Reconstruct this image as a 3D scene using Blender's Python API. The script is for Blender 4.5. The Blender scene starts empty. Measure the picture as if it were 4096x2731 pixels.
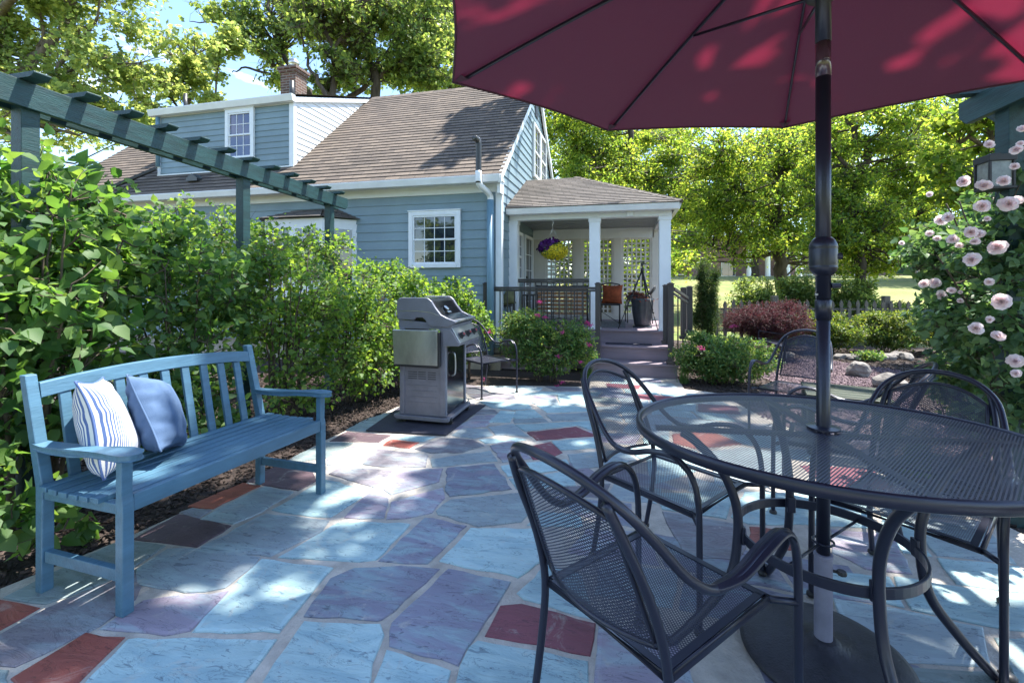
import bpy, bmesh, math, random
import numpy as np
from mathutils import Vector, Matrix

S = bpy.context.scene
COL = S.collection
R = math.radians

# ------------------------------------------------------------------ camera, light, exposure
F, CX, HY, H0, SL = 1820.0, 2048.0, 1125.0, 1.25, 0.02     # lens in photo pixels, eye height, fall of the patio
TH = math.atan(451 / 1820)
CC, SS = math.cos(TH), math.sin(TH)
cam = bpy.data.cameras.new('camera')
camo = bpy.data.objects.new('camera', cam)
COL.objects.link(camo)
camo.location = (0, 0, H0)
camo.rotation_euler = (R(90), 0, TH)
cam.sensor_width = 36
cam.lens = F / 4096 * 36
cam.shift_y = -(1365.5 - HY) / 4096
cam.clip_start = 0.03
cam.clip_end = 2000
S.camera = camo

SUN = Vector((.33, .28, 1)).normalized()
el, az = math.asin(SUN.z), math.atan2(SUN.x, SUN.y)
W = bpy.data.worlds.new("World")
S.world = W
W.use_nodes = True
wn, wl = W.node_tree.nodes, W.node_tree.links
wn.clear()
sky = wn.new('ShaderNodeTexSky'); sky.sky_type = 'NISHITA'; sky.sun_disc = False
sky.sun_elevation = el; sky.sun_rotation = az; sky.air_density = 1.0; sky.ozone_density = 3.0; sky.dust_density = .15
tc = wn.new('ShaderNodeTexCoord'); mp = wn.new('ShaderNodeMapping'); mp.inputs['Scale'].default_value = (1.6, 1.6, 5)
nz = wn.new('ShaderNodeTexNoise'); nz.inputs['Scale'].default_value = 2.2; nz.inputs['Detail'].default_value = 8; nz.inputs['Roughness'].default_value = .55
cr = wn.new('ShaderNodeValToRGB'); cr.color_ramp.elements[0].position = .56; cr.color_ramp.elements[1].position = .74
mx = wn.new('ShaderNodeMixRGB'); mx.inputs[2].default_value = (9.5, 9.8, 10.2, 1)
bg = wn.new('ShaderNodeBackground'); bg.inputs['Strength'].default_value = .15
out = wn.new('ShaderNodeOutputWorld')
wl.new(tc.outputs['Generated'], mp.inputs[0]); wl.new(mp.outputs[0], nz.inputs['Vector']); wl.new(nz.outputs['Fac'], cr.inputs[0])
wl.new(cr.outputs[0], mx.inputs[0]); wl.new(sky.outputs[0], mx.inputs[1]); wl.new(mx.outputs[0], bg.inputs[0]); wl.new(bg.outputs[0], out.inputs[0])

sl = bpy.data.lights.new('sun', 'SUN'); sl.energy = 5.0; sl.angle = R(.7); sl.color = (1, .95, .86)
so = bpy.data.objects.new('sun', sl); COL.objects.link(so)
so.rotation_euler = (-SUN).to_track_quat('-Z', 'Y').to_euler(); so.location = (4, 4, 12)
S.view_settings.view_transform = 'Standard'; S.view_settings.look = 'None'
S.view_settings.gamma = 1; S.view_settings.exposure = 1.65
S.render.engine = 'CYCLES'
S.cycles.transparent_max_bounces = 32
S.cycles.max_bounces = 8
S.cycles.use_denoising = True

# ------------------------------------------------------------------ turning places in the photo into metres
def atY(x, y, Y):
    t = (x - CX) / F; d = Y / (CC + t * SS); return Vector((d * (t * CC - SS), Y, H0 - (y - HY) / F * d))
def atX(x, y, X):
    t = (x - CX) / F; d = X / (t * CC - SS); return Vector((X, d * (CC + t * SS), H0 - (y - HY) / F * d))
def atZ(x, y, z):
    t = (x - CX) / F; d = (H0 - z) * F / (y - HY); return Vector((d * (t * CC - SS), d * (CC + t * SS), z))
def atD(x, y, d):
    t = (x - CX) / F; return Vector((d * (t * CC - SS), d * (CC + t * SS), H0 - (y - HY) / F * d))
def gnd(x, y):
    t = (x - CX) / F; v = (y - HY) / F; k = CC + t * SS; d = H0 / (v - SL * k); return Vector((d * (t * CC - SS), d * k, -SL * d * k))
def gz(Y):
    return -SL * Y

# ------------------------------------------------------------------ materials
def nodes(m):
    m.use_nodes = True
    return m.node_tree.nodes, m.node_tree.links
def mat(name, c, rough=.6, metal=0.0, var=.0, scale=8.0, bump=0.0, bscale=60.0, spec=.5, stretch=(1, 1, 1), c2=None, coat=0):
    m = bpy.data.materials.new(name); n, l = nodes(m)
    b = n['Principled BSDF']
    b.inputs['Base Color'].default_value = (*c, 1); b.inputs['Roughness'].default_value = rough; b.inputs['Metallic'].default_value = metal
    b.inputs['Specular IOR Level'].default_value = spec; b.inputs['Coat Weight'].default_value = coat
    t = n.new('ShaderNodeTexCoord'); q = n.new('ShaderNodeMapping'); q.inputs['Scale'].default_value = stretch
    l.new(t.outputs['Object'], q.inputs[0])
    if var or c2:
        z = n.new('ShaderNodeTexNoise'); z.inputs['Scale'].default_value = scale; z.inputs['Detail'].default_value = 6; z.inputs['Roughness'].default_value = .6
        l.new(q.outputs[0], z.inputs['Vector'])
        r = n.new('ShaderNodeValToRGB'); r.color_ramp.elements[0].position = .35; r.color_ramp.elements[1].position = .65
        a = c if c2 else tuple(x * (1 - var) for x in c); e = c2 if c2 else tuple(min(1, x * (1 + var)) for x in c)
        r.color_ramp.elements[0].color = (*a, 1); r.color_ramp.elements[1].color = (*e, 1)
        l.new(z.outputs['Fac'], r.inputs[0]); l.new(r.outputs[0], b.inputs['Base Color'])
    if bump:
        z2 = n.new('ShaderNodeTexNoise'); z2.inputs['Scale'].default_value = bscale; z2.inputs['Detail'].default_value = 5
        l.new(q.outputs[0], z2.inputs['Vector'])
        u = n.new('ShaderNodeBump'); u.inputs['Strength'].default_value = bump; u.inputs['Distance'].default_value = .01
        l.new(z2.outputs['Fac'], u.inputs['Height']); l.new(u.outputs[0], b.inputs['Normal'])
    return m
def leafmat(name, c, tr, var=.35, trans=.45, rough=.45, hue=.03):
    m = bpy.data.materials.new(name); n, l = nodes(m)
    b = n['Principled BSDF']; b.inputs['Roughness'].default_value = rough; b.inputs['Specular IOR Level'].default_value = .35
    g = n.new('ShaderNodeNewGeometry')
    def hsv(col):
        h = n.new('ShaderNodeHueSaturation'); h.inputs['Color'].default_value = (*col, 1)
        a = n.new('ShaderNodeMapRange'); a.inputs[3].default_value = 1 - var; a.inputs[4].default_value = 1 + var
        e = n.new('ShaderNodeMapRange'); e.inputs[3].default_value = .5 + hue; e.inputs[4].default_value = .5 - hue
        l.new(g.outputs['Random Per Island'], a.inputs[0]); l.new(g.outputs['Random Per Island'], e.inputs[0])
        l.new(a.outputs[0], h.inputs['Value']); l.new(e.outputs[0], h.inputs['Hue'])
        return h
    h1, h2 = hsv(c), hsv(tr)
    t = n.new('ShaderNodeBsdfTranslucent'); x = n.new('ShaderNodeMixShader'); x.inputs[0].default_value = trans
    l.new(h1.outputs[0], b.inputs['Base Color']); l.new(h2.outputs[0], t.inputs[0])
    o = n['Material Output']
    l.new(b.outputs[0], x.inputs[1]); l.new(t.outputs[0], x.inputs[2]); l.new(x.outputs[0], o.inputs[0])
    return m
def meshmat(name, c, pu=.0125, pv=.0085, wire=.2, use='UV'):
    m = bpy.data.materials.new(name); n, l = nodes(m)
    b = n['Principled BSDF']; b.inputs['Base Color'].default_value = (*c, 1); b.inputs['Roughness'].default_value = .38; b.inputs['Metallic'].default_value = .2
    t = n.new('ShaderNodeTexCoord'); s = n.new('ShaderNodeSeparateXYZ'); l.new(t.outputs[use], s.inputs[0])
    def mth(op, a, b_=None):
        k = n.new('ShaderNodeMath'); k.operation = op
        for i, v in enumerate((a, b_)):
            if v is None: continue
            if isinstance(v, (int, float)): k.inputs[i].default_value = v
            else: l.new(v, k.inputs[i])
        return k.outputs[0]
    u = mth('DIVIDE', s.outputs[0], pu); v = mth('DIVIDE', s.outputs[1], pv)
    p = mth('ABSOLUTE', mth('SUBTRACT', mth('FRACT', mth('ADD', u, v)), .5)); q = mth('ABSOLUTE', mth('SUBTRACT', mth('FRACT', mth('SUBTRACT', u, v)), .5))
    hole = mth('LESS_THAN', mth('MAXIMUM', p, q), .5 - wire)
    tr = n.new('ShaderNodeBsdfTransparent'); x = n.new('ShaderNodeMixShader'); o = n['Material Output']
    l.new(hole, x.inputs[0]); l.new(b.outputs[0], x.inputs[1]); l.new(tr.outputs[0], x.inputs[2]); l.new(x.outputs[0], o.inputs[0])
    return m
def glassmat(name, c=(.015, .02, .03), rough=.03):
    m = bpy.data.materials.new(name); n, l = nodes(m); b = n['Principled BSDF']
    b.inputs['Base Color'].default_value = (*c, 1); b.inputs['Roughness'].default_value = rough; b.inputs['Specular IOR Level'].default_value = .75; b.inputs['IOR'].default_value = 1.65
    z = n.new('ShaderNodeTexNoise'); z.inputs['Scale'].default_value = 1.5; u = n.new('ShaderNodeBump'); u.inputs['Strength'].default_value = .05
    l.new(z.outputs['Fac'], u.inputs['Height']); l.new(u.outputs[0], b.inputs['Normal'])
    return m
def brickmat(name, c1, c2, mortar, scale, bw=.5, rh=.25, ms=.02, use='Object', rot=(0, 0, 0), bump=.5, var=.25, rough=.85, offset=.5):
    m = bpy.data.materials.new(name); n, l = nodes(m); b = n['Principled BSDF']; b.inputs['Roughness'].default_value = rough
    t = n.new('ShaderNodeTexCoord'); q = n.new('ShaderNodeMapping'); q.inputs['Rotation'].default_value = rot
    k = n.new('ShaderNodeTexBrick'); k.inputs['Color1'].default_value = (*c1, 1); k.inputs['Color2'].default_value = (*c2, 1); k.inputs['Mortar'].default_value = (*mortar, 1)
    k.inputs['Scale'].default_value = scale; k.inputs['Brick Width'].default_value = bw; k.inputs['Row Height'].default_value = rh; k.inputs['Mortar Size'].default_value = ms; k.offset = offset
    l.new(t.outputs[use], q.inputs[0]); l.new(q.outputs[0], k.inputs['Vector'])
    z = n.new('ShaderNodeTexNoise'); z.inputs['Scale'].default_value = 40; z.inputs['Detail'].default_value = 6; l.new(t.outputs['Object'], z.inputs['Vector'])
    z3 = n.new('ShaderNodeTexNoise'); z3.inputs['Scale'].default_value = 1.3; z3.inputs['Detail'].default_value = 4; l.new(t.outputs['Object'], z3.inputs['Vector'])
    ad = n.new('ShaderNodeMath'); ad.operation = 'ADD'; l.new(z.outputs['Fac'], ad.inputs[0]); l.new(z3.outputs['Fac'], ad.inputs[1])
    a = n.new('ShaderNodeMapRange'); a.inputs[1].default_value = .6; a.inputs[2].default_value = 1.4; a.inputs[3].default_value = 1 - var; a.inputs[4].default_value = 1 + var; l.new(ad.outputs[0], a.inputs[0])
    h = n.new('ShaderNodeHueSaturation'); l.new(k.outputs['Color'], h.inputs['Color']); l.new(a.outputs[0], h.inputs['Value']); l.new(h.outputs[0], b.inputs['Base Color'])
    u = n.new('ShaderNodeBump'); u.inputs['Strength'].default_value = bump; u.inputs['Distance'].default_value = .006; u.invert = True
    l.new(k.outputs['Fac'], u.inputs['Height']); u2 = n.new('ShaderNodeBump'); u2.inputs['Strength'].default_value = .5; u2.inputs['Distance'].default_value = .003
    l.new(z.outputs['Fac'], u2.inputs['Height']); l.new(u.outputs[0], u2.inputs['Normal']); l.new(u2.outputs[0], b.inputs['Normal'])
    return m

M = {}
M['bench'] = mat('bench_paint', (.065, .15, .225), .45, var=.14, scale=25, bump=.18, bscale=110, stretch=(1, .15, 1))
M['pergola'] = mat('green_stain', (.010, .042, .045), .5, var=.3, scale=14, bump=.3, bscale=60, stretch=(3, .25, 3))
M['black'] = mat('black_metal', (.020, .022, .040), .33, .25, bump=.05, bscale=400, spec=.6)
M['blackmesh'] = meshmat('expanded_metal', (.02, .02, .03))
M['mesh2'] = meshmat('expanded_metal_fine', (.035, .038, .065), .0125, .0085, .20)
M['siding'] = mat('blue_siding', (.185, .26, .30), .55, var=.11, scale=1.3, bump=.06, bscale=200)
M['siding_side'] = M['siding']
M['white'] = mat('white_trim', (.72, .75, .78), .45, var=.03, scale=6, bump=.04, bscale=120)
M['gutter'] = mat('gutter_metal', (.66, .68, .70), .35, var=.06, scale=4)
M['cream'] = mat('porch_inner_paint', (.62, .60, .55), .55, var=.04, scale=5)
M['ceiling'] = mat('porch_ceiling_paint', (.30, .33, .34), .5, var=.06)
M['shingle'] = brickmat('roof_shingle', (.145, .113, .088), (.082, .064, .052), (.03, .026, .024), 1.0, .26, .128, .004, use='UV', bump=.7, var=.3)
M['shingle2'] = brickmat('porch_shingle', (.14, .122, .11), (.08, .07, .064), (.03, .026, .024), 1.0, .24, .112, .004, use='UV', bump=.7, var=.3)
M['brick'] = brickmat('red_brick', (.13, .06, .042), (.07, .04, .033), (.20, .17, .15), 1.0, .2, .067, .010, use='UV', bump=.8)
M['brickfar'] = brickmat('school_brick', (.17, .085, .075), (.12, .065, .06), (.25, .2, .18), 1.0, .3, .1, .012, use='UV')
M['glass'] = glassmat('window_glass')
M['blueglass'] = glassmat('dormer_glass', (.03, .04, .12), .08)
M['darkpipe'] = mat('dark_pipe', (.035, .035, .035), .35)
M['bluepipe'] = mat('pipe_paint', (.14, .25, .33), .45)
M['step'] = mat('composite_deck', (.22, .175, .205), .6, var=.15, scale=12, bump=.25, bscale=150, stretch=(.08, 1, 1))
M['rail'] = mat('bronze_rail', (.055, .050, .052), .4, .2, bump=.05, bscale=300)
M['grill'] = mat('grill_grey', (.20, .205, .245), .42, .35, bump=.12, bscale=700, var=.1)
M['steel'] = mat('stainless', (.58, .58, .56), .3, .9, var=.25, scale=5, stretch=(1, 1, .4), bump=.03, bscale=40)
M['blackgloss'] = mat('black_enamel', (.01, .01, .013), .12, spec=.8)
M['plastic'] = mat('black_plastic', (.018, .018, .02), .5)
M['red'] = mat('red_mark', (.5, .02, .02), .4)
M['mat'] = mat('rubber_mat', (.028, .028, .045), .75, bump=.3, bscale=200, var=.2)
M['mortar'] = mat('mortar', (.42, .385, .34), .9, var=.2, scale=9, bump=.7, bscale=90)
M['mulch'] = mat('mulch', (.022, .016, .014), .95, c2=(.055, .038, .032), scale=45, bump=1.0, bscale=55)
M['mulchchip'] = leafmat('mulch_chip', (.05, .036, .030), (.01, .01, .01), .75, .0, .9, .01)
M['gravel'] = mat('gravel', (.075, .048, .055), .9, c2=(.17, .12, .135), scale=90, bump=1.0, bscale=110)
M['gravelchip'] = leafmat('gravel_chip', (.13, .092, .105), (.01, .01, .01), .6, .0, .9, .02)
M['lawn'] = mat('lawn', (.10, .15, .03), .9, c2=(.24, .22, .075), scale=.55, bump=.8, bscale=60)
M['rock'] = mat('field_stone', (.24, .22, .20), .85, c2=(.11, .10, .095), scale=9, bump=.9, bscale=30)
M['bark'] = mat('bark', (.075, .055, .04), .9, c2=(.17, .14, .11), scale=9, bump=1.0, bscale=25, stretch=(1, 1, .25))
M['barkdark'] = mat('bark_dark', (.035, .026, .02), .9, c2=(.085, .066, .05), scale=9, bump=1.0, bscale=25, stretch=(1, 1, .25))
M['stem'] = mat('stem', (.05, .038, .028), .85, c2=(.1, .075, .05), scale=20)
M['fence'] = mat('weathered_wood', (.10, .085, .072), .9, c2=(.20, .175, .15), scale=12, bump=.7, bscale=60, stretch=(4, 4, .4))
M['lilac'] = leafmat('lilac_leaf', (.07, .14, .045), (.22, .42, .05), .4, .42, .55)
M['hedge'] = leafmat('hedge_leaf', (.085, .16, .042), (.32, .52, .05), .4, .45, .5)
M['spirea'] = leafmat('spirea_leaf', (.085, .17, .05), (.27, .42, .06), .4, .38, .45, .05)
M['maple'] = leafmat('maple_leaf', (.17, .24, .07), (.50, .60, .14), .4, .5, .35, .03)
M['oak'] = leafmat('oak_leaf', (.11, .17, .055), (.38, .50, .09), .45, .5, .4, .03)
M['back'] = leafmat('woodland_leaf', (.075, .135, .03), (.40, .54, .055), .5, .58, .4, .04)
M['azalea'] = leafmat('azalea_leaf', (.075, .13, .03), (.27, .36, .04), .4, .4, .45, .04)
M['rose'] = leafmat('rose_leaf', (.095, .17, .085), (.2, .36, .08), .45, .38, .45)
M['redmaple'] = leafmat('red_maple_leaf', (.06, .028, .034), (.15, .045, .05), .5, .35, .5, .02)
M['arbor'] = leafmat('arborvitae_leaf', (.035, .08, .02), (.12, .22, .02), .5, .25, .6)
M['petal'] = leafmat('rose_petal', (.93, .81, .82), (.95, .82, .82), .08, .6, .5, .01)
M['pink'] = leafmat('pink_flower', (.50, .05, .22), (.5, .06, .2), .3, .3, .6, .02)
M['purplef'] = leafmat('purple_petal', (.07, .006, .11), (.09, .01, .12), .5, .3, .5, .02)
M['yellowf'] = leafmat('yellow_petal', (.72, .60, .03), (.6, .5, .02), .2, .3, .5, .01)
M['grassblade'] = leafmat('grass_blade', (.06, .13, .03), (.2, .35, .04), .3, .35, .45)
M['woodslat'] = mat('varnished_slat', (.30, .13, .05), .45, c2=(.42, .21, .09), scale=8, stretch=(.3, 3, 3), bump=.2, bscale=80)
M['orange'] = mat('rust_velvet', (.26, .055, .016), .9, var=.3, scale=12, bump=.3, bscale=90)
M['olive'] = mat('olive_cloth', (.13, .13, .06), .9, var=.3, scale=12, bump=.3, bscale=60)
M['planter'] = mat('grey_planter', (.035, .04, .048), .3, var=.3, scale=10)
M['rug'] = mat('rug', (.05, .055, .065), .95, c2=(.22, .22, .22), scale=45, bump=.3, bscale=200)
M['sidetable'] = mat('dark_green_slats', (.035, .045, .03), .4, var=.2)
M['dry'] = leafmat('dry_leaf', (.16, .05, .035), (.2, .08, .04), .5, .3, .6, .04)
M['sign'] = mat('sign_green', (.012, .05, .03), .5)
M['gold'] = mat('gold_letters', (.55, .42, .12), .5)
M['screen_white'] = mat('lamp_glass', (.20, .22, .20), .15, var=.3, scale=20)
M['tan'] = mat('foundation', (.36, .31, .25), .85, var=.15, bump=.3)
M['concrete'] = mat('umbrella_base', (.022, .022, .03), .5, var=.25, scale=30, bump=.25, bscale=150)
M['palepole'] = mat('base_tube', (.20, .20, .27), .45, var=.15, scale=10)

# stone colours come from a colour attribute so that every flagstone keeps its own colour
def stonemat():
    m = bpy.data.materials.new('flagstone'); n, l = nodes(m); b = n['Principled BSDF']
    a = n.new('ShaderNodeAttribute'); a.attribute_name = 'col'
    t = n.new('ShaderNodeTexCoord')
    q = n.new('ShaderNodeMapping'); q.inputs['Rotation'].default_value = (0, 0, R(-35)); q.inputs['Scale'].default_value = (1, 3.2, 1); l.new(t.outputs['Object'], q.inputs[0])
    z = n.new('ShaderNodeTexNoise'); z.inputs['Scale'].default_value = 3.2; z.inputs['Detail'].default_value = 9; z.inputs['Roughness'].default_value = .62; z.inputs['Distortion'].default_value = .6; l.new(q.outputs[0], z.inputs['Vector'])
    r = n.new('ShaderNodeValToRGB'); r.color_ramp.elements[0].position = .46; r.color_ramp.elements[1].position = .60
    r.color_ramp.elements[0].color = (0, 0, 0, 1); r.color_ramp.elements[1].color = (1, 1, 1, 1); l.new(z.outputs['Fac'], r.inputs[0])
    a2 = n.new('ShaderNodeAttribute'); a2.attribute_name = 'col2'
    mx = n.new('ShaderNodeMixRGB'); l.new(r.outputs[0], mx.inputs[0]); l.new(a.outputs['Color'], mx.inputs[1]); l.new(a2.outputs['Color'], mx.inputs[2])
    # flakes and scratches
    z2 = n.new('ShaderNodeTexNoise'); z2.inputs['Scale'].default_value = 15; z2.inputs['Detail'].default_value = 5; z2.inputs['Distortion'].default_value = 1.2; l.new(q.outputs[0], z2.inputs['Vector'])
    r2 = n.new('ShaderNodeValToRGB'); r2.color_ramp.elements[0].position = .33; r2.color_ramp.elements[1].position = .375
    r2.color_ramp.elements[0].color = (.5, .5, .55, 1); r2.color_ramp.elements[1].color = (1, 1, 1, 1); l.new(z2.outputs['Fac'], r2.inputs[0])
    m2 = n.new('ShaderNodeMixRGB'); m2.blend_type = 'MULTIPLY'; m2.inputs[0].default_value = .85; l.new(mx.outputs[0], m2.inputs[1]); l.new(r2.outputs[0], m2.inputs[2])
    zc_ = n.new('ShaderNodeTexNoise'); zc_.inputs['Scale'].default_value = 4.5; zc_.inputs['Detail'].default_value = 6; zc_.inputs['Roughness'].default_value = .65; zc_.inputs['Distortion'].default_value = .8; l.new(q.outputs[0], zc_.inputs['Vector'])
    rc = n.new('ShaderNodeValToRGB'); e_ = rc.color_ramp.elements; e_[0].position = .44; e_[0].color = (1, 1, 1, 1); e_[1].position = .46; e_[1].color = (1, 1, 1, 1); q_ = e_.new(.45); q_.color = (.35, .36, .4, 1); l.new(zc_.outputs['Fac'], rc.inputs[0])
    mc_ = n.new('ShaderNodeMixRGB'); mc_.blend_type = 'MULTIPLY'; mc_.inputs[0].default_value = .8; l.new(m2.outputs[0], mc_.inputs[1]); l.new(rc.outputs[0], mc_.inputs[2]); m2 = mc_
    z3 = n.new('ShaderNodeTexNoise'); z3.inputs['Scale'].default_value = 1.7; z3.inputs['Detail'].default_value = 5; l.new(t.outputs['Object'], z3.inputs['Vector'])
    mr = n.new('ShaderNodeMapRange'); mr.inputs[1].default_value = .3; mr.inputs[2].default_value = .7; mr.inputs[3].default_value = .8; mr.inputs[4].default_value = 1.18; l.new(z3.outputs['Fac'], mr.inputs[0])
    z4 = n.new('ShaderNodeTexNoise'); z4.inputs['Scale'].default_value = 5.5; z4.inputs['Detail'].default_value = 8; z4.inputs['Roughness'].default_value = .7; z4.inputs['Distortion'].default_value = 2; l.new(t.outputs['Object'], z4.inputs['Vector'])
    r4 = n.new('ShaderNodeValToRGB'); r4.color_ramp.elements[0].position = .56; r4.color_ramp.elements[1].position = .70; r4.color_ramp.elements[0].color = (0, 0, 0, 1); r4.color_ramp.elements[1].color = (.55, .55, .55, 1); l.new(z4.outputs['Fac'], r4.inputs[0])
    m3 = n.new('ShaderNodeMixRGB'); m3.inputs[2].default_value = (.42, .40, .36, 1); l.new(r4.outputs[0], m3.inputs[0]); l.new(m2.outputs[0], m3.inputs[1]); m2 = m3
    h = n.new('ShaderNodeHueSaturation'); l.new(m2.outputs[0], h.inputs['Color']); l.new(mr.outputs[0], h.inputs['Value']); l.new(h.outputs[0], b.inputs['Base Color'])
    b.inputs['Roughness'].default_value = .58
    u = n.new('ShaderNodeBump'); u.inputs['Strength'].default_value = .8; u.inputs['Distance'].default_value = .014; l.new(zc_.outputs['Fac'], u.inputs['Height'])
    u2 = n.new('ShaderNodeBump'); u2.inputs['Strength'].default_value = .35; u2.inputs['Distance'].default_value = .004; l.new(z2.outputs['Fac'], u2.inputs['Height']); l.new(u.outputs[0], u2.inputs['Normal']); l.new(u2.outputs[0], b.inputs['Normal'])
    return m
M['stone'] = stonemat()
def canopymat():
    m = bpy.data.materials.new('canopy_cloth'); n, l = nodes(m); b = n['Principled BSDF']; b.inputs['Roughness'].default_value = .75
    t = n.new('ShaderNodeTexCoord'); z = n.new('ShaderNodeTexNoise'); z.inputs['Scale'].default_value = 260; z.inputs['Detail'].default_value = 2; l.new(t.outputs['Object'], z.inputs['Vector'])
    r = n.new('ShaderNodeValToRGB'); r.color_ramp.elements[0].color = (.070, .032, .052, 1); r.color_ramp.elements[1].color = (.108, .052, .078, 1); l.new(z.outputs['Fac'], r.inputs[0]); l.new(r.outputs[0], b.inputs['Base Color'])
    tr = n.new('ShaderNodeBsdfTranslucent'); tr.inputs[0].default_value = (.27, .016, .05, 1); x = n.new('ShaderNodeMixShader'); x.inputs[0].default_value = .21; o = n['Material Output']
    u = n.new('ShaderNodeBump'); u.inputs['Strength'].default_value = .15; u.inputs['Distance'].default_value = .002; l.new(z.outputs['Fac'], u.inputs['Height']); l.new(u.outputs[0], b.inputs['Normal'])
    l.new(b.outputs[0], x.inputs[1]); l.new(tr.outputs[0], x.inputs[2]); l.new(x.outputs[0], o.inputs[0]); return m
M['canopy'] = canopymat()
def pillowmat(name, stripe):
    m = bpy.data.materials.new(name); n, l = nodes(m); b = n['Principled BSDF']; b.inputs['Roughness'].default_value = .9
    t = n.new('ShaderNodeTexCoord'); z = n.new('ShaderNodeTexNoise'); z.inputs['Scale'].default_value = 5; z.inputs['Detail'].default_value = 5; l.new(t.outputs['UV'], z.inputs['Vector'])
    if stripe:
        w = n.new('ShaderNodeTexWave'); w.wave_type = 'BANDS'; w.bands_direction = 'X'; w.inputs['Scale'].default_value = 10.0; w.inputs['Distortion'].default_value = .15; l.new(t.outputs['UV'], w.inputs['Vector'])
        r = n.new('ShaderNodeValToRGB'); r.color_ramp.elements[0].position = .40; r.color_ramp.elements[1].position = .55
        r.color_ramp.elements[0].color = (.07, .12, .28, 1); r.color_ramp.elements[1].color = (.60, .60, .57, 1); l.new(w.outputs['Fac'], r.inputs[0])
    else:
        r = n.new('ShaderNodeValToRGB'); r.color_ramp.elements[0].position = .3; r.color_ramp.elements[1].position = .75
        r.color_ramp.elements[0].color = (.045, .09, .18, 1); r.color_ramp.elements[1].color = (.10, .165, .285, 1); l.new(z.outputs['Fac'], r.inputs[0])
    l.new(r.outputs[0], b.inputs['Base Color'])
    z2 = n.new('ShaderNodeTexNoise'); z2.inputs['Scale'].default_value = 350; l.new(t.outputs['Object'], z2.inputs['Vector'])
    u = n.new('ShaderNodeBump'); u.inputs['Strength'].default_value = .4; u.inputs['Distance'].default_value = .002; l.new(z2.outputs['Fac'], u.inputs['Height']); l.new(u.outputs[0], b.inputs['Normal']); return m
M['stripe'] = pillowmat('striped_ticking', True)
M['denim'] = pillowmat('blue_linen', False)

# ------------------------------------------------------------------ object helpers
def world_off(p):
    v = Vector((0, 0, 0))
    while p: v += p.location; p = p.parent
    return v
def tagp(o, label=None, cat=None, group=None, kind=None):
    if label: o['label'] = label
    if cat: o['category'] = cat
    if group: o['group'] = group
    if kind: o['kind'] = kind
    return o
def thing(name, label, cat, loc=(0, 0, 0), group=None):
    o = bpy.data.objects.new(name, None); COL.objects.link(o); o.location = loc; o.empty_display_size = .1
    return tagp(o, label, cat, group)
def kids(o): return list(o.children)
def copy_tree(o, parent=None, label=None, loc=None, rotz=None):
    c = o.copy(); COL.objects.link(c); c.parent = parent
    if label: c['label'] = label
    if loc is not None: c.location = loc
    if rotz is not None: c.rotation_euler[2] = rotz
    for k in kids(o): copy_tree(k, c)
    return c

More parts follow.
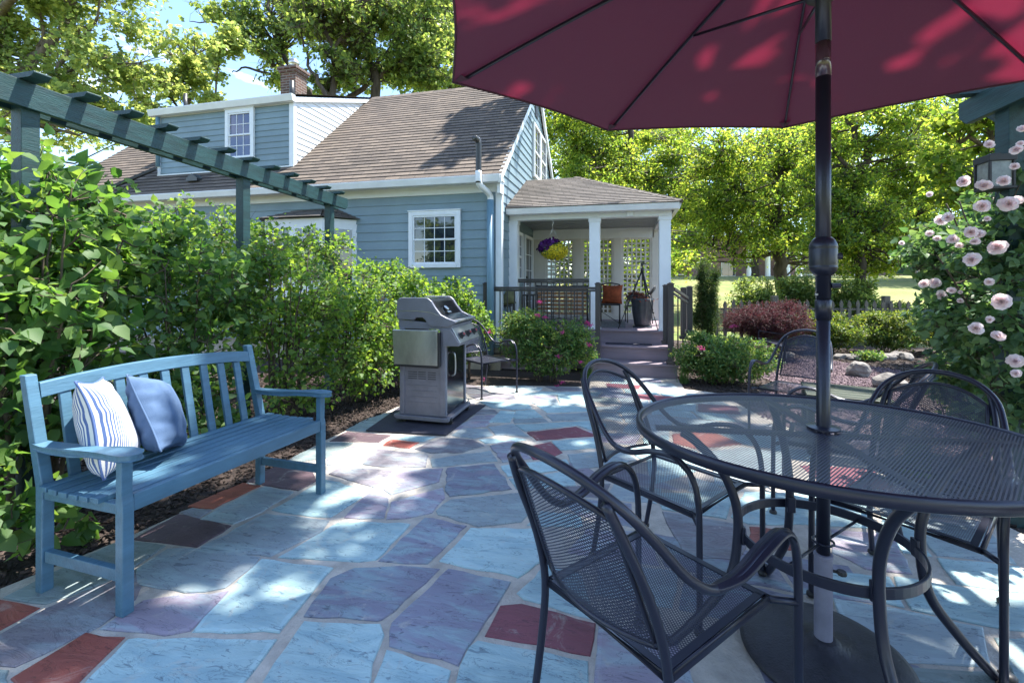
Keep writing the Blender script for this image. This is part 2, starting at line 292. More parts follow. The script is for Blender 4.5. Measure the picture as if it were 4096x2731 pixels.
class MB:
    def __init__(s): s.v = []; s.f = []; s.uv = {}
    def add(s, vs, fs):
        o = len(s.v); s.v += [tuple(x) for x in vs]; s.f += [tuple(i + o for i in f) for f in fs]; return s
    def box(s, x0, x1, y0, y1, z0, z1):
        return s.add([(x0, y0, z0), (x1, y0, z0), (x1, y1, z0), (x0, y1, z0), (x0, y0, z1), (x1, y0, z1), (x1, y1, z1), (x0, y1, z1)],
                     [(0, 3, 2, 1), (4, 5, 6, 7), (0, 1, 5, 4), (1, 2, 6, 5), (2, 3, 7, 6), (3, 0, 4, 7)])
    def beam(s, a, b, w, h, up=(0, 0, 1)):      # rectangular bar from a to b, w sideways, h along up
        a, b = Vector(a), Vector(b); d = (b - a).normalized(); u = Vector(up); sd = d.cross(u).normalized(); u = sd.cross(d).normalized()
        vs = []
        for p in (a, b):
            for i, j in ((-1, -1), (1, -1), (1, 1), (-1, 1)): vs.append(p + sd * (w / 2 * i) + u * (h / 2 * j))
        return s.add(vs, [(0, 1, 2, 3), (7, 6, 5, 4), (0, 4, 5, 1), (1, 5, 6, 2), (2, 6, 7, 3), (3, 7, 4, 0)])
    def prism(s, poly, ax, a, b):               # poly in the plane normal to axis ax, from a to b
        def P(p, t):
            if ax == 'x': return (t, p[0], p[1])
            if ax == 'y': return (p[0], t, p[1])
            return (p[0], p[1], t)
        n = len(poly); vs = [P(p, a) for p in poly] + [P(p, b) for p in poly]
        return s.add(vs, [tuple(range(n)), tuple(range(2 * n - 1, n - 1, -1))] + [(i, i + n, (i + 1) % n + n, (i + 1) % n) for i in range(n)])
    def tube(s, pts, r, sides=8, closed=False, smooth=0, flat=None):
        P = [Vector(p) for p in pts]
        if smooth: P = spline(P, smooth, closed)
        n = len(P); rr = r if hasattr(r, '__len__') else [r] * n
        if hasattr(r, '__len__') and len(r) != n: rr = np.interp(np.linspace(0, 1, n), np.linspace(0, 1, len(r)), r)
        nrm = None; base = len(s.v)
        for i in range(n):
            if closed: t = (P[(i + 1) % n] - P[i - 1]).normalized()
            else: t = (P[min(i + 1, n - 1)] - P[max(i - 1, 0)]).normalized()
            if nrm is None:
                nrm = t.cross(Vector((0, 0, 1)) if abs(t.z) < .9 else Vector((1, 0, 0))).normalized()
            else:
                nrm = (nrm - t * nrm.dot(t)); nrm = nrm.normalized() if nrm.length > 1e-6 else t.orthogonal().normalized()
            bn = t.cross(nrm)
            fa, fb = flat if flat else (1, 1)
            for k in range(sides):
                a = 2 * math.pi * k / sides
                s.v.append(tuple(P[i] + (nrm * math.cos(a) * fa + bn * math.sin(a) * fb) * rr[i]))
        m = n if closed else n - 1
        for i in range(m):
            for k in range(sides):
                a, b = base + i * sides + k, base + i * sides + (k + 1) % sides
                j = (i + 1) % n
                s.f.append((a, b, base + j * sides + (k + 1) % sides, base + j * sides + k))
        if not closed:
            s.f.append(tuple(base + k for k in range(sides))[::-1]); s.f.append(tuple(base + (n - 1) * sides + k for k in range(sides)))
        return s
    def lathe(s, prof, c=(0, 0, 0), sides=24):   # prof: (r, z) from bottom to top
        base = len(s.v); n = len(prof)
        for r, z in prof:
            for k in range(sides):
                a = 2 * math.pi * k / sides; s.v.append((c[0] + r * math.cos(a), c[1] + r * math.sin(a), c[2] + z))
        for i in range(n - 1):
            for k in range(sides):
                a, b = base + i * sides + k, base + i * sides + (k + 1) % sides
                s.f.append((a, b, b + sides, a + sides))
        if prof[0][0] > 1e-5: s.f.append(tuple(base + k for k in range(sides))[::-1])
        if prof[-1][0] > 1e-5: s.f.append(tuple(base + (n - 1) * sides + k for k in range(sides)))
        return s
    def build(s, name, m, parent=None, bevel=0, smooth=False, uvf=None, sub=0):
        off = world_off(parent)
        me = bpy.data.meshes.new(name); me.from_pydata([(v[0] - off.x, v[1] - off.y, v[2] - off.z) for v in s.v], [], s.f)
        me.materials.append(m); o = bpy.data.objects.new(name, me); COL.objects.link(o); o.parent = parent
        if smooth: me.shade_smooth() if hasattr(me, 'shade_smooth') else [setattr(p, 'use_smooth', True) for p in me.polygons]
        if uvf:
            u = me.uv_layers.new(name='UVMap')
            for lp in me.loops: u.data[lp.index].uv = uvf(Vector(s.v[lp.vertex_index]))
        if bevel:
            b = o.modifiers.new('bevel', 'BEVEL'); b.width = bevel; b.segments = 2; b.limit_method = 'ANGLE'; b.angle_limit = R(40)
        if sub:
            b = o.modifiers.new('sub', 'SUBSURF'); b.levels = sub; b.render_levels = sub
        return o
def spline(P, k, closed=False):
    n = len(P); out = []
    m = n if closed else n - 1
    for i in range(m):
        if closed: p0, p1, p2, p3 = P[i - 1], P[i], P[(i + 1) % n], P[(i + 2) % n]
        else: p0, p1, p2, p3 = P[max(i - 1, 0)], P[i], P[i + 1], P[min(i + 2, n - 1)]
        for j in range(k):
            t = j / k
            out.append(.5 * ((2 * p1) + (p2 - p0) * t + (2 * p0 - 5 * p1 + 4 * p2 - p3) * t * t + (3 * p1 - p0 - 3 * p2 + p3) * t ** 3))
    if not closed: out.append(P[-1])
    return out
def np_mesh(name, V, Fa, m, parent=None, smooth=False, uv=None):
    V = np.asarray(V, dtype=np.float32); off = world_off(parent); V = V - np.array(off, dtype=np.float32)
    Fa = np.asarray(Fa, dtype=np.int32); nf, k = Fa.shape
    me = bpy.data.meshes.new(name); me.vertices.add(len(V)); me.vertices.foreach_set('co', V.ravel())
    me.loops.add(nf * k); me.loops.foreach_set('vertex_index', Fa.ravel())
    me.polygons.add(nf); me.polygons.foreach_set('loop_start', np.arange(nf, dtype=np.int32) * k)
    try: me.polygons.foreach_set('loop_total', np.full(nf, k, dtype=np.int32))
    except Exception: pass
    if smooth: me.polygons.foreach_set('use_smooth', np.ones(nf, dtype=bool))
    me.update(calc_edges=True); me.materials.append(m)
    if uv is not None:
        u = me.uv_layers.new(name='UVMap'); u.data.foreach_set('uv', np.asarray(uv, dtype=np.float32)[Fa.ravel()].ravel())
    o = bpy.data.objects.new(name, me); COL.objects.link(o); o.parent = parent
    return o
def patch(name, fn, nu, nv, m, parent, thick=0, uvs=1.0, smooth=True):   # fn(u,v)->point, uv in metres given by fn too
    V = []; U = []
    for j in range(nv + 1):
        for i in range(nu + 1):
            p, q = fn(i / nu, j / nv); V.append(p); U.append(q)
    Fq = [(j * (nu + 1) + i, j * (nu + 1) + i + 1, (j + 1) * (nu + 1) + i + 1, (j + 1) * (nu + 1) + i) for j in range(nv) for i in range(nu)]
    return np_mesh(name, V, Fq, m, parent, smooth, U)

# ------------------------------------------------------------------ foliage
def unit(a): return a / np.maximum(np.linalg.norm(a, axis=1, keepdims=True), 1e-9)
LEAF = {
 'heart': (np.array([[0, 0, 0], [-.36, .18, .07], [-.34, .5, .09], [0, 1.0, -.12], [.34, .5, .09], [.36, .18, .07], [0, .4, -.02]]), np.array([[0, 5, 4, 6], [6, 4, 3, 3], [0, 6, 2, 1], [6, 3, 3, 2]])),
 'oval': (np.array([[0, 0, 0], [-.26, .35, .06], [-.2, .7, .05], [0, 1, -.08], [.2, .7, .05], [.26, .35, .06]]), np.array([[0, 5, 4, 3], [0, 3, 2, 1]])),
 'rhomb': (np.array([[0, 0, 0], [-.33, .5, .08], [0, 1, -.06], [.33, .5, .08]]), np.array([[0, 3, 2], [0, 2, 1]])),
 'maple': (np.array([[0, 0, 0], [-.5, .12, .05], [-.22, .4, .05], [-.5, .75, .0], [0, 1.05, -.1], [.5, .75, .0], [.22, .4, .05], [.5, .12, .05]]), np.array([[0, 7, 6, 6], [0, 6, 5, 4], [0, 4, 3, 2], [0, 2, 1, 1]])),
 'needle': (np.array([[0, 0, 0], [-.07, .5, 0], [0, 1, -.15], [.07, .5, 0]]), np.array([[0, 3, 2], [0, 2, 1]])),
}
def leaves(rng, P, D, size, kind, up=.6, out=None, jit=.6, sj=.45):
    """P leaf bases, D directions, returns V, F"""
    T, Fq = LEAF[kind]; n = len(P)
    Nn = np.zeros((n, 3)); Nn[:, 2] = up
    if out is not None: Nn += out * .5
    Nn += rng.normal(size=(n, 3)) * jit; Nn = unit(Nn)
    D = unit(D + rng.normal(size=(n, 3)) * .35)
    X = unit(np.cross(D, Nn)); Z = np.cross(X, D)
    sc = size * (1 + rng.uniform(-sj, sj, n))[:, None, None]
    V = P[:, None, :] + (X[:, None, :] * T[None, :, 0:1] + D[:, None, :] * T[None, :, 1:2] + Z[:, None, :] * T[None, :, 2:3]) * sc
    k = len(T); Fa = Fq[None] + (np.arange(n) * k)[:, None, None]
    return V.reshape(-1, 3), Fa.reshape(-1, Fq.shape[1])
def fix_faces(Fa):       # quads that repeat a vertex become triangles: everything is split to triangles
    if Fa.shape[1] == 3: return Fa
    A, B = Fa[:, [0, 1, 2]], Fa[:, [0, 2, 3]]
    T = np.vstack([A, B]); ok = (T[:, 0] != T[:, 1]) & (T[:, 1] != T[:, 2]) & (T[:, 0] != T[:, 2]); return T[ok]
def segs(P0, P1, r0, r1, k=3):
    n = len(P0); d = unit(P1 - P0); a = np.where(np.abs(d[:, 2:3]) < .9, np.array([[0, 0, 1.]]), np.array([[1., 0, 0]])); x = unit(np.cross(d, a)); y = np.cross(d, x)
    V = np.zeros((n, 2 * k, 3))
    for i in range(k):
        t = 2 * math.pi * i / k; o = x * math.cos(t) + y * math.sin(t)
        V[:, i] = P0 + o * np.reshape(r0, (-1, 1)); V[:, k + i] = P1 + o * np.reshape(r1, (-1, 1))
    Fq = np.array([[i, (i + 1) % k, k + (i + 1) % k, k + i] for i in range(k)])
    return V.reshape(-1, 3), (Fq[None] + (np.arange(n) * 2 * k)[:, None, None]).reshape(-1, 4)
def clumps(rng, blobs, k=14, f=.34):
    out = []
    for b in blobs:
        for _ in range(k):
            u = unit(rng.normal(size=(1, 3)))[0] * rng.uniform(0, 1) ** .5 * 1.12; s = f * rng.uniform(.5, 1.3)
            out.append((b[0] + u[0] * b[3] * .9, b[1] + u[1] * b[4] * .9, b[2] + u[2] * b[5] * .9, b[3] * s, b[4] * s, max(b[5] * s, min(b[3], b[5]) * s) * .7))
    return out
def blobpts(rng, blobs, n, pw=.45):
    w = np.array([b[3] * b[4] * b[5] for b in blobs]) ** .8; idx = rng.choice(len(blobs), n, p=w / w.sum()); B = np.array([b[:6] for b in blobs])[idx]
    u = unit(rng.normal(size=(n, 3))) * (rng.uniform(0, 1, (n, 1)) ** pw)
    return B[:, :3] + u * B[:, 3:], u
def plant(root, limbs, blobs, n_br, n_tw, per, size, kind, leafm, barkm, seed, r_tw=.004, spread=.12, up=.6, pw=.45, zmin=None, bare=0, tr=.02, crown='crown', trunk='trunk', clip=None, jit=.6):
    rng = np.random.default_rng(seed)
    TB = MB(); Spts = []; Srad = []
    for pts, r0, r1 in limbs:
        P = spline([Vector(p) for p in pts], 6) if len(pts) > 2 else [Vector(pts[0]).lerp(Vector(pts[1]), t / 5) for t in range(6)]
        P = [p + Vector(rng.normal(size=3)) * min(r0 * .35, .06) * (0 if i == 0 else 1) for i, p in enumerate(P)]
        rr = np.linspace(r0, r1, len(P)); TB.tube(P, rr, 7)
        st = max(1, len(P) // 14)
        for i in range(len(P) // 5, len(P), 1): Spts.append(P[i]); Srad.append(rr[i])
    SP = np.array([tuple(p) for p in Spts]); SR = np.array(Srad)
    def attach(tips, SP, SR, k=2.0):
        D = tips[:, None, :] - SP[None]; dist = np.linalg.norm(D, axis=2) + k * np.maximum(0, -D[:, :, 2]) * .5
        j = dist.argmin(1); return SP[j], SR[j]
    VV = []; FF = []; off = 0
    def push(V, Fa):
        nonlocal off
        VV.append(V); FF.append(Fa + off); off += len(V)
    if n_br:
        tips, _ = blobpts(rng, blobs, n_br, .6)
        A, AR = attach(tips, SP, SR); mid = (A + tips) / 2 + rng.normal(size=A.shape) * np.linalg.norm(tips - A, axis=1, keepdims=True) * .1
        mid[:, 2] += .06 * np.linalg.norm(tips - A, axis=1)
        r0 = np.minimum(AR * .6, tr); r1 = r0 * .6; r2 = r0 * .25
        push(*segs(A, mid, r0, r1, 4)); push(*segs(mid, tips, r1, r2, 4))
        new = [A * (1 - t) + mid * t for t in (.4, .8)] + [mid * (1 - t) + tips * t for t in (.3, .65, 1)]
        SP = np.vstack([SP] + new); SR = np.concatenate([SR] + [r1, r1, r2, r2, r2])
    tips, u = blobpts(rng, blobs, n_tw, pw)
    if zmin is not None: tips[:, 2] = np.maximum(tips[:, 2], zmin)
    out = []
    for c0 in range(0, len(tips), 4000): out.append(attach(tips[c0:c0 + 4000], SP, SR))
    A = np.vstack([o[0] for o in out]); L = np.linalg.norm(tips - A, axis=1, keepdims=True)
    mid = (A + tips) / 2 + rng.normal(size=A.shape) * L * .12
    push(*segs(A, mid, np.full(len(A), r_tw * 1.5), np.full(len(A), r_tw), 3)); push(*segs(mid, tips, np.full(len(A), r_tw), np.full(len(A), r_tw * .5), 3))
    if bare:
        i = rng.choice(len(tips), bare); e = tips[i] + unit(u[i] + rng.normal(size=(bare, 3)) * .6) * spread * rng.uniform(1, 3, (bare, 1))
        push(*segs(tips[i], e, np.full(bare, r_tw * .8), np.full(bare, r_tw * .3), 3))
    t = TB.build(trunk, barkm, root, smooth=True)
    # join the twigs to the trunk mesh
    tw = np_mesh('twigs', np.vstack(VV), np.vstack(FF), barkm, root)
    bm = bmesh.new(); bm.from_mesh(t.data); bm.from_mesh(tw.data); bm.to_mesh(t.data); bm.free(); d = tw.data; bpy.data.objects.remove(tw); bpy.data.meshes.remove(d)
    n = n_tw * per; k = rng.integers(0, n_tw, n); s = rng.uniform(.35, 1.05, (n, 1))
    P = mid[k] * (1 - s) + tips[k] * s + rng.normal(size=(n, 3)) * spread * .5
    if zmin is not None: P[:, 2] = np.maximum(P[:, 2], zmin)
    D = unit(u[k] + rng.normal(size=(n, 3)) * .7); D[:, 2] -= .15
    if clip is not None:
        ok = clip(P); P = P[ok]; D = D[ok]; k = k[ok]
    V, Fa = leaves(rng, P, D, size, kind, up, u[k], jit)
    return np_mesh(crown, V, fix_faces(Fa), leafm, root)

# ================================================================== THE SETTING
rs = np.random.default_rng(5)
def terrain(X, Y):
    base = -SL * np.minimum(Y, 13)
    t = np.clip((Y - 13) / 32, 0, 1)
    return base + t * t * (3 - 2 * t) * 1.75 + np.clip((Y - 13) / 8, 0, 1) * .25
def sheet(name, xs, ys, fz, m, kind='structure', uv=False):
    X, Y = np.meshgrid(xs, ys); Z = fz(X, Y); V = np.stack([X, Y, Z], -1).reshape(-1, 3); nx = len(xs)
    Fq = [(j * nx + i, j * nx + i + 1, (j + 1) * nx + i + 1, (j + 1) * nx + i) for j in range(len(ys) - 1) for i in range(nx - 1)]
    o = np_mesh(name, V, Fq, m, None, True); o['kind'] = kind; return o
gx = np.concatenate([[-900, -300, -100], np.linspace(-40, 60, 41), [100, 300, 900]])
gy = np.concatenate([[-900, -200, -60, -20], np.linspace(-6, 60, 56), [100, 300, 900]])
sheet('lawn', gx, gy, lambda X, Y: terrain(X, Y) - .03, M['lawn'])
def flat(name, poly, dz, m):
    o = MB().add([(x, y, gz(y) + dz) for x, y in poly], [tuple(range(len(poly)))]).build(name, m); o['kind'] = 'structure'; return o
flat('mulch_bed', [(-14, -4), (9, -4), (9, 12.4), (-1.5, 12.4), (-14, 12.4)], -.018, M['mulch'])
gravel_poly = [(1.75, 4.3), (2.1, 3.8), (3.2, 4.4), (3.0, 5.6), (3.6, 7.0), (4.3, 8.6), (3.6, 9.5), (2.5, 9.6), (1.9, 8.2), (2.0, 6.8), (1.35, 5.8), (1.3, 5.0)]
flat('gravel_path', gravel_poly, -.010, M['gravel'])
patio_poly = [(-2.7, -2), (-2.56, 1.2), (-2.44, 1.75), (-2.38, 2.46), (-2.42, 3.3), (-2.37, 4.4), (-2.24, 5.2), (-2.05, 5.66), (-1.3, 5.85), (-.50, 6.0), (-.50, 6.95), (.74, 6.98), (.74, 6.2), (1.12, 6.05), (1.3, 5.2), (1.6, 4.3), (1.86, 3.6), (1.97, 3.15), (2.1, 2.5), (2.25, 1.4), (2.4, -2)]
flat('patio_mortar', patio_poly, -.006, M['mortar'])

# flagstones traced on the photo: (crop, kind, outline)
KA = lambda p: (p[0] / 1.5207, 1700 + p[1] / 1.5207)
KB = lambda p: (1200 + p[0] / 1.3867, 1600 + p[1] / 1.3867)
KC = lambda p: (2600 + p[0] / 1.2741, 1500 + p[1] / 1.2741)
KE = lambda p: (1500 + p[0] / 1.742, 700 + p[1] / 1.742)
ST = [
 (KA, 'r', [(-120, 1050), (115, 1072), (248, 1103), (0, 1240), (-140, 1320)]),
 (KA, 'g', [(15, 1045), (285, 905), (690, 715), (810, 700), (1012, 727), (815, 858), (640, 955), (275, 1085), (110, 1065)]),
 (KA, 'd', [(0, 1265), (275, 1110), (640, 960), (820, 872), (860, 980), (830, 1050), (595, 1225), (90, 1465), (-140, 1430), (-130, 1330)]),
 (KA, 'r', [(60, 1535), (525, 1252), (765, 1280), (420, 1620), (150, 1620)]),
 (KA, 'g', [(-100, 1470), (60, 1480), (40, 1530), (90, 1640), (-100, 1640)]),
 (KA, 'v', [(600, 1235), (870, 1060), (1060, 1030), (1395, 1000), (1160, 1245), (1000, 1275)]),
 (KA, 's', [(825, 868), (1020, 745), (1260, 745), (1585, 795), (1545, 850), (1370, 985), (1120, 1015), (900, 975), (828, 962)]),
 (KA, 'e', [(808, 690), (1085, 535), (1410, 605), (1200, 738), (1020, 715)]),
 (KA, 'o', [(1140, 490), (1480, 345), (1590, 365), (1300, 505)]),
 (KA, 'd', [(1085, 527), (1165, 500), (1290, 512), (1195, 568)]),
 (KA, 's', [(1205, 575), (1310, 515), (1610, 368), (1790, 400), (1600, 522), (1420, 598)]),
 (KA, 'e', [(1500, 340), (1590, 285), (1710, 232), (1905, 285), (1925, 335), (1815, 395), (1600, 362)]),
 (KA, 's', [(1215, 740), (1620, 532), (2008, 572), (1960, 642), (1645, 795)]),
 (KB, 'b', [(-125, 868), (225, 668), (615, 682), (425, 882), (330, 893)]),
 (KA, 'b', [(1590, 805), (2030, 862), (1700, 1258), (1165, 1253), (1395, 1000)]),
 (KA, 'b', [(775, 1295), (850, 1285), (1690, 1292), (1420, 1640), (440, 1640)]),
 (KB, 'b', [(22, 1218), (448, 1234), (470, 1295), (350, 1640), (-270, 1640)]),
 (KB, 'p', [(165, 985), (300, 925), (560, 912), (780, 928), (700, 1010), (455, 1213), (430, 1220), (18, 1195)]),
 (KB, 'p', [(822, 928), (1172, 1003), (1115, 1100), (985, 1298), (880, 1468), (492, 1358), (494, 1270), (505, 1228)]),
 (KB, 'm', [(1110, 1132), (1230, 1122), (1350, 1152), (1642, 1232), (1612, 1413), (1022, 1303)]),
 (KB, 'b', [(945, 703), (1340, 708), (1363, 880), (1210, 982), (1170, 967), (835, 903), (768, 888)]),
 (KB, 'p', [(690, 648), (740, 650), (928, 692), (710, 903), (590, 903), (432, 888), (632, 700)]),
 (KB, 's', [(832, 548), (1268, 503), (1308, 592), (1230, 672), (985, 698), (762, 632), (752, 610)]),
 (KB, 'v', [(477, 658), (503, 562), (793, 480), (806, 540), (735, 622), (590, 653)]),
 (KB, 'v', [(242, 648), (342, 540), (402, 493), (492, 540), (468, 653), (330, 656)]),
 (KB, 'b', [(-160, 605), (140, 437), (343, 482), (348, 535), (170, 646), (0, 633)]),
 (KB, 'd', [(158, 407), (235, 368), (528, 382), (410, 483)]),
 (KB, 'v', [(457, 490), (552, 383), (795, 377), (773, 450), (502, 522)]),
 (KB, 'p', [(803, 500), (815, 373), (1078, 348), (1178, 490), (830, 532)]),
 (KB, 'd', [(342, 353), (430, 267), (713, 302), (698, 370), (450, 368)]),
 (KB, 's', [(722, 325), (1058, 277), (1098, 335), (732, 368)]),
 (KB, 'v', [(147, 325), (312, 240), (450, 244), (298, 358), (147, 356)]),
 (KB, 'g', [(-90, 345), (0, 292), (140, 232), (298, 234), (148, 318), (0, 340)]),
 (KB, 'e', [(162, 225), (262, 172), (508, 192), (438, 233)]),
 (KB, 'r', [(457, 250), (502, 216), (663, 233), (608, 265)]),
 (KB, 'b', [(518, 192), (755, 202), (680, 228), (512, 212)]),
 (KB, 'd', [(632, 268), (780, 207), (960, 217), (1023, 250), (900, 288), (720, 290)]),
 (KB, 's', [(838, 193), (900, 152), (1040, 157), (1073, 193), (960, 210)]),
 (KB, 'b', [(990, 217), (1200, 207), (1258, 217), (1150, 238), (1030, 238)]),
 (KB, 'v', [(1052, 250), (1170, 217), (1240, 252), (1288, 320), (1122, 343)]),
 (KB, 'm', [(1247, 257), (1390, 228), (1458, 288), (1390, 320), (1292, 328)]),
 (KB, 'b', [(1397, 224), (1640, 207), (1700, 262), (1442, 276)]),
 (KB, 'm', [(1257, 177), (1530, 145), (1653, 195), (1312, 220)]),
 (KB, 'b', [(1190, 135), (1600, 112), (1700, 130), (1680, 185), (1538, 138), (1247, 170)]),
 (KB, 's', [(1042, 147), (1188, 130), (1268, 198), (1082, 193)]),
 (KB, 'b', [(1112, 362), (1220, 347), (1480, 325), (1500, 378), (1152, 422)]),
 (KB, 'b', [(1157, 432), (1500, 392), (1535, 470), (1200, 490)]),
 (KB, 's', [(1482, 297), (1780, 272), (1870, 330), (1760, 360), (1520, 378)]),
 (KB, 'b', [(1790, 262), (1990, 235), (2150, 280), (1890, 325)]),
 (KB, 'v', [(885, 145), (970, 85), (1090, 80), (1030, 145)]),
 (KB, 'b', [(1040, 122), (1110, 56), (1195, 62), (1165, 122)]),
 (KB, 'b', [(1180, 95), (1195, 58), (1300, 50), (1350, 95), (1200, 102)]),
 (KB, 's', [(1182, 104), (1352, 98), (1380, 118), (1190, 126)]),
 (KB, 'b', [(1310, 28), (1520, 25), (1640, 60), (1370, 68)]),
 (KB, 's', [(1360, 78), (1640, 66), (1650, 104), (1400, 115)]),
 (KB, 'b', [(990, 5), (1250, 0), (1290, 45), (1180, 52), (1060, 40)]),
 (KB, 'd', [(985, 45), (1080, 52), (1105, 72), (960, 78)]),
 (KB, 's', [(1255, -2), (1420, -8), (1440, 22), (1310, 24)]),
 (KB, 'b', [(1430, -10), (1620, -14), (1640, 50), (1530, 22), (1450, 18)]),
 (KB, 'g', [(250, 165), (380, 98), (520, 62), (640, 62), (560, 120), (420, 170)]),
 (KB, 's', [(640, 100), (760, 40), (900, 30), (840, 110), (700, 160)]),
 (KB, 'b', [(1255, 690), (1340, 610), (1560, 640), (1570, 700), (1350, 698)]),
 (KB, 'b', [(1200, 1065), (1370, 905), (1560, 960), (1650, 1215), (1400, 1145), (1240, 1100)]),
 (KB, 'b', [(860, 1570), (935, 1360), (985, 1322), (1600, 1440), (1570, 1680), (830, 1680)]),
 (KB, 'b', [(480, 1375), (840, 1490), (800, 1680), (370, 1640)]),
 (KB, 'v', [(1625, 1640), (1655, 1235), (2080, 1290), (2230, 1640)]),
 (KE, 'd', [(610, 1455), (770, 1475), (800, 1520), (640, 1525)]),
 (KE, 's', [(790, 1470), (1050, 1465), (1170, 1480), (1150, 1500), (990, 1520), (830, 1505)]),
 (KE, 'd', [(1180, 1470), (1420, 1480), (1440, 1500), (1270, 1505)]),
 (KE, 'b', [(990, 1525), (1160, 1505), (1280, 1512), (1440, 1508), (1400, 1530), (1000, 1530)]),
 (KE, 'd', [(650, 1532), (830, 1512), (970, 1530), (990, 1560), (700, 1562)]),
 (KE, 'v', [(1000, 1538), (1250, 1532), (1265, 1566), (1010, 1566)]),
 (KE, 'b', [(1270, 1530), (1440, 1518), (1470, 1560), (1280, 1566)]),
 (KC, 'r', [(505, 768), (700, 790), (735, 890), (510, 860)]),
 (KC, 'v', [(920, 780), (1240, 810), (1340, 1010), (1100, 985), (925, 900)]),
 (KC, 'b', [(1175, 710), (1290, 690), (1340, 760), (1440, 920), (1290, 900), (1180, 790)]),
 (KC, 's', [(1310, 720), (1700, 740), (1870, 960), (1460, 915)]),
 (KC, 'b', [(1460, 925), (1880, 968), (2050, 1130), (1560, 1060)]),
 (KC, 'b', [(1240, 1020), (1560, 1070), (2060, 1150), (2150, 1330), (1700, 1270), (1330, 1190)]),
 (KC, 's', [(930, 1130), (1240, 1180), (1700, 1280), (1740, 1480), (1270, 1460), (1000, 1380)]),
 (KC, 'b', [(1750, 1330), (2160, 1345), (2250, 1620), (1900, 1640)]),
 (KC, 'g', [(1290, 1475), (1740, 1500), (1880, 1680), (1380, 1680)]),
 (KC, 'b', [(20, 600), (440, 590), (390, 730), (60, 680)]),
 (KC, 'd', [(60, 690), (390, 745), (490, 765), (490, 880), (430, 940), (180, 930)]),
 (KC, 'b', [(480, 590), (840, 600), (1100, 640), (1150, 780), (900, 765), (500, 755), (410, 720)]),
 (KC, 'o', [(110, 300), (300, 280), (470, 350), (230, 372), (120, 345)]),
 (KC, 'b', [(-40, 320), (90, 305), (110, 380), (240, 385), (300, 470), (0, 560)]),
 (KC, 'b', [(320, 280), (640, 290), (700, 380), (480, 350)]),
 (KC, 's', [(250, 390), (480, 365), (700, 395), (690, 560), (330, 560), (310, 470)]),
 (KC, 'b', [(900, 1000), (1220, 1020), (1300, 1180), (930, 1110)]),
]
STC = {  # base, vein
 'b': ((.33, .465, .485), (.25, .38, .42)), 's': ((.26, .315, .345), (.31, .40, .42)), 'p': ((.20, .20, .27), (.24, .325, .37)),
 'v': ((.27, .235, .295), (.29, .34, .385)), 'd': ((.17, .155, .18), (.22, .245, .27)), 'g': ((.20, .25, .25), (.26, .33, .34)),
 'e': ((.115, .075, .09), (.10, .065, .08)), 'r': ((.27, .072, .055), (.23, .06, .048)), 'o': ((.34, .10, .062), (.30, .085, .055)), 'm': ((.20, .055, .075), (.18, .05, .068))}
def shrink(poly, a):
    n = len(poly); area = sum(poly[i][0] * poly[(i + 1) % n][1] - poly[(i + 1) % n][0] * poly[i][1] for i in range(n))
    if area < 0: poly = poly[::-1]
    out = []
    for i in range(n):
        p, q, r = poly[i - 1], poly[i], poly[(i + 1) % n]
        e1 = np.array([q[0] - p[0], q[1] - p[1]]); e2 = np.array([r[0] - q[0], r[1] - q[1]])
        n1 = np.array([-e1[1], e1[0]]) / (np.linalg.norm(e1) + 1e-9); n2 = np.array([-e2[1], e2[0]]) / (np.linalg.norm(e2) + 1e-9)
        b = n1 + n2; b = b / max(.55, (1 + n1.dot(n2)))
        out.append((q[0] + b[0] * a, q[1] + b[1] * a))
    return out
def rough(poly, rng, step=.06, amp=.0045):
    out = []; n = len(poly)
    for i in range(n):
        a, b = np.array(poly[i]), np.array(poly[(i + 1) % n]); L = np.linalg.norm(b - a); k = max(1, int(L / step)); nn = np.array([-(b - a)[1], (b - a)[0]]) / (L + 1e-9)
        for j in range(k):
            t = j / k; out.append(tuple(a + (b - a) * t + nn * (rng.normal() * amp if j else 0)))
    return out
def inside(p, poly):
    c = False; n = len(poly)
    for i in range(n):
        (x1, y1), (x2, y2) = poly[i], poly[(i + 1) % n]
        if (y1 > p[1]) != (y2 > p[1]) and p[0] < (x2 - x1) * (p[1] - y1) / (y2 - y1) + x1: c = not c
    return c
SV, SF, SC, SC2 = [], [], [], []
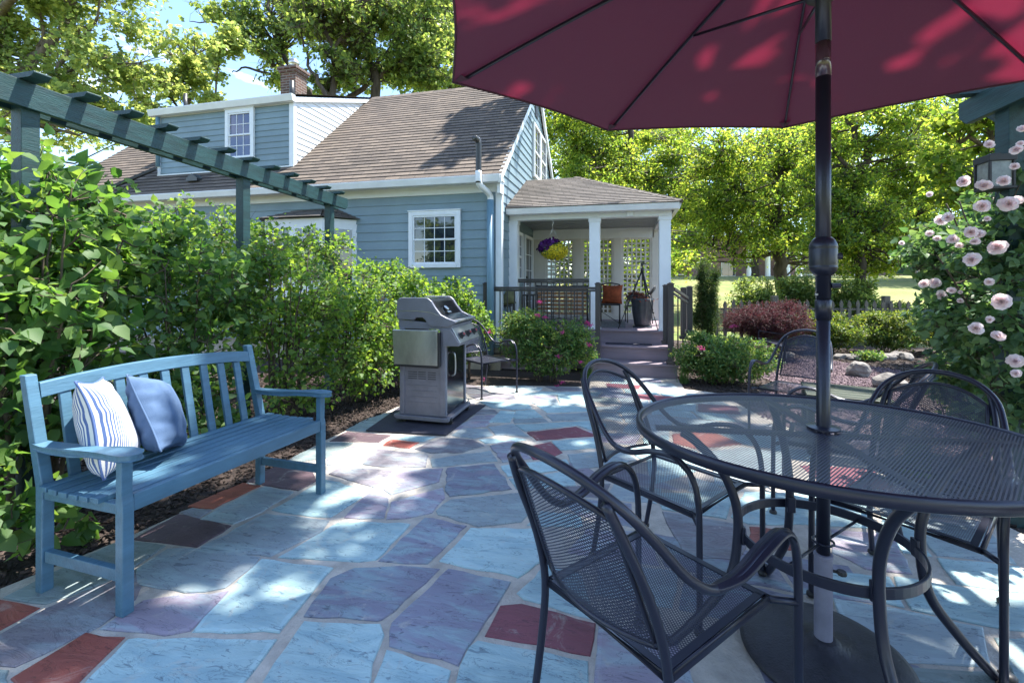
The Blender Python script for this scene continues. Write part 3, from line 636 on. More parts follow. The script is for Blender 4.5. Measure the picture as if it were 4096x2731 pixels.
def stone(poly, kind, rng, dz=0.0, sh=.001):
    p0 = rough(shrink(poly, sh), rng); p1 = shrink(p0, .004)
    c, c2 = STC[kind]; f = rng.uniform(.88, 1.14); tl = rng.normal(size=2) * .003
    cx = sum(p[0] for p in p0) / len(p0); cy = sum(p[1] for p in p0) / len(p0)
    if sum(p0[i][0] * p0[(i + 1) % len(p0)][1] - p0[(i + 1) % len(p0)][0] * p0[i][1] for i in range(len(p0))) < 0: p0 = p0[::-1]; p1 = p1[::-1]
    n = len(p0); o = len(SV)
    hz = lambda p, d: gz(p[1]) + d + dz + (p[0] - cx) * tl[0] + (p[1] - cy) * tl[1]
    for p in p0: SV.append((p[0], p[1], gz(p[1]) - .03))
    for p in p0: SV.append((p[0], p[1], hz(p, -.0035)))
    for p in p1: SV.append((p[0], p[1], hz(p, 0)))
    p2 = shrink(p1, .012 + .006 * rng.random())
    p2 = [(a + rng.normal() * .003, b + rng.normal() * .003) for a, b in p2]
    for p in p2: SV.append((p[0], p[1], hz(p, .0006)))
    fs = [tuple(o + 3 * n + i for i in range(n))]; rim = 1 + min(.14, max(0, rng.normal() * .12))
    for r_ in (0, n, 2 * n): fs += [(o + r_ + i, o + r_ + (i + 1) % n, o + r_ + n + (i + 1) % n, o + r_ + n + i) for i in range(n)]
    for i, q in enumerate(fs):
        k_ = rim if i > 2 * n else 1
        SF.append(q); SC.append((*(min(1, x * f * k_) for x in c), 1)); SC2.append((*(min(1, x * f * k_) for x in c2), 1))
traced = []
for K, kind, pl in ST:
    w = [tuple(gnd(*K(p))[:2]) for p in pl]; traced.append(w); stone(w, kind, rs)
# the stones nobody traced: a loose running pattern, cut where the traced ones lie
gxs, gys = [], []
y = -1.8; row = 0
kinds = ['b', 'b', 's', 's', 'v', 'd', 'g', 'p', 'b', 's', 'b', 'v', 's', 'm']
def sdist(p, poly):
    m = 1e9; n = len(poly)
    for i in range(n):
        a = np.array(poly[i]); b = np.array(poly[(i + 1) % n]); q = np.array(p); t = np.clip((q - a).dot(b - a) / max(1e-9, (b - a).dot(b - a)), 0, 1); m = min(m, np.linalg.norm(q - a - (b - a) * t))
    return m
while y < 6.9:
    h = .26 + .12 * rs.random(); x = -2.6 + .3 * (row % 2)
    while x < 2.4:
        w = .3 + .25 * rs.random()
        q = [(x, y), (x + w, y), (x + w, y + h), (x, y + h)]
        q = [(a + .03 * math.sin(9 * b + a * 3), b + .04 * math.sin(3.1 * a + 1.7)) for a, b in q]; c = (x + w / 2, y + h / 2)
        pts = q + [((q[i][0] + q[(i + 1) % 4][0]) / 2, (q[i][1] + q[(i + 1) % 4][1]) / 2) for i in range(4)] + [c]
        if all(inside(p, patio_poly) for p in q):
            hit = sum(any(inside(p, t) for t in traced) for p in pts)
            if hit == 0: stone(q, kinds[rs.integers(len(kinds))], rs, -.001, .012)
            elif hit <= 4 and not any(inside(c, t) for t in traced):
                # pull the covered corners in until they are free
                qq = []
                for p in q:
                    k = 0
                    while k < 12 and any(inside(p, t) for t in traced): p = (p[0] + (c[0] - p[0]) * .12, p[1] + (c[1] - p[1]) * .12); k += 1
                    qq.append(p)
                stone(qq, kinds[rs.integers(len(kinds))], rs, -.004, .008)
        x += w
    y += h; row += 1
me = bpy.data.meshes.new('patio'); me.from_pydata(SV, [], SF); me.materials.append(M['stone'])
for nm, arr in (('col', SC), ('col2', SC2)):
    at = me.color_attributes.new(nm, 'FLOAT_COLOR', 'CORNER'); d = []
    for p, c in zip(me.polygons, arr): d += list(c) * p.loop_total
    at.data.foreach_set('color', d)
po = bpy.data.objects.new('patio', me); COL.objects.link(po); po['kind'] = 'structure'

# loose mulch and gravel
def scatter(name, label, n, fn, size, m, seed, flatness=.35):
    rng = np.random.default_rng(seed); P = fn(rng, n); k = len(P); D = rng.normal(size=(k, 3)); D[:, 2] *= flatness; D = unit(D)
    Nn = np.zeros((k, 3)); Nn[:, 2] = 1; Nn = unit(Nn + rng.normal(size=(k, 3)) * .5); X = unit(np.cross(D, Nn)); Z = np.cross(X, D)
    s = size * rng.uniform(.4, 1.5, (k, 1)); w = s * rng.uniform(.18, .6, (k, 1)); h = w * .35
    V = np.zeros((k, 8, 3)); i = 0
    for a in (-1, 1):
        for b in (-1, 1):
            for c in (-1, 1): V[:, i] = P + D * s * a * .5 + X * w * b * .5 * (.7 if a > 0 else 1) + Z * h * c * .5; i += 1
    Fq = np.array([[0, 1, 3, 2], [4, 6, 7, 5], [0, 4, 5, 1], [2, 3, 7, 6], [0, 2, 6, 4], [1, 5, 7, 3]])
    o = np_mesh(name, V.reshape(-1, 3), (Fq[None] + (np.arange(k) * 8)[:, None, None]).reshape(-1, 4), m); tagp(o, label, name.replace('_', ' '), None, 'stuff'); return o
def mulch_pts(rng, n):
    X = rng.uniform(-5.2, -2.2, n * 2); Y = rng.uniform(.6, 6.4, n * 2); ok = [not inside((x, y), patio_poly) for x, y in zip(X, Y)]
    P = np.stack([X, Y, -SL * Y - .012 + rng.uniform(0, .012, 2 * n)], -1)[ok][:n]; return P
scatter('bark_chips', 'dark brown shredded bark mulch lying behind the bench and under the shrubs', 26000, mulch_pts, .028, M['mulchchip'], 11)
def mulch_pts2(rng, n):
    X = rng.uniform(.6, 7.5, n * 2); Y = rng.uniform(2.2, 11.5, n * 2); ok = [not inside((x, y), patio_poly) and not inside((x, y), gravel_poly) for x, y in zip(X, Y)]
    return np.stack([X, Y, -SL * Y - .012 + rng.uniform(0, .012, 2 * n)], -1)[ok][:n]
scatter('bark_mulch', 'black bark mulch filling the garden bed between patio and picket fence', 22000, mulch_pts2, .035, M['mulchchip'], 12)
def grav_pts(rng, n):
    X = rng.uniform(1.2, 4.4, n * 3); Y = rng.uniform(3.7, 9.7, n * 3); ok = [inside((x, y), gravel_poly) for x, y in zip(X, Y)]
    return np.stack([X, Y, -SL * Y - .006 + rng.uniform(0, .008, 3 * n)], -1)[ok][:n]
scatter('loose_gravel', 'pinkish grey gravel covering the path beyond the patio chairs', 14000, grav_pts, .022, M['gravelchip'], 13, .8)

# ================================================================== THE HOUSE
XG, YF, ZE, YE, YR, ZR, XL, XR = -1.895, 6.9, 2.87, 6.62, 9.8, 5.64, -11.5, -1.80
SLP = (ZR - ZE) / (YR - YE)
house = thing('house', 'blue clapboard house with brown shingle roof, dormer and white trim', 'house', (-6.5, 6.9, gz(6.9)))
def lap_y(mb, x0, x1, z0, z1, Y, e=.147, d=.016):     # courses on a wall facing -Y
    z = z1
    while z > z0 + .02:
        b = max(z - e, z0)
        mb.add([(x0, Y - d, b), (x1, Y - d, b), (x1, Y - .002, z), (x0, Y - .002, z), (x0, Y, b), (x1, Y, b)], [(0, 1, 2, 3), (4, 5, 1, 0)]); z -= e
w = MB(); lap_y(w, XL, XG - .07, .28, 2.66, YF)
def zroof(Y): return ZE + SLP * (min(Y, 2 * YR - Y) - YE) - .05
z = 2.66 + .147 * 20
while z > .28:                                         # gable wall facing +X
    b = z - .147
    def yl(zz): return max(YF + .01, YE + (zz + .10 - ZE) / SLP)
    y0b, y0t = yl(b), yl(z); y1b, y1t = 2 * YR - y0b, 2 * YR - y0t
    if y1t > y0t + .02:
        w.add([(XG + .016, y0b, b), (XG + .016, y1b, b), (XG + .002, y1t, z), (XG + .002, y0t, z), (XG, y0b, b), (XG, y1b, b)], [(0, 1, 2, 3), (4, 5, 1, 0)])
    z = b
w.box(XL, XG, YF + .003, 2 * YR - YF, .2, 2.9)
w.prism([(YF + .01, 2.8), (2 * YR - YF - .01, 2.8), (YR, ZR - .12)], 'x', XL + .02, XG - .002)
w.build('wall', M['siding'], house)
MB().box(XL + .02, XG - .02, YF + .03, 2 * YR - YF, gz(YF) - .1, .28).build('foundation', M['tan'], house)
tr = MB()
tr.box(XL, XG + .03, YF - .03, YF + .004, 2.652, 2.80)                    # frieze
tr.box(XG - .075, XG + .022, YF - .024, YF + .09, .26, 2.651)            # corner board
tr.box(XG - .0, XG + .05, YF - .2, YF + .02, 2.60, 2.85)                 # cornice return
tr.box(XL - .2, XR - .03, YE + .06, YF + .003, 2.79, 2.815)                # soffit
tr.build('trim', M['white'], house, bevel=.003)
g = MB(); g.prism([(YE - .03, 2.755), (YE + .07, 2.755), (YE + .07, 2.86), (YE - .05, 2.865), (YE - .05, 2.845)], 'x', XL - .2, XR - .02)
g.build('gutter', M['gutter'], house, bevel=.004)
for X0, X1 in ((XR - .05, XR + .0), (XL - .25, XL - .2)):
    rk = MB()
    rk.add([(X0, YE - .02, ZE - .13), (X1, YE - .02, ZE - .13), (X1, YR, ZR - .15), (X0, YR, ZR - .15), (X0, YE - .02, ZE - .01), (X1, YE - .02, ZE - .01), (X1, YR, ZR - .01), (X0, YR, ZR - .01)],
           [(0, 3, 2, 1), (4, 5, 6, 7), (0, 1, 5, 4), (1, 2, 6, 5), (2, 3, 7, 6), (3, 0, 4, 7)])
    rk.build('rake_board', M['white'], house); rk = MB(); Y2 = 2 * YR
    rk.add([(X0, Y2 - YE, ZE - .13), (X1, Y2 - YE, ZE - .13), (X1, YR, ZR - .15), (X0, YR, ZR - .15), (X0, Y2 - YE, ZE - .01), (X1, Y2 - YE, ZE - .01), (X1, YR, ZR - .01), (X0, YR, ZR - .01)],
           [(0, 1, 2, 3), (7, 6, 5, 4), (4, 5, 1, 0), (5, 6, 2, 1), (6, 7, 3, 2), (7, 4, 0, 3)])
    rk.build('rake_board', M['white'], house)
def shingles(mb, quads, e=.128, lift=.012):
    """quads: (lower-left, lower-right, upper-right, upper-left); courses laid as overlapping strips"""
    for a, b, c, d in quads:
        a, b, c, d = map(Vector, (a, b, c, d)); H = ((d - a).length + (c - b).length) / 2; n = max(1, int(round(H / e)))
        N = (b - a).cross(d - a).normalized()
        if N.z < 0: N = -N
        for i in range(n):
            t0, t1 = i / n, min(1, (i + 1.0) / n)
            l0, r0, l1, r1 = a.lerp(d, t0), b.lerp(c, t0), a.lerp(d, t1), b.lerp(c, t1)
            mb.add([l0 + N * lift, r0 + N * lift, r1 + N * .001, l1 + N * .001, l0, r0], [(0, 1, 2, 3), (4, 5, 1, 0)])
rf = MB(); Y2 = 2 * YR
shingles(rf, [((XL - .25, YE, ZE), (XR, YE, ZE), (XR, YR, ZR), (XL - .25, YR, ZR)), ((XR, Y2 - YE, ZE), (XL - .25, Y2 - YE, ZE), (XL - .25, YR, ZR), (XR, YR, ZR))])
rf.add([(XL - .25, YE, ZE - .02), (XR, YE, ZE - .02), (XR, YR, ZR - .02), (XL - .25, YR, ZR - .02)], [(0, 3, 2, 1)])
for i in range(48):
    x0 = XL - .25 + (XR - XL + .25) / 48 * i; x1 = x0 + (XR - XL + .25) / 48
    rf.add([(x0, YR - .13, ZR - .095), (x1, YR - .13, ZR - .095), (x1 + .01, YR, ZR + .028), (x0, YR, ZR + .02), (x0, YR + .13, ZR - .095), (x1, YR + .13, ZR - .095)], [(0, 1, 2, 3), (3, 2, 5, 4)])
c_ = 1 / math.cos(math.atan(SLP))
roof = rf.build('roof', M['shingle'], house, uvf=lambda p: (p.x, (abs(p.y - YR)) * c_))
# chimney
ch = MB().box(-8.57, -8.12, 9.9, 10.32, 5.35, 6.58).box(-8.60, -8.09, 9.87, 10.35, 6.58, 6.655).box(-8.63, -8.06, 9.84, 10.38, 6.655, 6.73)
cho = ch.build('chimney', M['brick'], roof, uvf=lambda p: (p.x + p.y, p.z))
MB().box(-8.585, -8.105, 9.885, 10.335, 5.3, 5.92).build('flashing', M['darkpipe'], cho)
MB().lathe([(.11, 0), (.11, .08), (.09, .1), (.14, .13), (.14, .19), (.08, .21), (.10, .25), (.02, .28)], (-8.33, 10.1, 6.73), 16).build('chimney_pot', M['steel'], cho, smooth=True)
# dormer
YD, ZD, XD0, XD1 = 7.2, 4.67, -9.14, -5.95
ck = MB(); dm = MB(); lap_y(dm, XD0 + .06, XD1 - .07, 3.36, 4.53, YD, .112, .014)
z = 4.60
zs = lambda Y: ZD - .05 + (ZR - ZD) * (Y - YD) / (YR - YD)       # dormer roof underside
k = 0
while z > 3.42 - .0:
    z -= .10
for i in range(22):                                    # cheek siding facing +X
    zt = 3.40 + .112 * (i + 1); zb = zt - .112
    def span(zz):
        y0 = YD + .05 if zz <= ZD - .05 else YD + (zz - ZD + .05) / (ZR - ZD) * (YR - YD)
        y1 = YE + (zz - ZE) / SLP
        return y0, y1
    (a0, a1), (b0, b1) = span(zb), span(zt)
    if b1 > b0: ck.add([(XD1 + .014, a0, zb), (XD1 + .014, a1, zb), (XD1 + .001, b1, zt), (XD1 + .001, b0, zt), (XD1, a0, zb), (XD1, a1, zb)], [(0, 1, 2, 3), (4, 5, 1, 0)])
dm.prism([(YD + .002, 3.3), (YD + .002, 4.62), (YR, ZR - .1), (YD + .6, 3.3)], 'x', XD0 + .02, XD1 - .002)
dormer = dm.build('dormer', M['siding'], house); ck.build('dormer_cheek', M['white'], dormer)
t2 = MB().box(XD1 - .08, XD1 + .02, YD - .02, YD + .055, 3.39, 4.6).box(XD0, XD0 + .07, YD - .02, YD + .05, 3.39, 4.6)
t2.box(XD0 + .07, XD1 - .08, YD - .022, YD + .001, 4.535, 4.6).box(XD0, XD1 + .02, YD - .03, YD - .0, 3.365, 3.39)
t2w = MB(); t2.prism([(YD - .02, ZD - .12), (YR, ZR - .11), (YR, ZR - .02), (YD - .02, ZD - .02)], 'x', XD1 + .021, XD1 + .05)
t2.build('dormer_trim', M['white'], dormer, bevel=.003)
MB().prism([(YD - .04, ZD - .13), (YD - .11, ZD - .12), (YD - .14, ZD - .02), (YD - .14, ZD), (YD - .03, ZD)], 'x', XD0 - .12, XD1 + .07).build('dormer_gutter', M['gutter'], dormer, bevel=.003)
dr = MB(); shingles(dr, [((XD0 - .12, YD - .1, ZD - .01), (XD1 + .07, YD - .1, ZD - .01), (XD1 + .07, YR, ZR + .01), (XD0 - .12, YR, ZR + .01))])
dr.build('dormer_roof', M['shingle'], dormer, uvf=lambda p: (p.x, p.y))
def sash_window(parent, x0, x1, z0, z1, Y, cols, rows, gm, split=True, name='window', fw=.07):
    f = MB(); d = Y - .045
    f.box(x0, x0 + fw, d, Y, z0, z1).box(x1 - fw, x1, d, Y, z0, z1).box(x0 + fw, x1 - fw, d, Y, z1 - fw, z1).box(x0 + fw, x1 - fw, d - .012, Y, z0, z0 + fw * .9)
    f.box(x0 - .012, x1 + .012, d - .012, Y - .002, z1, z1 + .018)
    xi0, xi1, zi0, zi1 = x0 + fw, x1 - fw, z0 + fw * .9, z1 - fw; s = .028
    for (a, b, yy) in ((zi0, (zi0 + zi1) / 2 + .012, Y - .018), ((zi0 + zi1) / 2 - .012, zi1, Y - .034)):
        f.box(xi0, xi0 + s, yy, Y - .001, a, b).box(xi1 - s, xi1, yy, Y - .001, a, b).box(xi0 + s, xi1 - s, yy, Y - .001, a, a + s).box(xi0 + s, xi1 - s, yy, Y - .001, b - s, b)
    w_ = f.build(name, M['white'], parent, bevel=.002)
    MB().box(xi0 + s - .001, xi1 - s + .001, Y - .012, Y - .004, zi0 + .01, zi1 - .01).build('pane', gm, w_)
    m = MB()
    for i in range(1, cols):
        x = xi0 + s + (xi1 - xi0 - 2 * s) * i / cols; m.box(x - .006, x + .006, Y - .019, Y - .0125, zi0 + s, zi1 - s)
    for h0, h1 in ((zi0 + s, (zi0 + zi1) / 2 - .012), ((zi0 + zi1) / 2 + .012, zi1 - s)):
        for j in range(1, rows): zz = h0 + (h1 - h0) * j / rows; m.box(xi0 + s, xi1 - s, Y - .0195, Y - .013, zz - .006, zz + .006)
    m.build('muntins', M['white'], w_)
    return w_
a = atY(909, 438, YD); b = atY(1022, 633, YD)
sash_window(dormer, a.x, b.x, 3.55, 4.53, YD - .012, 3, 2, M['blueglass'])
sash_window(house, -3.45, -2.55, 1.47, 2.39, YF - .013, 4, 2, M['glass'])
# pair of gable windows facing +X and the louvre
def xwin(parent, y0, y1, z0, z1, X, name='window', door=False):
    f = MB(); fw = .06
    f.box(X, X + .05, y0, y0 + fw, z0, z1).box(X, X + .05, y1 - fw, y1, z0, z1).box(X, X + .05, y0 + fw, y1 - fw, z1 - fw, z1).box(X, X + .06, y0 + fw, y1 - fw, z0, z0 + fw)
    zm = (z0 + z1) / 2
    if not door: f.box(X, X + .035, y0 + fw, y1 - fw, zm - .02, zm + .02)
    w_ = f.build(name, M['white'], parent, bevel=.002)
    MB().box(X + .004, X + .012, y0 + fw - .001, y1 - fw + .001, z0 + fw - .001, z1 - fw + .001).build('pane', M['glass'], w_)
    m = MB()
    for i in range(1, 3): yy = y0 + fw + (y1 - y0 - 2 * fw) * i / 3; m.box(X + .0125, X + .022, yy - .006, yy + .006, z0 + fw, z1 - fw)
    n = 5 if door else 4
    for j in range(1, n): zz = z0 + fw + (z1 - z0 - 2 * fw) * j / n; m.box(X + .013, X + .0225, y0 + fw, y1 - fw, zz - .006, zz + .006)
    m.build('muntins', M['white'], w_); return w_
xwin(house, 9.36, 10.12, 3.45, 4.60, XG + .014); xwin(house, 10.15, 10.91, 3.45, 4.60, XG + .014)
lv = MB()
for i in range(9): lv.box(XG + .01, XG + .03, 9.65, 9.95, 4.84 + i * .04, 4.862 + i * .04)
lv.build('louvre_vent', M['darkpipe'], house)
# bay window
bay = MB(); bp = [(-4.43, 6.9), (-4.78, 6.45), (-5.9, 6.45), (-6.25, 6.9)]
bay.prism([(x, y_) for x, y_ in bp], 'z', .9, 2.29)
bayo = bay.build('bay_window', M['white'], house, bevel=.003)
br = MB(); rp = [(-4.36, 6.87), (-4.75, 6.36), (-5.93, 6.36), (-6.33, 6.87)]
for i in range(3): shingles(br, [((*rp[i], 2.3), (*rp[i + 1], 2.3), (-5.34 - .25 if i else -5.34 - .25, 6.88, 2.5), (-5.34 + .5 if i == 0 else -5.34 + .25, 6.88, 2.5))])
br.build('bay_roof', M['shingle2'], bayo, uvf=lambda p: (p.x, p.y))
gb = MB()
for (p, q) in ((bp[0], bp[1]), (bp[1], bp[2]), (bp[2], bp[3])):
    p, q = Vector((*p, 0)), Vector((*q, 0)); d = (q - p).normalized(); nn = Vector((d.y, -d.x, 0)); nn = nn if nn.y < 0 or nn.x > 0 else -nn
    L = (q - p).length; k = 1 if L < .7 else 2
    for i in range(k):
        s0, s1 = p + d * (L / k * i + .09), p + d * (L / k * (i + 1) - .09)
        gb.add([s0 + nn * .004 + Vector((0, 0, 1.2)), s1 + nn * .004 + Vector((0, 0, 1.2)), s1 + nn * .004 + Vector((0, 0, 2.12)), s0 + nn * .004 + Vector((0, 0, 2.12))], [(0, 1, 2, 3)])
gb.build('pane', M['glass'], bayo)
bmn = MB()
for x in (-5.72, -5.53, -5.15, -4.97): bmn.box(x - .008, x + .008, 6.436, 6.4455, 1.2, 2.12)
for z in (1.5, 1.66, 1.82, 1.97): bmn.box(-5.81, -4.87, 6.435, 6.445, z - .008, z + .008)
bmn.build('muntins', M['white'], bayo)
# pipes on the wall and roof
v0 = atY(1918, 700, 6.55)
pp = MB().tube([(v0.x, 6.5, 2.72), (v0.x, 6.5, 3.3), (v0.x - .01, 6.46, 3.36), (v0.x - .03, 6.40, 3.37)], .045, 14, smooth=4)
pp.build('vent_stack', M['darkpipe'], house, smooth=True)
MB().tube([(v0.x, 6.5, 2.9), (v0.x, 6.5, 2.76), (v0.x + .01, 6.55, 2.70), (v0.x + .06, 6.70, 2.64), (v0.x + .09, 6.80, 2.58), (v0.x + .09, 6.82, 2.50)], .048, 14, smooth=4).build('white_elbow', M['white'], house, smooth=True)
MB().tube([(v0.x + .09, 6.82, 2.52), (v0.x + .09, 6.82, .1)], .055, 16).build('wall_pipe', M['bluepipe'], house, smooth=True)
q0 = atY(628, 700, 7.15)
MB().tube([(-9.1, 7.16, 4.55), (-9.1, 7.16, 3.55)], .04, 8).build('downspout', M['bluepipe'], house, smooth=True)
MB().beam((-9.1, 7.12, 3.50), (-9.75, 6.72, 3.06), .08, .06).build('roof_spout', M['darkpipe'], house, bevel=.01)
MB().prism([(0, 0), (.26, 0), (.26, .05), (.13, .14), (0, .05)], 'y', 0, .2).build('roof_vent', M['darkpipe'], house).location += Vector((-8.05, 6.86, 3.14)) - Vector(house.location) + Vector(house.location)
a = atY(1168, 340, 7.6)
MB().tube([(a.x, 7.6, 4.7), (a.x, 7.6, 5.16)], .045, 12).build('vent_pipe', M['darkpipe'], house, smooth=True)
a = atY(742, 400, 8.0)
MB().tube([(a.x, 8.0, 4.8), (a.x, 8.0, 5.38)], .04, 12).lathe([(.16, 0), (.08, .06), (.05, .08)], (a.x, 8.0, 4.95), 14).build('vent_pipe', M['darkpipe'], house, smooth=True)

# ================================================================== THE PORCH
YP, ZK, YB, PX1 = 7.40, .482, 9.4, .605
porch = thing('porch', 'white columned side porch with lattice back wall and hipped shingle roof', 'porch', (-.6, 7.4, gz(7.4)))
dk = MB().box(XG + .02, .74, YP - .03, YB + .3, ZK - .025, ZK).box(XG + .03, .73, YP, YB + .25, gz(8), ZK - .026)
dk.build('deck', M['step'], porch, bevel=.004)
for x0, x1 in ((-1.90, -1.745), (-.555, -.385), (.52, .69)):
    cw = MB().box(x0, x1, YP, YP + .17, ZK, 2.27).box(x0 - .012, x1 + .012, YP - .012, YP + .182, 2.20, 2.262).box(x0 - .012, x1 + .012, YP - .012, YP + .182, ZK, ZK + .02)
    cw.build('column', M['white'], porch, bevel=.004)
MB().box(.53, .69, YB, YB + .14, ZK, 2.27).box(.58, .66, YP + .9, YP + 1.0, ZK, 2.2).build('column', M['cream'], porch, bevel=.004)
bm_ = MB().box(XG + .02, .70, YP - .02, YP + .15, 2.262, 2.39).box(.56, .70, YP + .151, YB + .2, 2.262, 2.39).box(XG + .02, .559, YB, YB + .14, 2.12, 2.39)
bm_.build('beam', M['white'], porch, bevel=.003)
MB().prism([(YP - .22, 2.335), (YP - .14, 2.33), (YP - .14, 2.43), (YP - .25, 2.43), (YP - .25, 2.41)], 'x', XG + .02, .79).build('gutter', M['gutter'], porch, bevel=.004)
MB().prism([(.74, 2.33), (.80, 2.335), (.83, 2.41), (.83, 2.43), (.74, 2.43)], 'y', YP - .14, YB + .3).box(XG + .05, .74, YP - .14, YP - .02, 2.385, 2.40).build('fascia', M['gutter'], porch)
pr = MB(); A_ = (XG, YP - .27, 2.43); B_ = (.84, YP - .27, 2.43); C_ = (-.90, 8.84, 3.25); D_ = (XG, 8.84, 3.25); E_ = (.84, 10.5, 2.43); G_ = (XG, 10.5, 2.43)
shingles(pr, [(A_, B_, C_, D_), (B_, E_, C_, C_), (E_, G_, D_, C_)], .112)
pr.add([A_, B_, E_, G_], [(0, 3, 2, 1)])
hp = Vector(B_); hq = Vector(C_)
for i in range(17):
    p, q = hp.lerp(hq, i / 17), hp.lerp(hq, (i + 1) / 17); s_ = Vector((.05, .05, -.0))
    pr.add([p + Vector((-.07, 0, .012)), p + Vector((0, 0, .035)), p + Vector((0, .08, .012)), q + Vector((-.07, 0, .018)), q + Vector((0, 0, .022)), q + Vector((0, .08, .018))], [(0, 1, 4, 3), (1, 2, 5, 4)])
pr.build('roof', M['shingle2'], porch, uvf=lambda p: (p.x + p.y * .3, p.z * 2.05))
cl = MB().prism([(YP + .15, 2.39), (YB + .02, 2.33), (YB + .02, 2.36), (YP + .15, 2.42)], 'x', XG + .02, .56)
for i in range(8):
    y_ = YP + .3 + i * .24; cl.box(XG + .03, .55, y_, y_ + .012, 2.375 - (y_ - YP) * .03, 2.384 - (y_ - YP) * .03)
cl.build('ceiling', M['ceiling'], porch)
# inner face of the beam is the dark sloped board ceiling; the back wall is lattice
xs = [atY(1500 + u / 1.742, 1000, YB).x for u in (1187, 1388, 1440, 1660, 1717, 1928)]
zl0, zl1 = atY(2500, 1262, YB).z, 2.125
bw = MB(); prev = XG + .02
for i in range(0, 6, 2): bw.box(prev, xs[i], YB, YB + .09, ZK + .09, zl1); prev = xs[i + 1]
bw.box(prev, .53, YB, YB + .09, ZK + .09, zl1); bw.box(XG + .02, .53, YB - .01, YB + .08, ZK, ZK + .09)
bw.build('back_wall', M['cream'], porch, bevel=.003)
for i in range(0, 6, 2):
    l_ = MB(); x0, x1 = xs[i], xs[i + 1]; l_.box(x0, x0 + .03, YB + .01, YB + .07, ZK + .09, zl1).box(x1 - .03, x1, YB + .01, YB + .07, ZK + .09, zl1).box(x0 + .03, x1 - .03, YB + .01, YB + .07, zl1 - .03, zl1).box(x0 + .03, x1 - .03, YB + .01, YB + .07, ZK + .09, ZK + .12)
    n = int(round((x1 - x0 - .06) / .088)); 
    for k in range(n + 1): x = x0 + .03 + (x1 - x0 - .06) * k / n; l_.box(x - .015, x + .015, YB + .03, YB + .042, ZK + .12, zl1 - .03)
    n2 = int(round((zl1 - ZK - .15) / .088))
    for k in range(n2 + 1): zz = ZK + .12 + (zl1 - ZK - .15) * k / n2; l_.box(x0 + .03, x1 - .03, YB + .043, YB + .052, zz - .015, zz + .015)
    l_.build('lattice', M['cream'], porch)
# door and window in the gable wall under the porch
def XZ(u, v): return atX(1500 + u / 1.742, 700 + v / 1.742, XG + .02)
a, b = XZ(977, 330), XZ(1018, 670)
xwin(house, a.y, b.y, 1.25, 2.14, XG + .014)
a, b = XZ(1032, 355), XZ(1090, 800)
dw = xwin(house, a.y, b.y, ZK, 2.14, XG + .014, 'door', True)
MB().lathe([(.02, 0), (.03, .02), (.02, .05)], (XG + .06, a.y + .1, 1.3), 10).build('handle', M['darkpipe'], dw)
# steps
sx0, sx1 = -.47, .735
for i, (y_, zt, x0, x1) in enumerate(((6.83, .062, -.50, .745), (7.09, .273, -.80, .72))):
    MB().box(x0, x1, y_, YP + .0 if i else 7.12, zt - .03, zt).box(x0 + .015, x1 - .015, y_ + .025, YP - .002, gz(7) - .06 if i == 0 else .062 - .0, zt - .031).build('step', M['step'], porch, bevel=.004)
MB().box(-2.08, -.81, 6.98, YP - .001, .24, .273).box(-2.06, -.82, 7.0, YP - .002, gz(7), .239).build('landing', M['step'], porch)
o = MB().box(*(lambda a, b: (a.x, b.x))(atZ(2250 + 690 / 3.92, 1360, .28), atZ(2250 + 1375 / 3.92, 1362, .28)), 7.22, 7.37, .2745, .282).build('stair_mat', M['mat'])
tagp(o, 'dark ribbed strip mat lying on the second porch step', 'mat')
# railings
rail = thing('porch_railing', 'bronze metal railing with thin balusters behind the pink flowering bush', 'railing', (-1.3, 6.9, gz(6.9)))
def post(mb, x, y_, z0, z1, w_=.075):
    mb.box(x - w_ / 2, x + w_ / 2, y_ - w_ / 2, y_ + w_ / 2, z0, z1 - .03).box(x - w_ / 2 - .008, x + w_ / 2 + .008, y_ - w_ / 2 - .008, y_ + w_ / 2 + .008, z1 - .03, z1 - .012)
    mb.box(x - w_ / 2 + .01, x + w_ / 2 - .01, y_ - w_ / 2 + .01, y_ + w_ / 2 - .01, z1 - .012, z1).box(x - w_ / 2 - .02, x + w_ / 2 + .02, y_ - w_ / 2 - .02, y_ + w_ / 2 + .02, z0, z0 + .05)
pA = atY(1500 + 1553 / 1.742, 1128, 6.88); pB = atY(1500 + 766 / 1.742, 1128, 6.82)
for p, z0 in ((pA, .062), (pB, gz(6.9))):
    m_ = MB(); post(m_, p.x, 6.88, z0, 1.235); m_.build('post', M['rail'], rail, bevel=.003)
r_ = MB().box(pB.x + .04, pA.x - .04, 6.85, 6.91, 1.13, 1.165).box(pB.x + .04, pA.x - .04, 6.865, 6.895, 1.095, 1.125).box(pB.x + .04, pA.x - .04, 6.865, 6.895, .10, .13)
r_.build('rail', M['rail'], rail, bevel=.003)
for i in range(1, 15):
    x = pB.x + (pA.x - pB.x) * i / 15; MB().box(x - .009, x + .009, 6.871, 6.889, .12, 1.10).build('baluster', M['rail'], rail)
rail2 = thing('deck_railing', 'bronze railing on the deck edge between two white porch columns', 'railing', (-1.1, 7.45, ZK))
r_ = MB().box(-1.74, -.56, 7.45, 7.51, 1.255, 1.29).box(-1.74, -.56, 7.465, 7.495, 1.225, 1.252).box(-1.74, -.56, 7.465, 7.495, .55, .58); r_.build('rail', M['rail'], rail2, bevel=.003)
for i in range(1, 12): x = -1.74 + 1.18 * i / 12; MB().box(x - .008, x + .008, 7.472, 7.488, .57, 1.23).build('baluster', M['rail'], rail2)
rail3 = thing('side_stair_railing', 'bronze sloping stair railing right of the porch steps beside the evergreen', 'railing', (.9, 7.2, gz(7)))
def PP(u, v): return (2600 + u / 2.613, 900 + v / 2.613)
posts = []
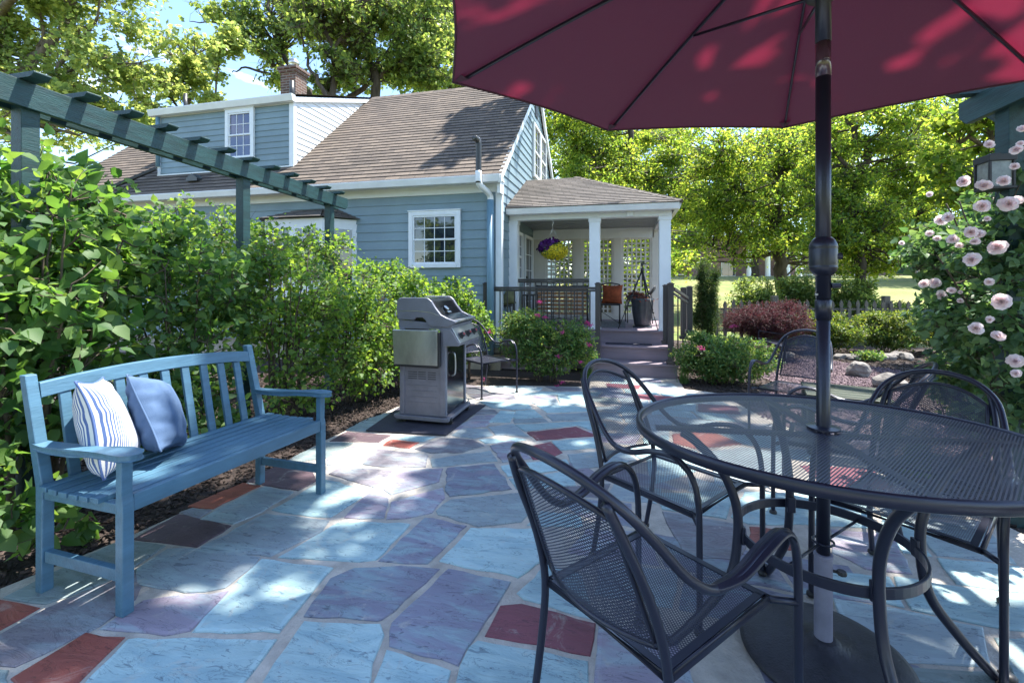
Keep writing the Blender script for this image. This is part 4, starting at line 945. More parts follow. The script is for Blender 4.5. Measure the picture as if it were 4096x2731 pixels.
for u, top, bot, Y_ in ((217, 600, 1450, 6.88), (165, 620, 1240, 7.12), (350, 650, 1190, 8.0), (413, 635, 1130, 7.25)):
    p = atY(*PP(u, top), Y_); b = atY(*PP(u, bot), Y_)
    m_ = MB(); post(m_, p.x, Y_, b.z, p.z, .078 if Y_ < 7.5 else .09); m_.build('post', M['rail'], rail3, bevel=.003); posts.append((p, b))
s0 = atY(*PP(250, 665), 6.92); s1 = atY(*PP(385, 765), 7.22)
MB().beam((posts[0][0].x + .04, 6.9, s0.z), (posts[3][0].x - .03, 7.22, s1.z), .05, .04).build('rail', M['rail'], rail3, bevel=.003)
m_ = MB().beam((posts[0][0].x + .04, 6.9, s0.z - .07), (posts[3][0].x - .03, 7.22, s1.z - .07), .03, .03); m_.build('rail', M['rail'], rail3, bevel=.003); m_ = MB()
m_.beam((posts[0][0].x + .04, 6.9, s0.z - .92), (posts[3][0].x - .03, 7.22, s1.z - .80), .03, .03); m_.build('rail', M['rail'], rail3, bevel=.003)
for t in (.3, .65):
    x = posts[0][0].x + .04 + (posts[3][0].x - posts[0][0].x - .07) * t; y_ = 6.9 + .32 * t; MB().box(x - .009, x + .009, y_ - .009, y_ + .009, s0.z - .9, s0.z - .08 + (s1.z - s0.z) * t).build('baluster', M['rail'], rail3)
# ================================================================== THE BENCH AND ITS PILLOWS
bench = thing('garden_bench', 'blue painted slatted wooden bench standing at the mulch edge', 'bench', (-2.1, 1.85, gz(1.85)))
AL = .05; BU = Vector((math.sin(AL), math.cos(AL), 0)); BV = Vector((-math.cos(AL), math.sin(AL), 0)); BO = Vector((-1.866, 1.34, 0))
def bp_(u, v, z): p = BO + BU * u + BV * v; return Vector((p.x, p.y, z + gz(p.y)))
def bbox(mb, u0, u1, v0, v1, z0, z1):
    mb.add([bp_(u, v, z) for z in (z0, z1) for u, v in ((u0, v0), (u1, v0), (u1, v1), (u0, v1))], [(0, 3, 2, 1), (4, 5, 6, 7), (0, 1, 5, 4), (1, 2, 6, 5), (2, 3, 7, 6), (3, 0, 4, 7)])
LB, DB, hw = 1.09, .465, .021
ZM = (0, 3, 2, 1), (4, 5, 6, 7), (0, 1, 5, 4), (1, 2, 6, 5), (2, 3, 7, 6), (3, 0, 4, 7)
def stack(mb, prof, u0, u1):              # prof rows: (z, v0, v1) from foot to top, a bar with bends
    rows = [[bp_(u0, a, z), bp_(u1, a, z), bp_(u1, b, z), bp_(u0, b, z)] for z, a, b in prof]; o = len(mb.v)
    for r_ in rows: mb.v += [tuple(p) for p in r_]
    mb.f.append((o, o + 3, o + 2, o + 1)); n = len(rows); mb.f.append(tuple(o + 4 * (n - 1) + k for k in range(4)))
    for i in range(n - 1):
        for k in range(4): mb.f.append((o + 4 * i + k, o + 4 * i + (k + 1) % 4, o + 4 * i + 4 + (k + 1) % 4, o + 4 * i + 4 + k))
for u in (0, LB):
    m_ = MB(); stack(m_, [(0, -hw, hw), (.40, -hw, hw), (.425, -hw, hw), (.46, -hw + .008, hw - .003), (.592, -hw + .006, hw - .003)], u - hw, u + hw); m_.build('leg', M['bench'], bench, bevel=.004)
    m_ = MB(); stack(m_, [(0, DB - .018, DB + .022), (.20, DB - .022, DB + .02), (.43, DB - .024, DB + .02), (.885, DB + .088, DB + .125)], u - hw, u + hw); m_.build('leg', M['bench'], bench, bevel=.004)
    m_ = MB(); bbox(m_, u - .013, u + .013, hw + .001, DB - .023, .125, .172); m_.build('stretcher', M['bench'], bench, bevel=.003)
    m_ = MB(); bbox(m_, u - .016, u + .016, hw + .001, DB - .025, .385, .425); m_.build('side_rail', M['bench'], bench, bevel=.003)
    # arm: narrow at the back, a broad rounded hand rest in front
    out = [(.50, -.020), (.44, -.026), (.36, -.030), (.26, -.026), (.16, -.024), (.09, -.034), (.02, -.042), (-.035, -.040), (-.062, -.022)]
    P = [(v, u + w_) for v, w_ in out] + [(-.068, u)] + [(v, u - w_) for v, w_ in reversed(out)]
    zt = lambda v: .612 + .012 * math.cos((v - .02) * 9) * (1 if v < .3 else .6)
    m_ = MB(); n = len(P); m_.add([bp_(q, v, zt(v)) for v, q in P] + [bp_(q, v, zt(v) - .024) for v, q in P], [tuple(range(n)), tuple(range(2 * n - 1, n - 1, -1))] + [(i, (i + 1) % n, (i + 1) % n + n, i + n) for i in range(n)])
    m_.build('armrest', M['bench'], bench, bevel=.005)
m_ = MB(); bbox(m_, hw + .001, LB - hw - .001, -.016, .014, .385, .452); m_.build('front_rail', M['bench'], bench, bevel=.005)
m_ = MB(); bbox(m_, hw + .001, LB - hw - .001, DB - .02, DB + .01, .37, .42); m_.build('back_rail', M['bench'], bench, bevel=.003)
for i in range(7):
    v0 = .026 + i * .0605; zz = .452 - .010 * math.sin(math.pi * (i + .5) / 7)
    m_ = MB(); bbox(m_, -.038 if v0 > .03 else hw + .002, LB + .038 if v0 > .03 else LB - hw - .002, v0, v0 + .047, zz - .022, zz); m_.build('seat_slat', M['bench'], bench, bevel=.003)
vb = lambda z: DB + .088 * (z - .43) / .455 * 1.0 + .010
zc = lambda u: .845 + .034 * (1 - (2 * u / LB - 1) ** 2)
m_ = MB(); N_ = 20; o = 0
for i in range(N_ + 1):
    u = hw + .001 + (LB - 2 * hw - .002) * i / N_
    for z, dv in ((zc(u) - .062, -.014), (zc(u), -.014), (zc(u), .014), (zc(u) - .062, .014)): m_.v.append(tuple(bp_(u, vb(z) + dv, z)))
m_.f.append((0, 1, 2, 3)); m_.f.append(tuple(4 * N_ + k for k in (3, 2, 1, 0)))
for i in range(N_):
    for k in range(4): m_.f.append((4 * i + k, 4 * i + (k + 1) % 4, 4 * i + 4 + (k + 1) % 4, 4 * i + 4 + k))
m_.build('top_rail', M['bench'], bench, bevel=.003)
for i in range(9):
    u = LB * (i + 1) / 10
    m_ = MB(); za, zb = .43, zc(u) - .063
    m_.add([bp_(uu, vb(z) + dv, z) for z in (za, zb) for uu, dv in ((u - .021, -.009), (u + .021, -.009), (u + .021, .008), (u - .021, .008))], list(ZM)); m_.build('back_slat', M['bench'], bench, bevel=.003)

def pillow(name, label, c, w_, h_, t_, az_, lean, roll, m, seed, pipe=True, cat='pillow', group=None, wr=.006):
    rng = np.random.default_rng(seed); n = 30
    Rm = Matrix.Rotation(az_, 3, 'Z') @ Matrix.Rotation(-lean, 3, 'Y') @ Matrix.Rotation(roll, 3, 'X')      # local x = face normal
    ph = rng.uniform(0, 6, 8)
    def shape(u, v, s):
        a = w_ / 2 * u * (1 - .10 * (1 - v * v) * abs(u) ** 3); b = h_ / 2 * v * (1 - .10 * (1 - u * u) * abs(v) ** 3)
        e = max(0, (1 - abs(u) ** 2.6)) ** .62 * max(0, (1 - abs(v) ** 2.6)) ** .62
        ed = (abs(u) ** 3 + abs(v) ** 3) * e
        x = s * t_ / 2 * e + s * ed * wr * (math.sin(v * 14 + ph[0] + u * 3) + .7 * math.sin(v * 23 + ph[1]) * abs(u) + math.sin(u * 13 + ph[2]) * abs(v))
        x += .012 * math.sin(u * 2 + ph[3]) * math.sin(v * 2.4 + ph[4])
        b -= .02 * (1 - v) * e
        return Vector(c) + Rm @ Vector((x, a, b))
    V, U, Fq = [], [], []
    for s in (1, -1):
        o = len(V)
        for j in range(n + 1):
            for i in range(n + 1):
                u, v = 2 * i / n - 1, 2 * j / n - 1; V.append(shape(u, v, s)); U.append((u * .5 + .5, v * .5 + .5))
        for j in range(n):
            for i in range(n):
                q = (o + j * (n + 1) + i, o + j * (n + 1) + i + 1, o + (j + 1) * (n + 1) + i + 1, o + (j + 1) * (n + 1) + i); Fq.append(q if s > 0 else q[::-1])
    root = thing(name, label, cat, tuple(c), group)
    np_mesh('cushion', V, Fq, m, root, True, U)
    if pipe:
        E_ = [shape(-1 + 2 * i / 14, -1, 1) for i in range(14)] + [shape(1, -1 + 2 * i / 14, 1) for i in range(14)] + [shape(1 - 2 * i / 14, 1, 1) for i in range(14)] + [shape(-1, 1 - 2 * i / 14, 1) for i in range(14)]
        MB().tube(E_, .0045, 6, True, 2).build('piping', m, root, smooth=True)
    return root
pillow('striped_pillow', 'striped blue and white cushion leaning on the near end of the bench', (-2.20, 1.50, .628), .36, .41, .17, R(44), R(16), R(-8), M['stripe'], 3)
pillow('denim_pillow', 'plain denim blue cushion with piping leaning on the bench back', (-2.21, 1.735, .610), .37, .38, .17, R(42), R(22), R(-16), M['denim'], 5, wr=.014)

# ================================================================== CHAIR
def make_chair(label, group):
    t = thing('mesh_chair', label, 'chair', (0, 0, 0), group); B = M['black']; hw_ = .27
    side = [(hw_, .285, 0), (hw_, .285, .30), (hw_, .280, .48), (hw_ + .002, .25, .575), (hw_ + .004, .180, .622), (hw_ + .002, .08, .612), (hw_ - .008, -.02, .578), (hw_ - .02, -.11, .575), (hw_ - .035, -.19, .625), (hw_ - .053, -.27, .715), (hw_ - .085, -.345, .80), (.11, -.40, .858), (0, -.42, .878)]
    L_ = side + [(-x, y, z) for x, y, z in reversed(side[:-1])]
    MB().tube(L_, .0115, 10, smooth=5).build('frame', B, t, smooth=True)
    for s in (-1, 1):
        m_ = MB(); P = spline([Vector((s * (x + 0), y, z + .006)) for x, y, z in side[3:8]], 6); n = len(P); o = 0
        for i, p in enumerate(P):
            w_ = .009 + .012 * math.sin(math.pi * i / (n - 1)) ** .5
            for dx, dz in ((-w_, 0), (0, .004), (w_, 0), (w_, -.009), (-w_, -.009)): m_.v.append((p.x + dx, p.y, p.z + dz))
        for i in range(n - 1):
            for k in range(5): m_.f.append((5 * i + k, 5 * i + (k + 1) % 5, 5 * i + 5 + (k + 1) % 5, 5 * i + 5 + k))
        m_.f.append((4, 3, 2, 1, 0)); m_.f.append(tuple(5 * (n - 1) + k for k in range(5))); m_.build('armrest', B, t, smooth=False, bevel=.002)
        MB().tube([(s * .212, -.275, 0), (s * .212, -.235, .22), (s * .208, -.222, .40), (s * .200, -.262, .56), (s * .185, -.335, .72), (s * .165, -.378, .815)], .0115, 10, smooth=4).build('leg', B, t, smooth=True)
        for y, x in ((.285, hw_), (-.275, .212)): MB().lathe([(.015, 0), (.019, .004), (.019, .014), (.012, .022)], (s * x, y, 0), 12).build('foot', M['plastic'], t, smooth=True)
    MB().tube([(.215, .235, .395), (-.215, .235, .395), (-.205, -.218, .395), (.205, -.218, .395)], .011, 8, True).tube([(.21, .225, .395), (.27, .283, .395)], .010, 8).tube([(-.21, .225, .395), (-.27, .283, .395)], .010, 8).build('seat_frame', B, t, smooth=True)
    m_ = MB()
    for a, b in (((.205, .222, .403), (-.205, .222, .403)), ((-.195, .222, .403), (-.19, -.205, .403)), ((.195, .222, .403), (.19, -.205, .403)), ((.19, -.205, .403), (-.19, -.205, .403))): m_.beam(a, b, .020, .004)
    m_.build('seat_rim', B, t)
    def seat(u, v):
        x = (u - .5) * (.39 - .01 * (1 - v)); y = -.20 + v * .415; return (x, y, .402 - .012 * math.sin(math.pi * u) * math.sin(math.pi * v)), (x, y)
    patch('seat', seat, 10, 10, M['mesh2'], t)
    def back(u, v):
        q = 2 * u - 1; top = .825 - .055 * q * q; z = .455 + v * (top - .455); x = q * (.178 - .018 * v)
        y = -.222 - .40 * max(0, z - .45) - .045 * (1 - q * q) ; return (x, y, z), (x, z)
    patch('back_panel', back, 16, 12, M['mesh2'], t)
    edge = [back(0, i / 6)[0] for i in range(7)] + [back(i / 12, 1)[0] for i in range(1, 12)] + [back(1, 1 - i / 6)[0] for i in range(7)] + [back(1 - i / 12, 0)[0] for i in range(1, 12)]
    MB().tube(edge, .0075, 6, True, flat=(1, 1)).build('panel_frame', B, t, smooth=True)
    for s in (-1, 1):
        for v, z, yy in ((.85, .78, -.362), (.04, .46, -.224)): q = back((s + 1) / 2, v)[0]; MB().beam(q, (s * (.17 if v > .5 else .206), yy, z), .012, .008).build('bracket', B, t)
    return t
GT = 'black mesh chairs around the patio table'
chair = make_chair('nearest black mesh armchair, seen from behind in front of the table', GT)
def place(o, x, y, fx, fy, pitch=0):
    o.location = (x, y, gz(y)); o.rotation_euler = (pitch, 0, math.atan2(-fx, fy))
place(chair, .075, 1.36, .64, .77)
c2 = copy_tree(chair, None, 'black mesh armchair left of the table with the porch steps behind it'); place(c2, .20, 2.17, .80, -.60)
c3 = copy_tree(chair, None, 'black mesh armchair on the far right side of the table beside the rose bush'); place(c3, 1.135, 2.165, -.63, -.78)
c4 = copy_tree(chair, None, 'black mesh armchair at the right edge of the table, mostly cut off'); place(c4, 1.33, 1.335, -.80, .60)
c5 = copy_tree(chair, None, 'black mesh armchair facing the patio in front of the red maple'); place(c5, 1.45, 4.50, -.55, -.83); c5['group'] = 'black mesh chairs beyond the table'
c6 = copy_tree(chair, None, 'black mesh armchair standing alone behind the grill'); place(c6, -1.67, 5.36, .82, -.57); del c6['group']
c7 = copy_tree(chair, None, 'black mesh armchair seen from its side, facing left beside the slatted side table'); place(c7, 1.18, 2.99, -.92, .38); c7['group'] = 'black mesh chairs beyond the table'

# ================================================================== TABLE
TC = Vector((.665, 1.755, 0)); TA, TBb, TZ = .615, .495, .745
table = thing('patio_table', 'black expanded metal patio table with curved legs and ring brace', 'table', (TC.x, TC.y, gz(TC.y)))
def top(u, v):
    a = 2 * math.pi * u; r_ = max(v, .06); p = (TC.x + TA * .985 * r_ * math.cos(a), TC.y + TBb * .985 * r_ * math.sin(a), TZ - .004); return p, (p[0] * .94 + p[1] * .34, p[1] * .94 - p[0] * .34)
patch('tabletop', top, 48, 6, meshmat('table_metal', (.034, .037, .065), .0150, .0098, .23), table, smooth=False)
el = lambda k, z, n=72: [(TC.x + TA * k * math.cos(2 * math.pi * i / n), TC.y + TBb * k * math.sin(2 * math.pi * i / n), z) for i in range(n)]
m_ = MB(); prof = [(1.0, .004), (1.012, -.002), (1.015, -.012), (1.012, -.030), (1.0, -.034), (.985, -.030), (.982, -.004)]
n = 96; 
for r_, dz in prof:
    for i in range(n): a = 2 * math.pi * i / n; m_.v.append((TC.x + TA * r_ * math.cos(a), TC.y + TBb * r_ * math.sin(a), TZ + dz))
for j in range(len(prof)):
    for i in range(n): k = (j + 1) % len(prof); m_.f.append((j * n + i, j * n + (i + 1) % n, k * n + (i + 1) % n, k * n + i))
m_.build('rim', M['black'], table, smooth=True)
UC = Vector((.662, 1.775, 0))
for ai in range(4):
    a = R(6 + 90 * ai); d = Vector((math.cos(a), math.sin(a) * .93, 0)); q = lambda r_, z: (TC.x + d.x * r_, TC.y + d.y * r_, z)
    MB().tube([q(.47, .715), q(.43, .69), q(.345, .60), q(.292, .48), q(.285, .36), q(.31, .22), q(.39, .10), q(.50, .015 + gz(2)), q(.535, .0 + gz(1.8))], .0155, 10, smooth=5).build('leg', M['black'], table, smooth=True)
    MB().lathe([(.018, 0), (.024, .005), (.024, .018), (.014, .026)], (TC.x + d.x * .535, TC.y + d.y * .535, gz(TC.y + d.y * .535)), 14).build('foot', M['plastic'], table, smooth=True)
    MB().beam(q(.27, .34), q(.268, .40), .03, .012, up=d).build('ring_bracket', M['black'], table, bevel=.003)
m_ = MB()
for i in range(4):
    a = R(6 + 90 * i); d = Vector((math.cos(a), math.sin(a) * .85, 0)); m_.beam((TC.x + d.x * .03, TC.y + d.y * .03, TZ - .018), (TC.x + d.x * .56, TC.y + d.y * .56, TZ - .018), .028, .012)
m_.build('cross_bar', M['black'], table)
m_ = MB(); n = 64
for r_, z in ((.262, .345), (.272, .345), (.272, .378), (.262, .378)):
    for i in range(n): a = 2 * math.pi * i / n; m_.v.append((TC.x + r_ * math.cos(a), TC.y + .02 + r_ * math.sin(a), z))
for j in range(4):
    for i in range(n): k = (j + 1) % 4; m_.f.append((j * n + i, j * n + (i + 1) % n, k * n + (i + 1) % n, k * n + i))
m_.build('ring', M['black'], table, bevel=.002)
MB().tube([(TC.x - .18, TC.y - .17, .355), (UC.x - .02, UC.y - .02, .355)], .005, 6).tube([(UC.x + .02, UC.y + .02, .355), (TC.x + .18, TC.y + .21, .355)], .005, 6).tube([(UC.x + .032 * math.cos(i * .6283), UC.y + .032 * math.sin(i * .6283), .358) for i in range(10)], .004, 6, True).build('pole_brace', M['black'], table, smooth=True)
MB().lathe([(.026, 0), (.05, 0), (.05, .006), (.026, .010)], (UC.x, UC.y, TZ), 28).build('pole_collar', M['black'], table, smooth=False)

# ================================================================== UMBRELLA
umb = thing('patio_umbrella', 'large dark red patio umbrella on a black pole through the table', 'umbrella', (UC.x, UC.y, gz(UC.y)))
ux, uy = UC.x, UC.y
MB().lathe([(.0205, .30), (.0205, 1.19)], (ux, uy, 0), 24).lathe([(.0245, 1.12), (.0245, 1.185), (.0225, 1.187)], (ux, uy, 0), 24).lathe([(.0228, 1.19), (.0228, 1.95)], (ux, uy, 0), 24).lathe([(.0235, 2.07), (.0235, 2.56)], (ux, uy, 0), 24).build('pole', M['black'], umb, smooth=True)
MB().lathe([(.0228, 1.951), (.0228, 2.069)], (ux, uy, 0), 24).lathe([(.006, 0), (.009, .002), (.009, .006), (.004, .008)], (ux, uy - .0236, 2.0), 10).build('tilt_joint', mat('clear_plastic', (.07, .04, .06), .15, spec=.9), umb, smooth=True)
MB().lathe([(.022, 0), (.029, .005), (.038, .016), (.0425, .029), (.0425, .031), (.0412, .033), (.042, .038), (.042, .090), (.0412, .093), (.0425, .097), (.0415, .108), (.035, .122), (.027, .131), (.022, .134)], (ux, uy, 1.268), 40).build('crank_housing', M['black'], umb, smooth=True)
mb_ = MB(); mb_.tube([(ux + .036, uy - .004, 1.335), (ux + .054, uy - .006, 1.335)], .011, 14).tube([(ux + .02, uy - .012, 1.235), (ux + .047, uy - .012, 1.235)], .008, 12); mb_.build('crank_stub', M['black'], umb)
MB().tube([(ux - .021, uy - .012, 1.205), (ux - .029, uy - .014, 1.205)], .005, 8).build('push_button', M['steel'], umb, smooth=True)
AZ_ = 2.60
cor = [Vector((-.775, 1.985, 2.175)), Vector((-.10, 2.80, 2.16)), Vector((.915, 3.00, 2.16)), Vector((1.80, 2.51, 2.15)), Vector((2.03, 1.55, 2.16)), Vector((1.50, .66, 2.16)), Vector((.56, .40, 2.16)), Vector((-.42, .92, 2.17))]
ap = Vector((ux, uy, AZ_)); V, Fq = [], []
NU, NV = 12, 16
for k in range(8):
    a, b = cor[k], cor[(k + 1) % 8]; o = len(V)
    for j in range(NV + 1):
        for i in range(NU + 1):
            s, r_ = i / NU, .035 + .965 * j / NV
            e = a.lerp(b, s); p = ap.lerp(e, r_)
            inward = (Vector(((ap.x + 0), ap.y, 0)) - Vector((e.x, e.y, 0))).normalized()
            sag = math.sin(math.pi * s)
            p = p + inward * (.035 * sag * r_ ** 3) + Vector((0, 0, -.028 * sag * math.sin(math.pi * min(1, r_)) + .05 * math.sin(math.pi * r_) * .35)); V.append(p)
    for j in range(NV):
        for i in range(NU): Fq.append((o + j * (NU + 1) + i, o + j * (NU + 1) + i + 1, o + (j + 1) * (NU + 1) + i + 1, o + (j + 1) * (NU + 1) + i))
cano = np_mesh('canopy', V, Fq, M['canopy'], umb, True)
hem = MB()
for k in range(8):
    o = k * (NV + 1) * (NU + 1) + NV * (NU + 1); hem.tube([V[o + i] + Vector((0, 0, -.002)) for i in range(NU + 1)], .0045, 6)
hem.build('hem', M['canopy'], cano, smooth=True)
for k in range(8):
    a = cor[k]; pts = [ap.lerp(a, t) + Vector((0, 0, .05 * math.sin(math.pi * t) * .35 - .017)) for t in (.03, .2, .4, .6, .8, .955)]
    rb = MB().tube(pts, .0085, 8, smooth=3, flat=(.7, 1.2)).build('rib', M['black'], umb, smooth=True)
    m1 = ap.lerp(a, .46) + Vector((0, 0, -.012)); dd = (Vector((a.x, a.y, 0)) - Vector((ux, uy, 0))).normalized()
    MB().tube([m1, Vector((ux, uy, 2.245)) + dd * .045], .0065, 8).build('strut', M['black'], rb, smooth=True)
    pk = MB(); e_ = (cor[k] - ap).normalized(); sd = e_.cross(Vector((0, 0, 1))).normalized(); c0 = a + Vector((0, 0, -.006))
    pk.add([c0, c0 - e_ * .06 + sd * .03, c0 - e_ * .09 + Vector((0, 0, -.024)), c0 - e_ * .06 - sd * .03], [(0, 1, 2), (0, 2, 3)]); pk.build('rib_pocket', M['canopy'], umb)
MB().lathe([(.026, 0), (.05, .004), (.055, .02), (.05, .036), (.028, .05)], (ux, uy, 2.22), 24).build('runner', M['plastic'], umb, smooth=True)
MB().lathe([(.03, 0), (.055, .01), (.05, .03), (.03, .05)], (ux, uy, 2.53), 24).build('top_hub', M['plastic'], umb, smooth=True)
base = thing('umbrella_base', 'round black umbrella base with a pale tube under the table', 'umbrella base', (ux, uy, gz(uy)))
g0 = gz(uy)
MB().lathe([(.248, 0), (.256, .006), (.256, .016), (.242, .022), (.20, .034), (.12, .044), (.055, .050), (.048, .06), (.030, .066)], (ux, uy, g0), 64).build('base_plate', M['concrete'], base, smooth=True)
MB().lathe([(.0275, .06), (.0275, .34), (.029, .342), (.029, .352), (.022, .354)], (ux, uy, g0), 28).build('tube', M['palepole'], base, smooth=False)
MB().tube([(ux + .026, uy - .008, g0 + .30), (ux + .045, uy - .012, g0 + .30)], .005, 8).lathe([(.001, 0), (.013, 0), (.017, .006), (.013, .014), (.001, .014)], (ux + .05, uy - .013, g0 + .293), 7).build('knob', M['plastic'], base, smooth=False)

# ================================================================== GRILL
grill = thing('gas_grill', 'grey gas grill with folded stainless side shelf on a dark mat', 'grill', (-1.85, 4.17, gz(4.1)))
GX = lambda u: -2.108 + (u - 180) / 1009; GZ = lambda v: -.078 + (1430 - v) / 1037
def gp(mb, pts, y0, y1): return mb.prism([(GX(u), GZ(v)) for u, v in pts], 'y', y0, y1)
y0, y1 = 3.90, 4.46
gp(MB(), [(180, 1345), (180, 1370), (215, 1388), (700, 1392), (735, 1385), (735, 1352)], y0 - .02, y1 + .04).build('base_shelf', M['grill'], grill, bevel=.006)
for u0, u1, ya, yb in ((232, 282, y0, y0 + .04), (640, 700, y0, y0 + .045), (232, 282, y1 - .04, y1), (640, 700, y1 - .04, y1)):
    MB().box(GX(u0), GX(u1), ya, yb, GZ(1345), GZ(500)).build('cart_post', M['grill'], grill, bevel=.006)
sp = MB().box(GX(283), GX(639), y0 + .012, y0 + .02, GZ(1344), GZ(680))
for v in (1058, 1112, 1168, 1222): sp.box(GX(305), GX(610), y0 + .008, y0 + .0125, GZ(v + 3), GZ(v - 3))
sp.build('side_panel', M['grill'], grill, bevel=.001)
vt = MB()
for u0, u1 in ((316, 408), (420, 496), (518, 597)):
    for v in (930, 951, 972, 993): vt.box(GX(u0), GX(u1), y0 + .0095, y0 + .0115, GZ(v + 3), GZ(v - 3))
vt.build('vent_slot', M['plastic'], grill)
MB().box(GX(283), GX(639), y1 - .02, y1 - .01, GZ(1344), GZ(680)).box(GX(240), GX(283), y0 + .05, y1 - .05, GZ(1344), GZ(520)).build('back_panel', M['grill'], grill)
dr_ = MB().box(GX(668), GX(690), y0 + .046, y1 - .046, GZ(1325), GZ(690)).build('door', M['blackgloss'], grill, bevel=.003)
MB().tube([(GX(695), y0 + .17, GZ(985)), (GX(725), y0 + .17, GZ(960)), (GX(730), y0 + .17, GZ(860)), (GX(722), y0 + .17, GZ(770)), (GX(695), y0 + .17, GZ(755))], .008, 8, smooth=4).build('handle', M['steel'], dr_, smooth=True)
sh = gp(MB(), [(187, 522), (640, 516), (640, 850), (203, 852)], y0 - .055, y0 - .045)
sh.box(GX(187), GX(640), y0 - .044, y0 - .012, GZ(528), GZ(518)); so_ = sh.build('side_shelf', M['steel'], grill, bevel=.004)
gp(MB(), [(201, 850), (201, 868), (640, 876), (660, 860), (660, 535), (643, 535), (643, 850)], y0 - .058, y0 - .012).build('shelf_rim', M['plastic'], so_, bevel=.003)
gp(MB(), [(222, 425), (222, 500), (260, 512), (690, 512), (760, 512), (760, 470)], y0 + .003, y1).build('fire_box', M['grill'], grill, bevel=.004)
lidp = [(205, 300), (212, 245), (228, 220), (262, 211), (500, 211), (530, 218), (562, 245), (600, 305), (655, 372), (720, 404), (795, 428), (800, 446), (755, 474), (720, 486), (560, 486), (525, 470), (500, 425), (472, 402), (405, 402), (382, 428), (214, 420)]
lid_o = gp(MB(), lidp, y0 - .012, y0 + .022).build('lid', M['grill'], grill, bevel=.007); gp(MB(), lidp, y1 - .022, y1 + .012).build('lid_side', M['grill'], lid_o, bevel=.007)
gp(MB(), [(208, 338), (420, 335), (560, 350), (640, 378), (640, 382), (560, 355), (420, 340), (208, 343)], y0 - .0145, y0 - .0125).build('lid_crease', M['steel'], lid_o)
hood = [(225, 400), (222, 300), (232, 240), (265, 219), (498, 219), (525, 226), (556, 252), (595, 312), (650, 380), (735, 425), (735, 478), (560, 478)]
gp(MB(), hood, y0 + .022, y1 - .022).build('hood', M['blackgloss'], lid_o, bevel=.006)
gp(MB(), [(735, 425), (800, 426), (806, 436), (800, 448), (740, 462)], y0 + .023, y1 - .023).build('lid_handle', M['steel'], lid_o, bevel=.006)
tpos = Vector((GX(618), y0 + .22, GZ(318)))
nn = Vector((.64, 0, .77)); m_ = MB(); m_.lathe([(0, 0), (.026, 0), (.030, .004), (.028, .010), (.022, .011), (0, .011)], (0, 0, 0), 24)
q_ = nn.to_track_quat('Z', 'Y'); m_.v = [tuple(q_ @ Vector(p) + tpos - nn * .004) for p in m_.v]; m_.build('thermometer', M['steel'], lid_o, smooth=True)
MB().beam(tpos + Vector((.035, -.05, -.035)), tpos + Vector((.035, .03, -.035)), .022, .004, up=nn).build('badge', M['steel'], lid_o, bevel=.002)
cp = gp(MB(), [(672, 510), (740, 505), (752, 508), (835, 640), (826, 666), (676, 668)], y0 - .01, y1 + .01).build('control_panel', M['grill'], grill, bevel=.004)
gp(MB(), [(755, 500), (762, 500), (842, 634), (836, 640)], y0 + .005, y1 + .004).build('panel_face', M['steel'], cp, bevel=.003)
kn = Vector((.85, 0, .52)).normalized()
for k, yy in enumerate((y0 + .10, y0 + .28, y0 + .46)):
    pc = Vector((GX(808), yy, GZ(578))); q_ = kn.to_track_quat('Z', 'Y')
    m_ = MB().lathe([(.034, 0), (.034, .006), (.026, .010), (.024, .036), (.018, .040), (0, .040)], (0, 0, 0), 24); m_.v = [tuple(q_ @ Vector(p) + pc) for p in m_.v]; ko = m_.build('knob', M['plastic'], grill, smooth=False)
    m_ = MB().lathe([(.0, .0405), (.012, .0405), (.012, .042), (0, .042)], (0, 0, 0), 16); m_.v = [tuple(q_ @ Vector(p) + pc) for p in m_.v]; m_.build('knob_mark', M['red'], ko)
MB().tube([(GX(195), y0 + .0, GZ(390)), (GX(185), y0 + .0, GZ(372)), (GX(195), y0, GZ(355))], .008, 8).build('hinge', M['steel'], lid_o)
for u, yy in ((270, y0 + .03), (720, y0 + .04), (270, y1 - .04), (700, y1)):
    z0 = gz(yy) + .002; cx = GX(u)
    m_ = MB(); m_.tube([(cx, yy - .012, z0 + .032), (cx, yy + .012, z0 + .032)], .030, 18).box(cx - .02, cx + .02, yy - .018, yy - .013, z0 + .02, GZ(1388)).box(cx - .02, cx + .02, yy + .013, yy + .018, z0 + .02, GZ(1388)).box(cx - .02, cx + .02, yy - .018, yy + .018, z0 + .064, GZ(1388))
    m_.build('caster', M['plastic'], grill)
mtp = [gnd(1463, 1724), gnd(1784, 1742), gnd(1943, 1622), gnd(1640, 1600)]
mm = MB(); n = 4; mm.add([(p.x, p.y, gz(p.y) + .009) for p in mtp] + [(p.x, p.y, gz(p.y) + .002) for p in mtp], [(0, 1, 2, 3), (0, 4, 5, 1), (1, 5, 6, 2), (2, 6, 7, 3), (3, 7, 4, 0)])
o = mm.build('grill_mat', M['mat']); tagp(o, 'dark rubber mat lying on the flagstones under the grill', 'mat')

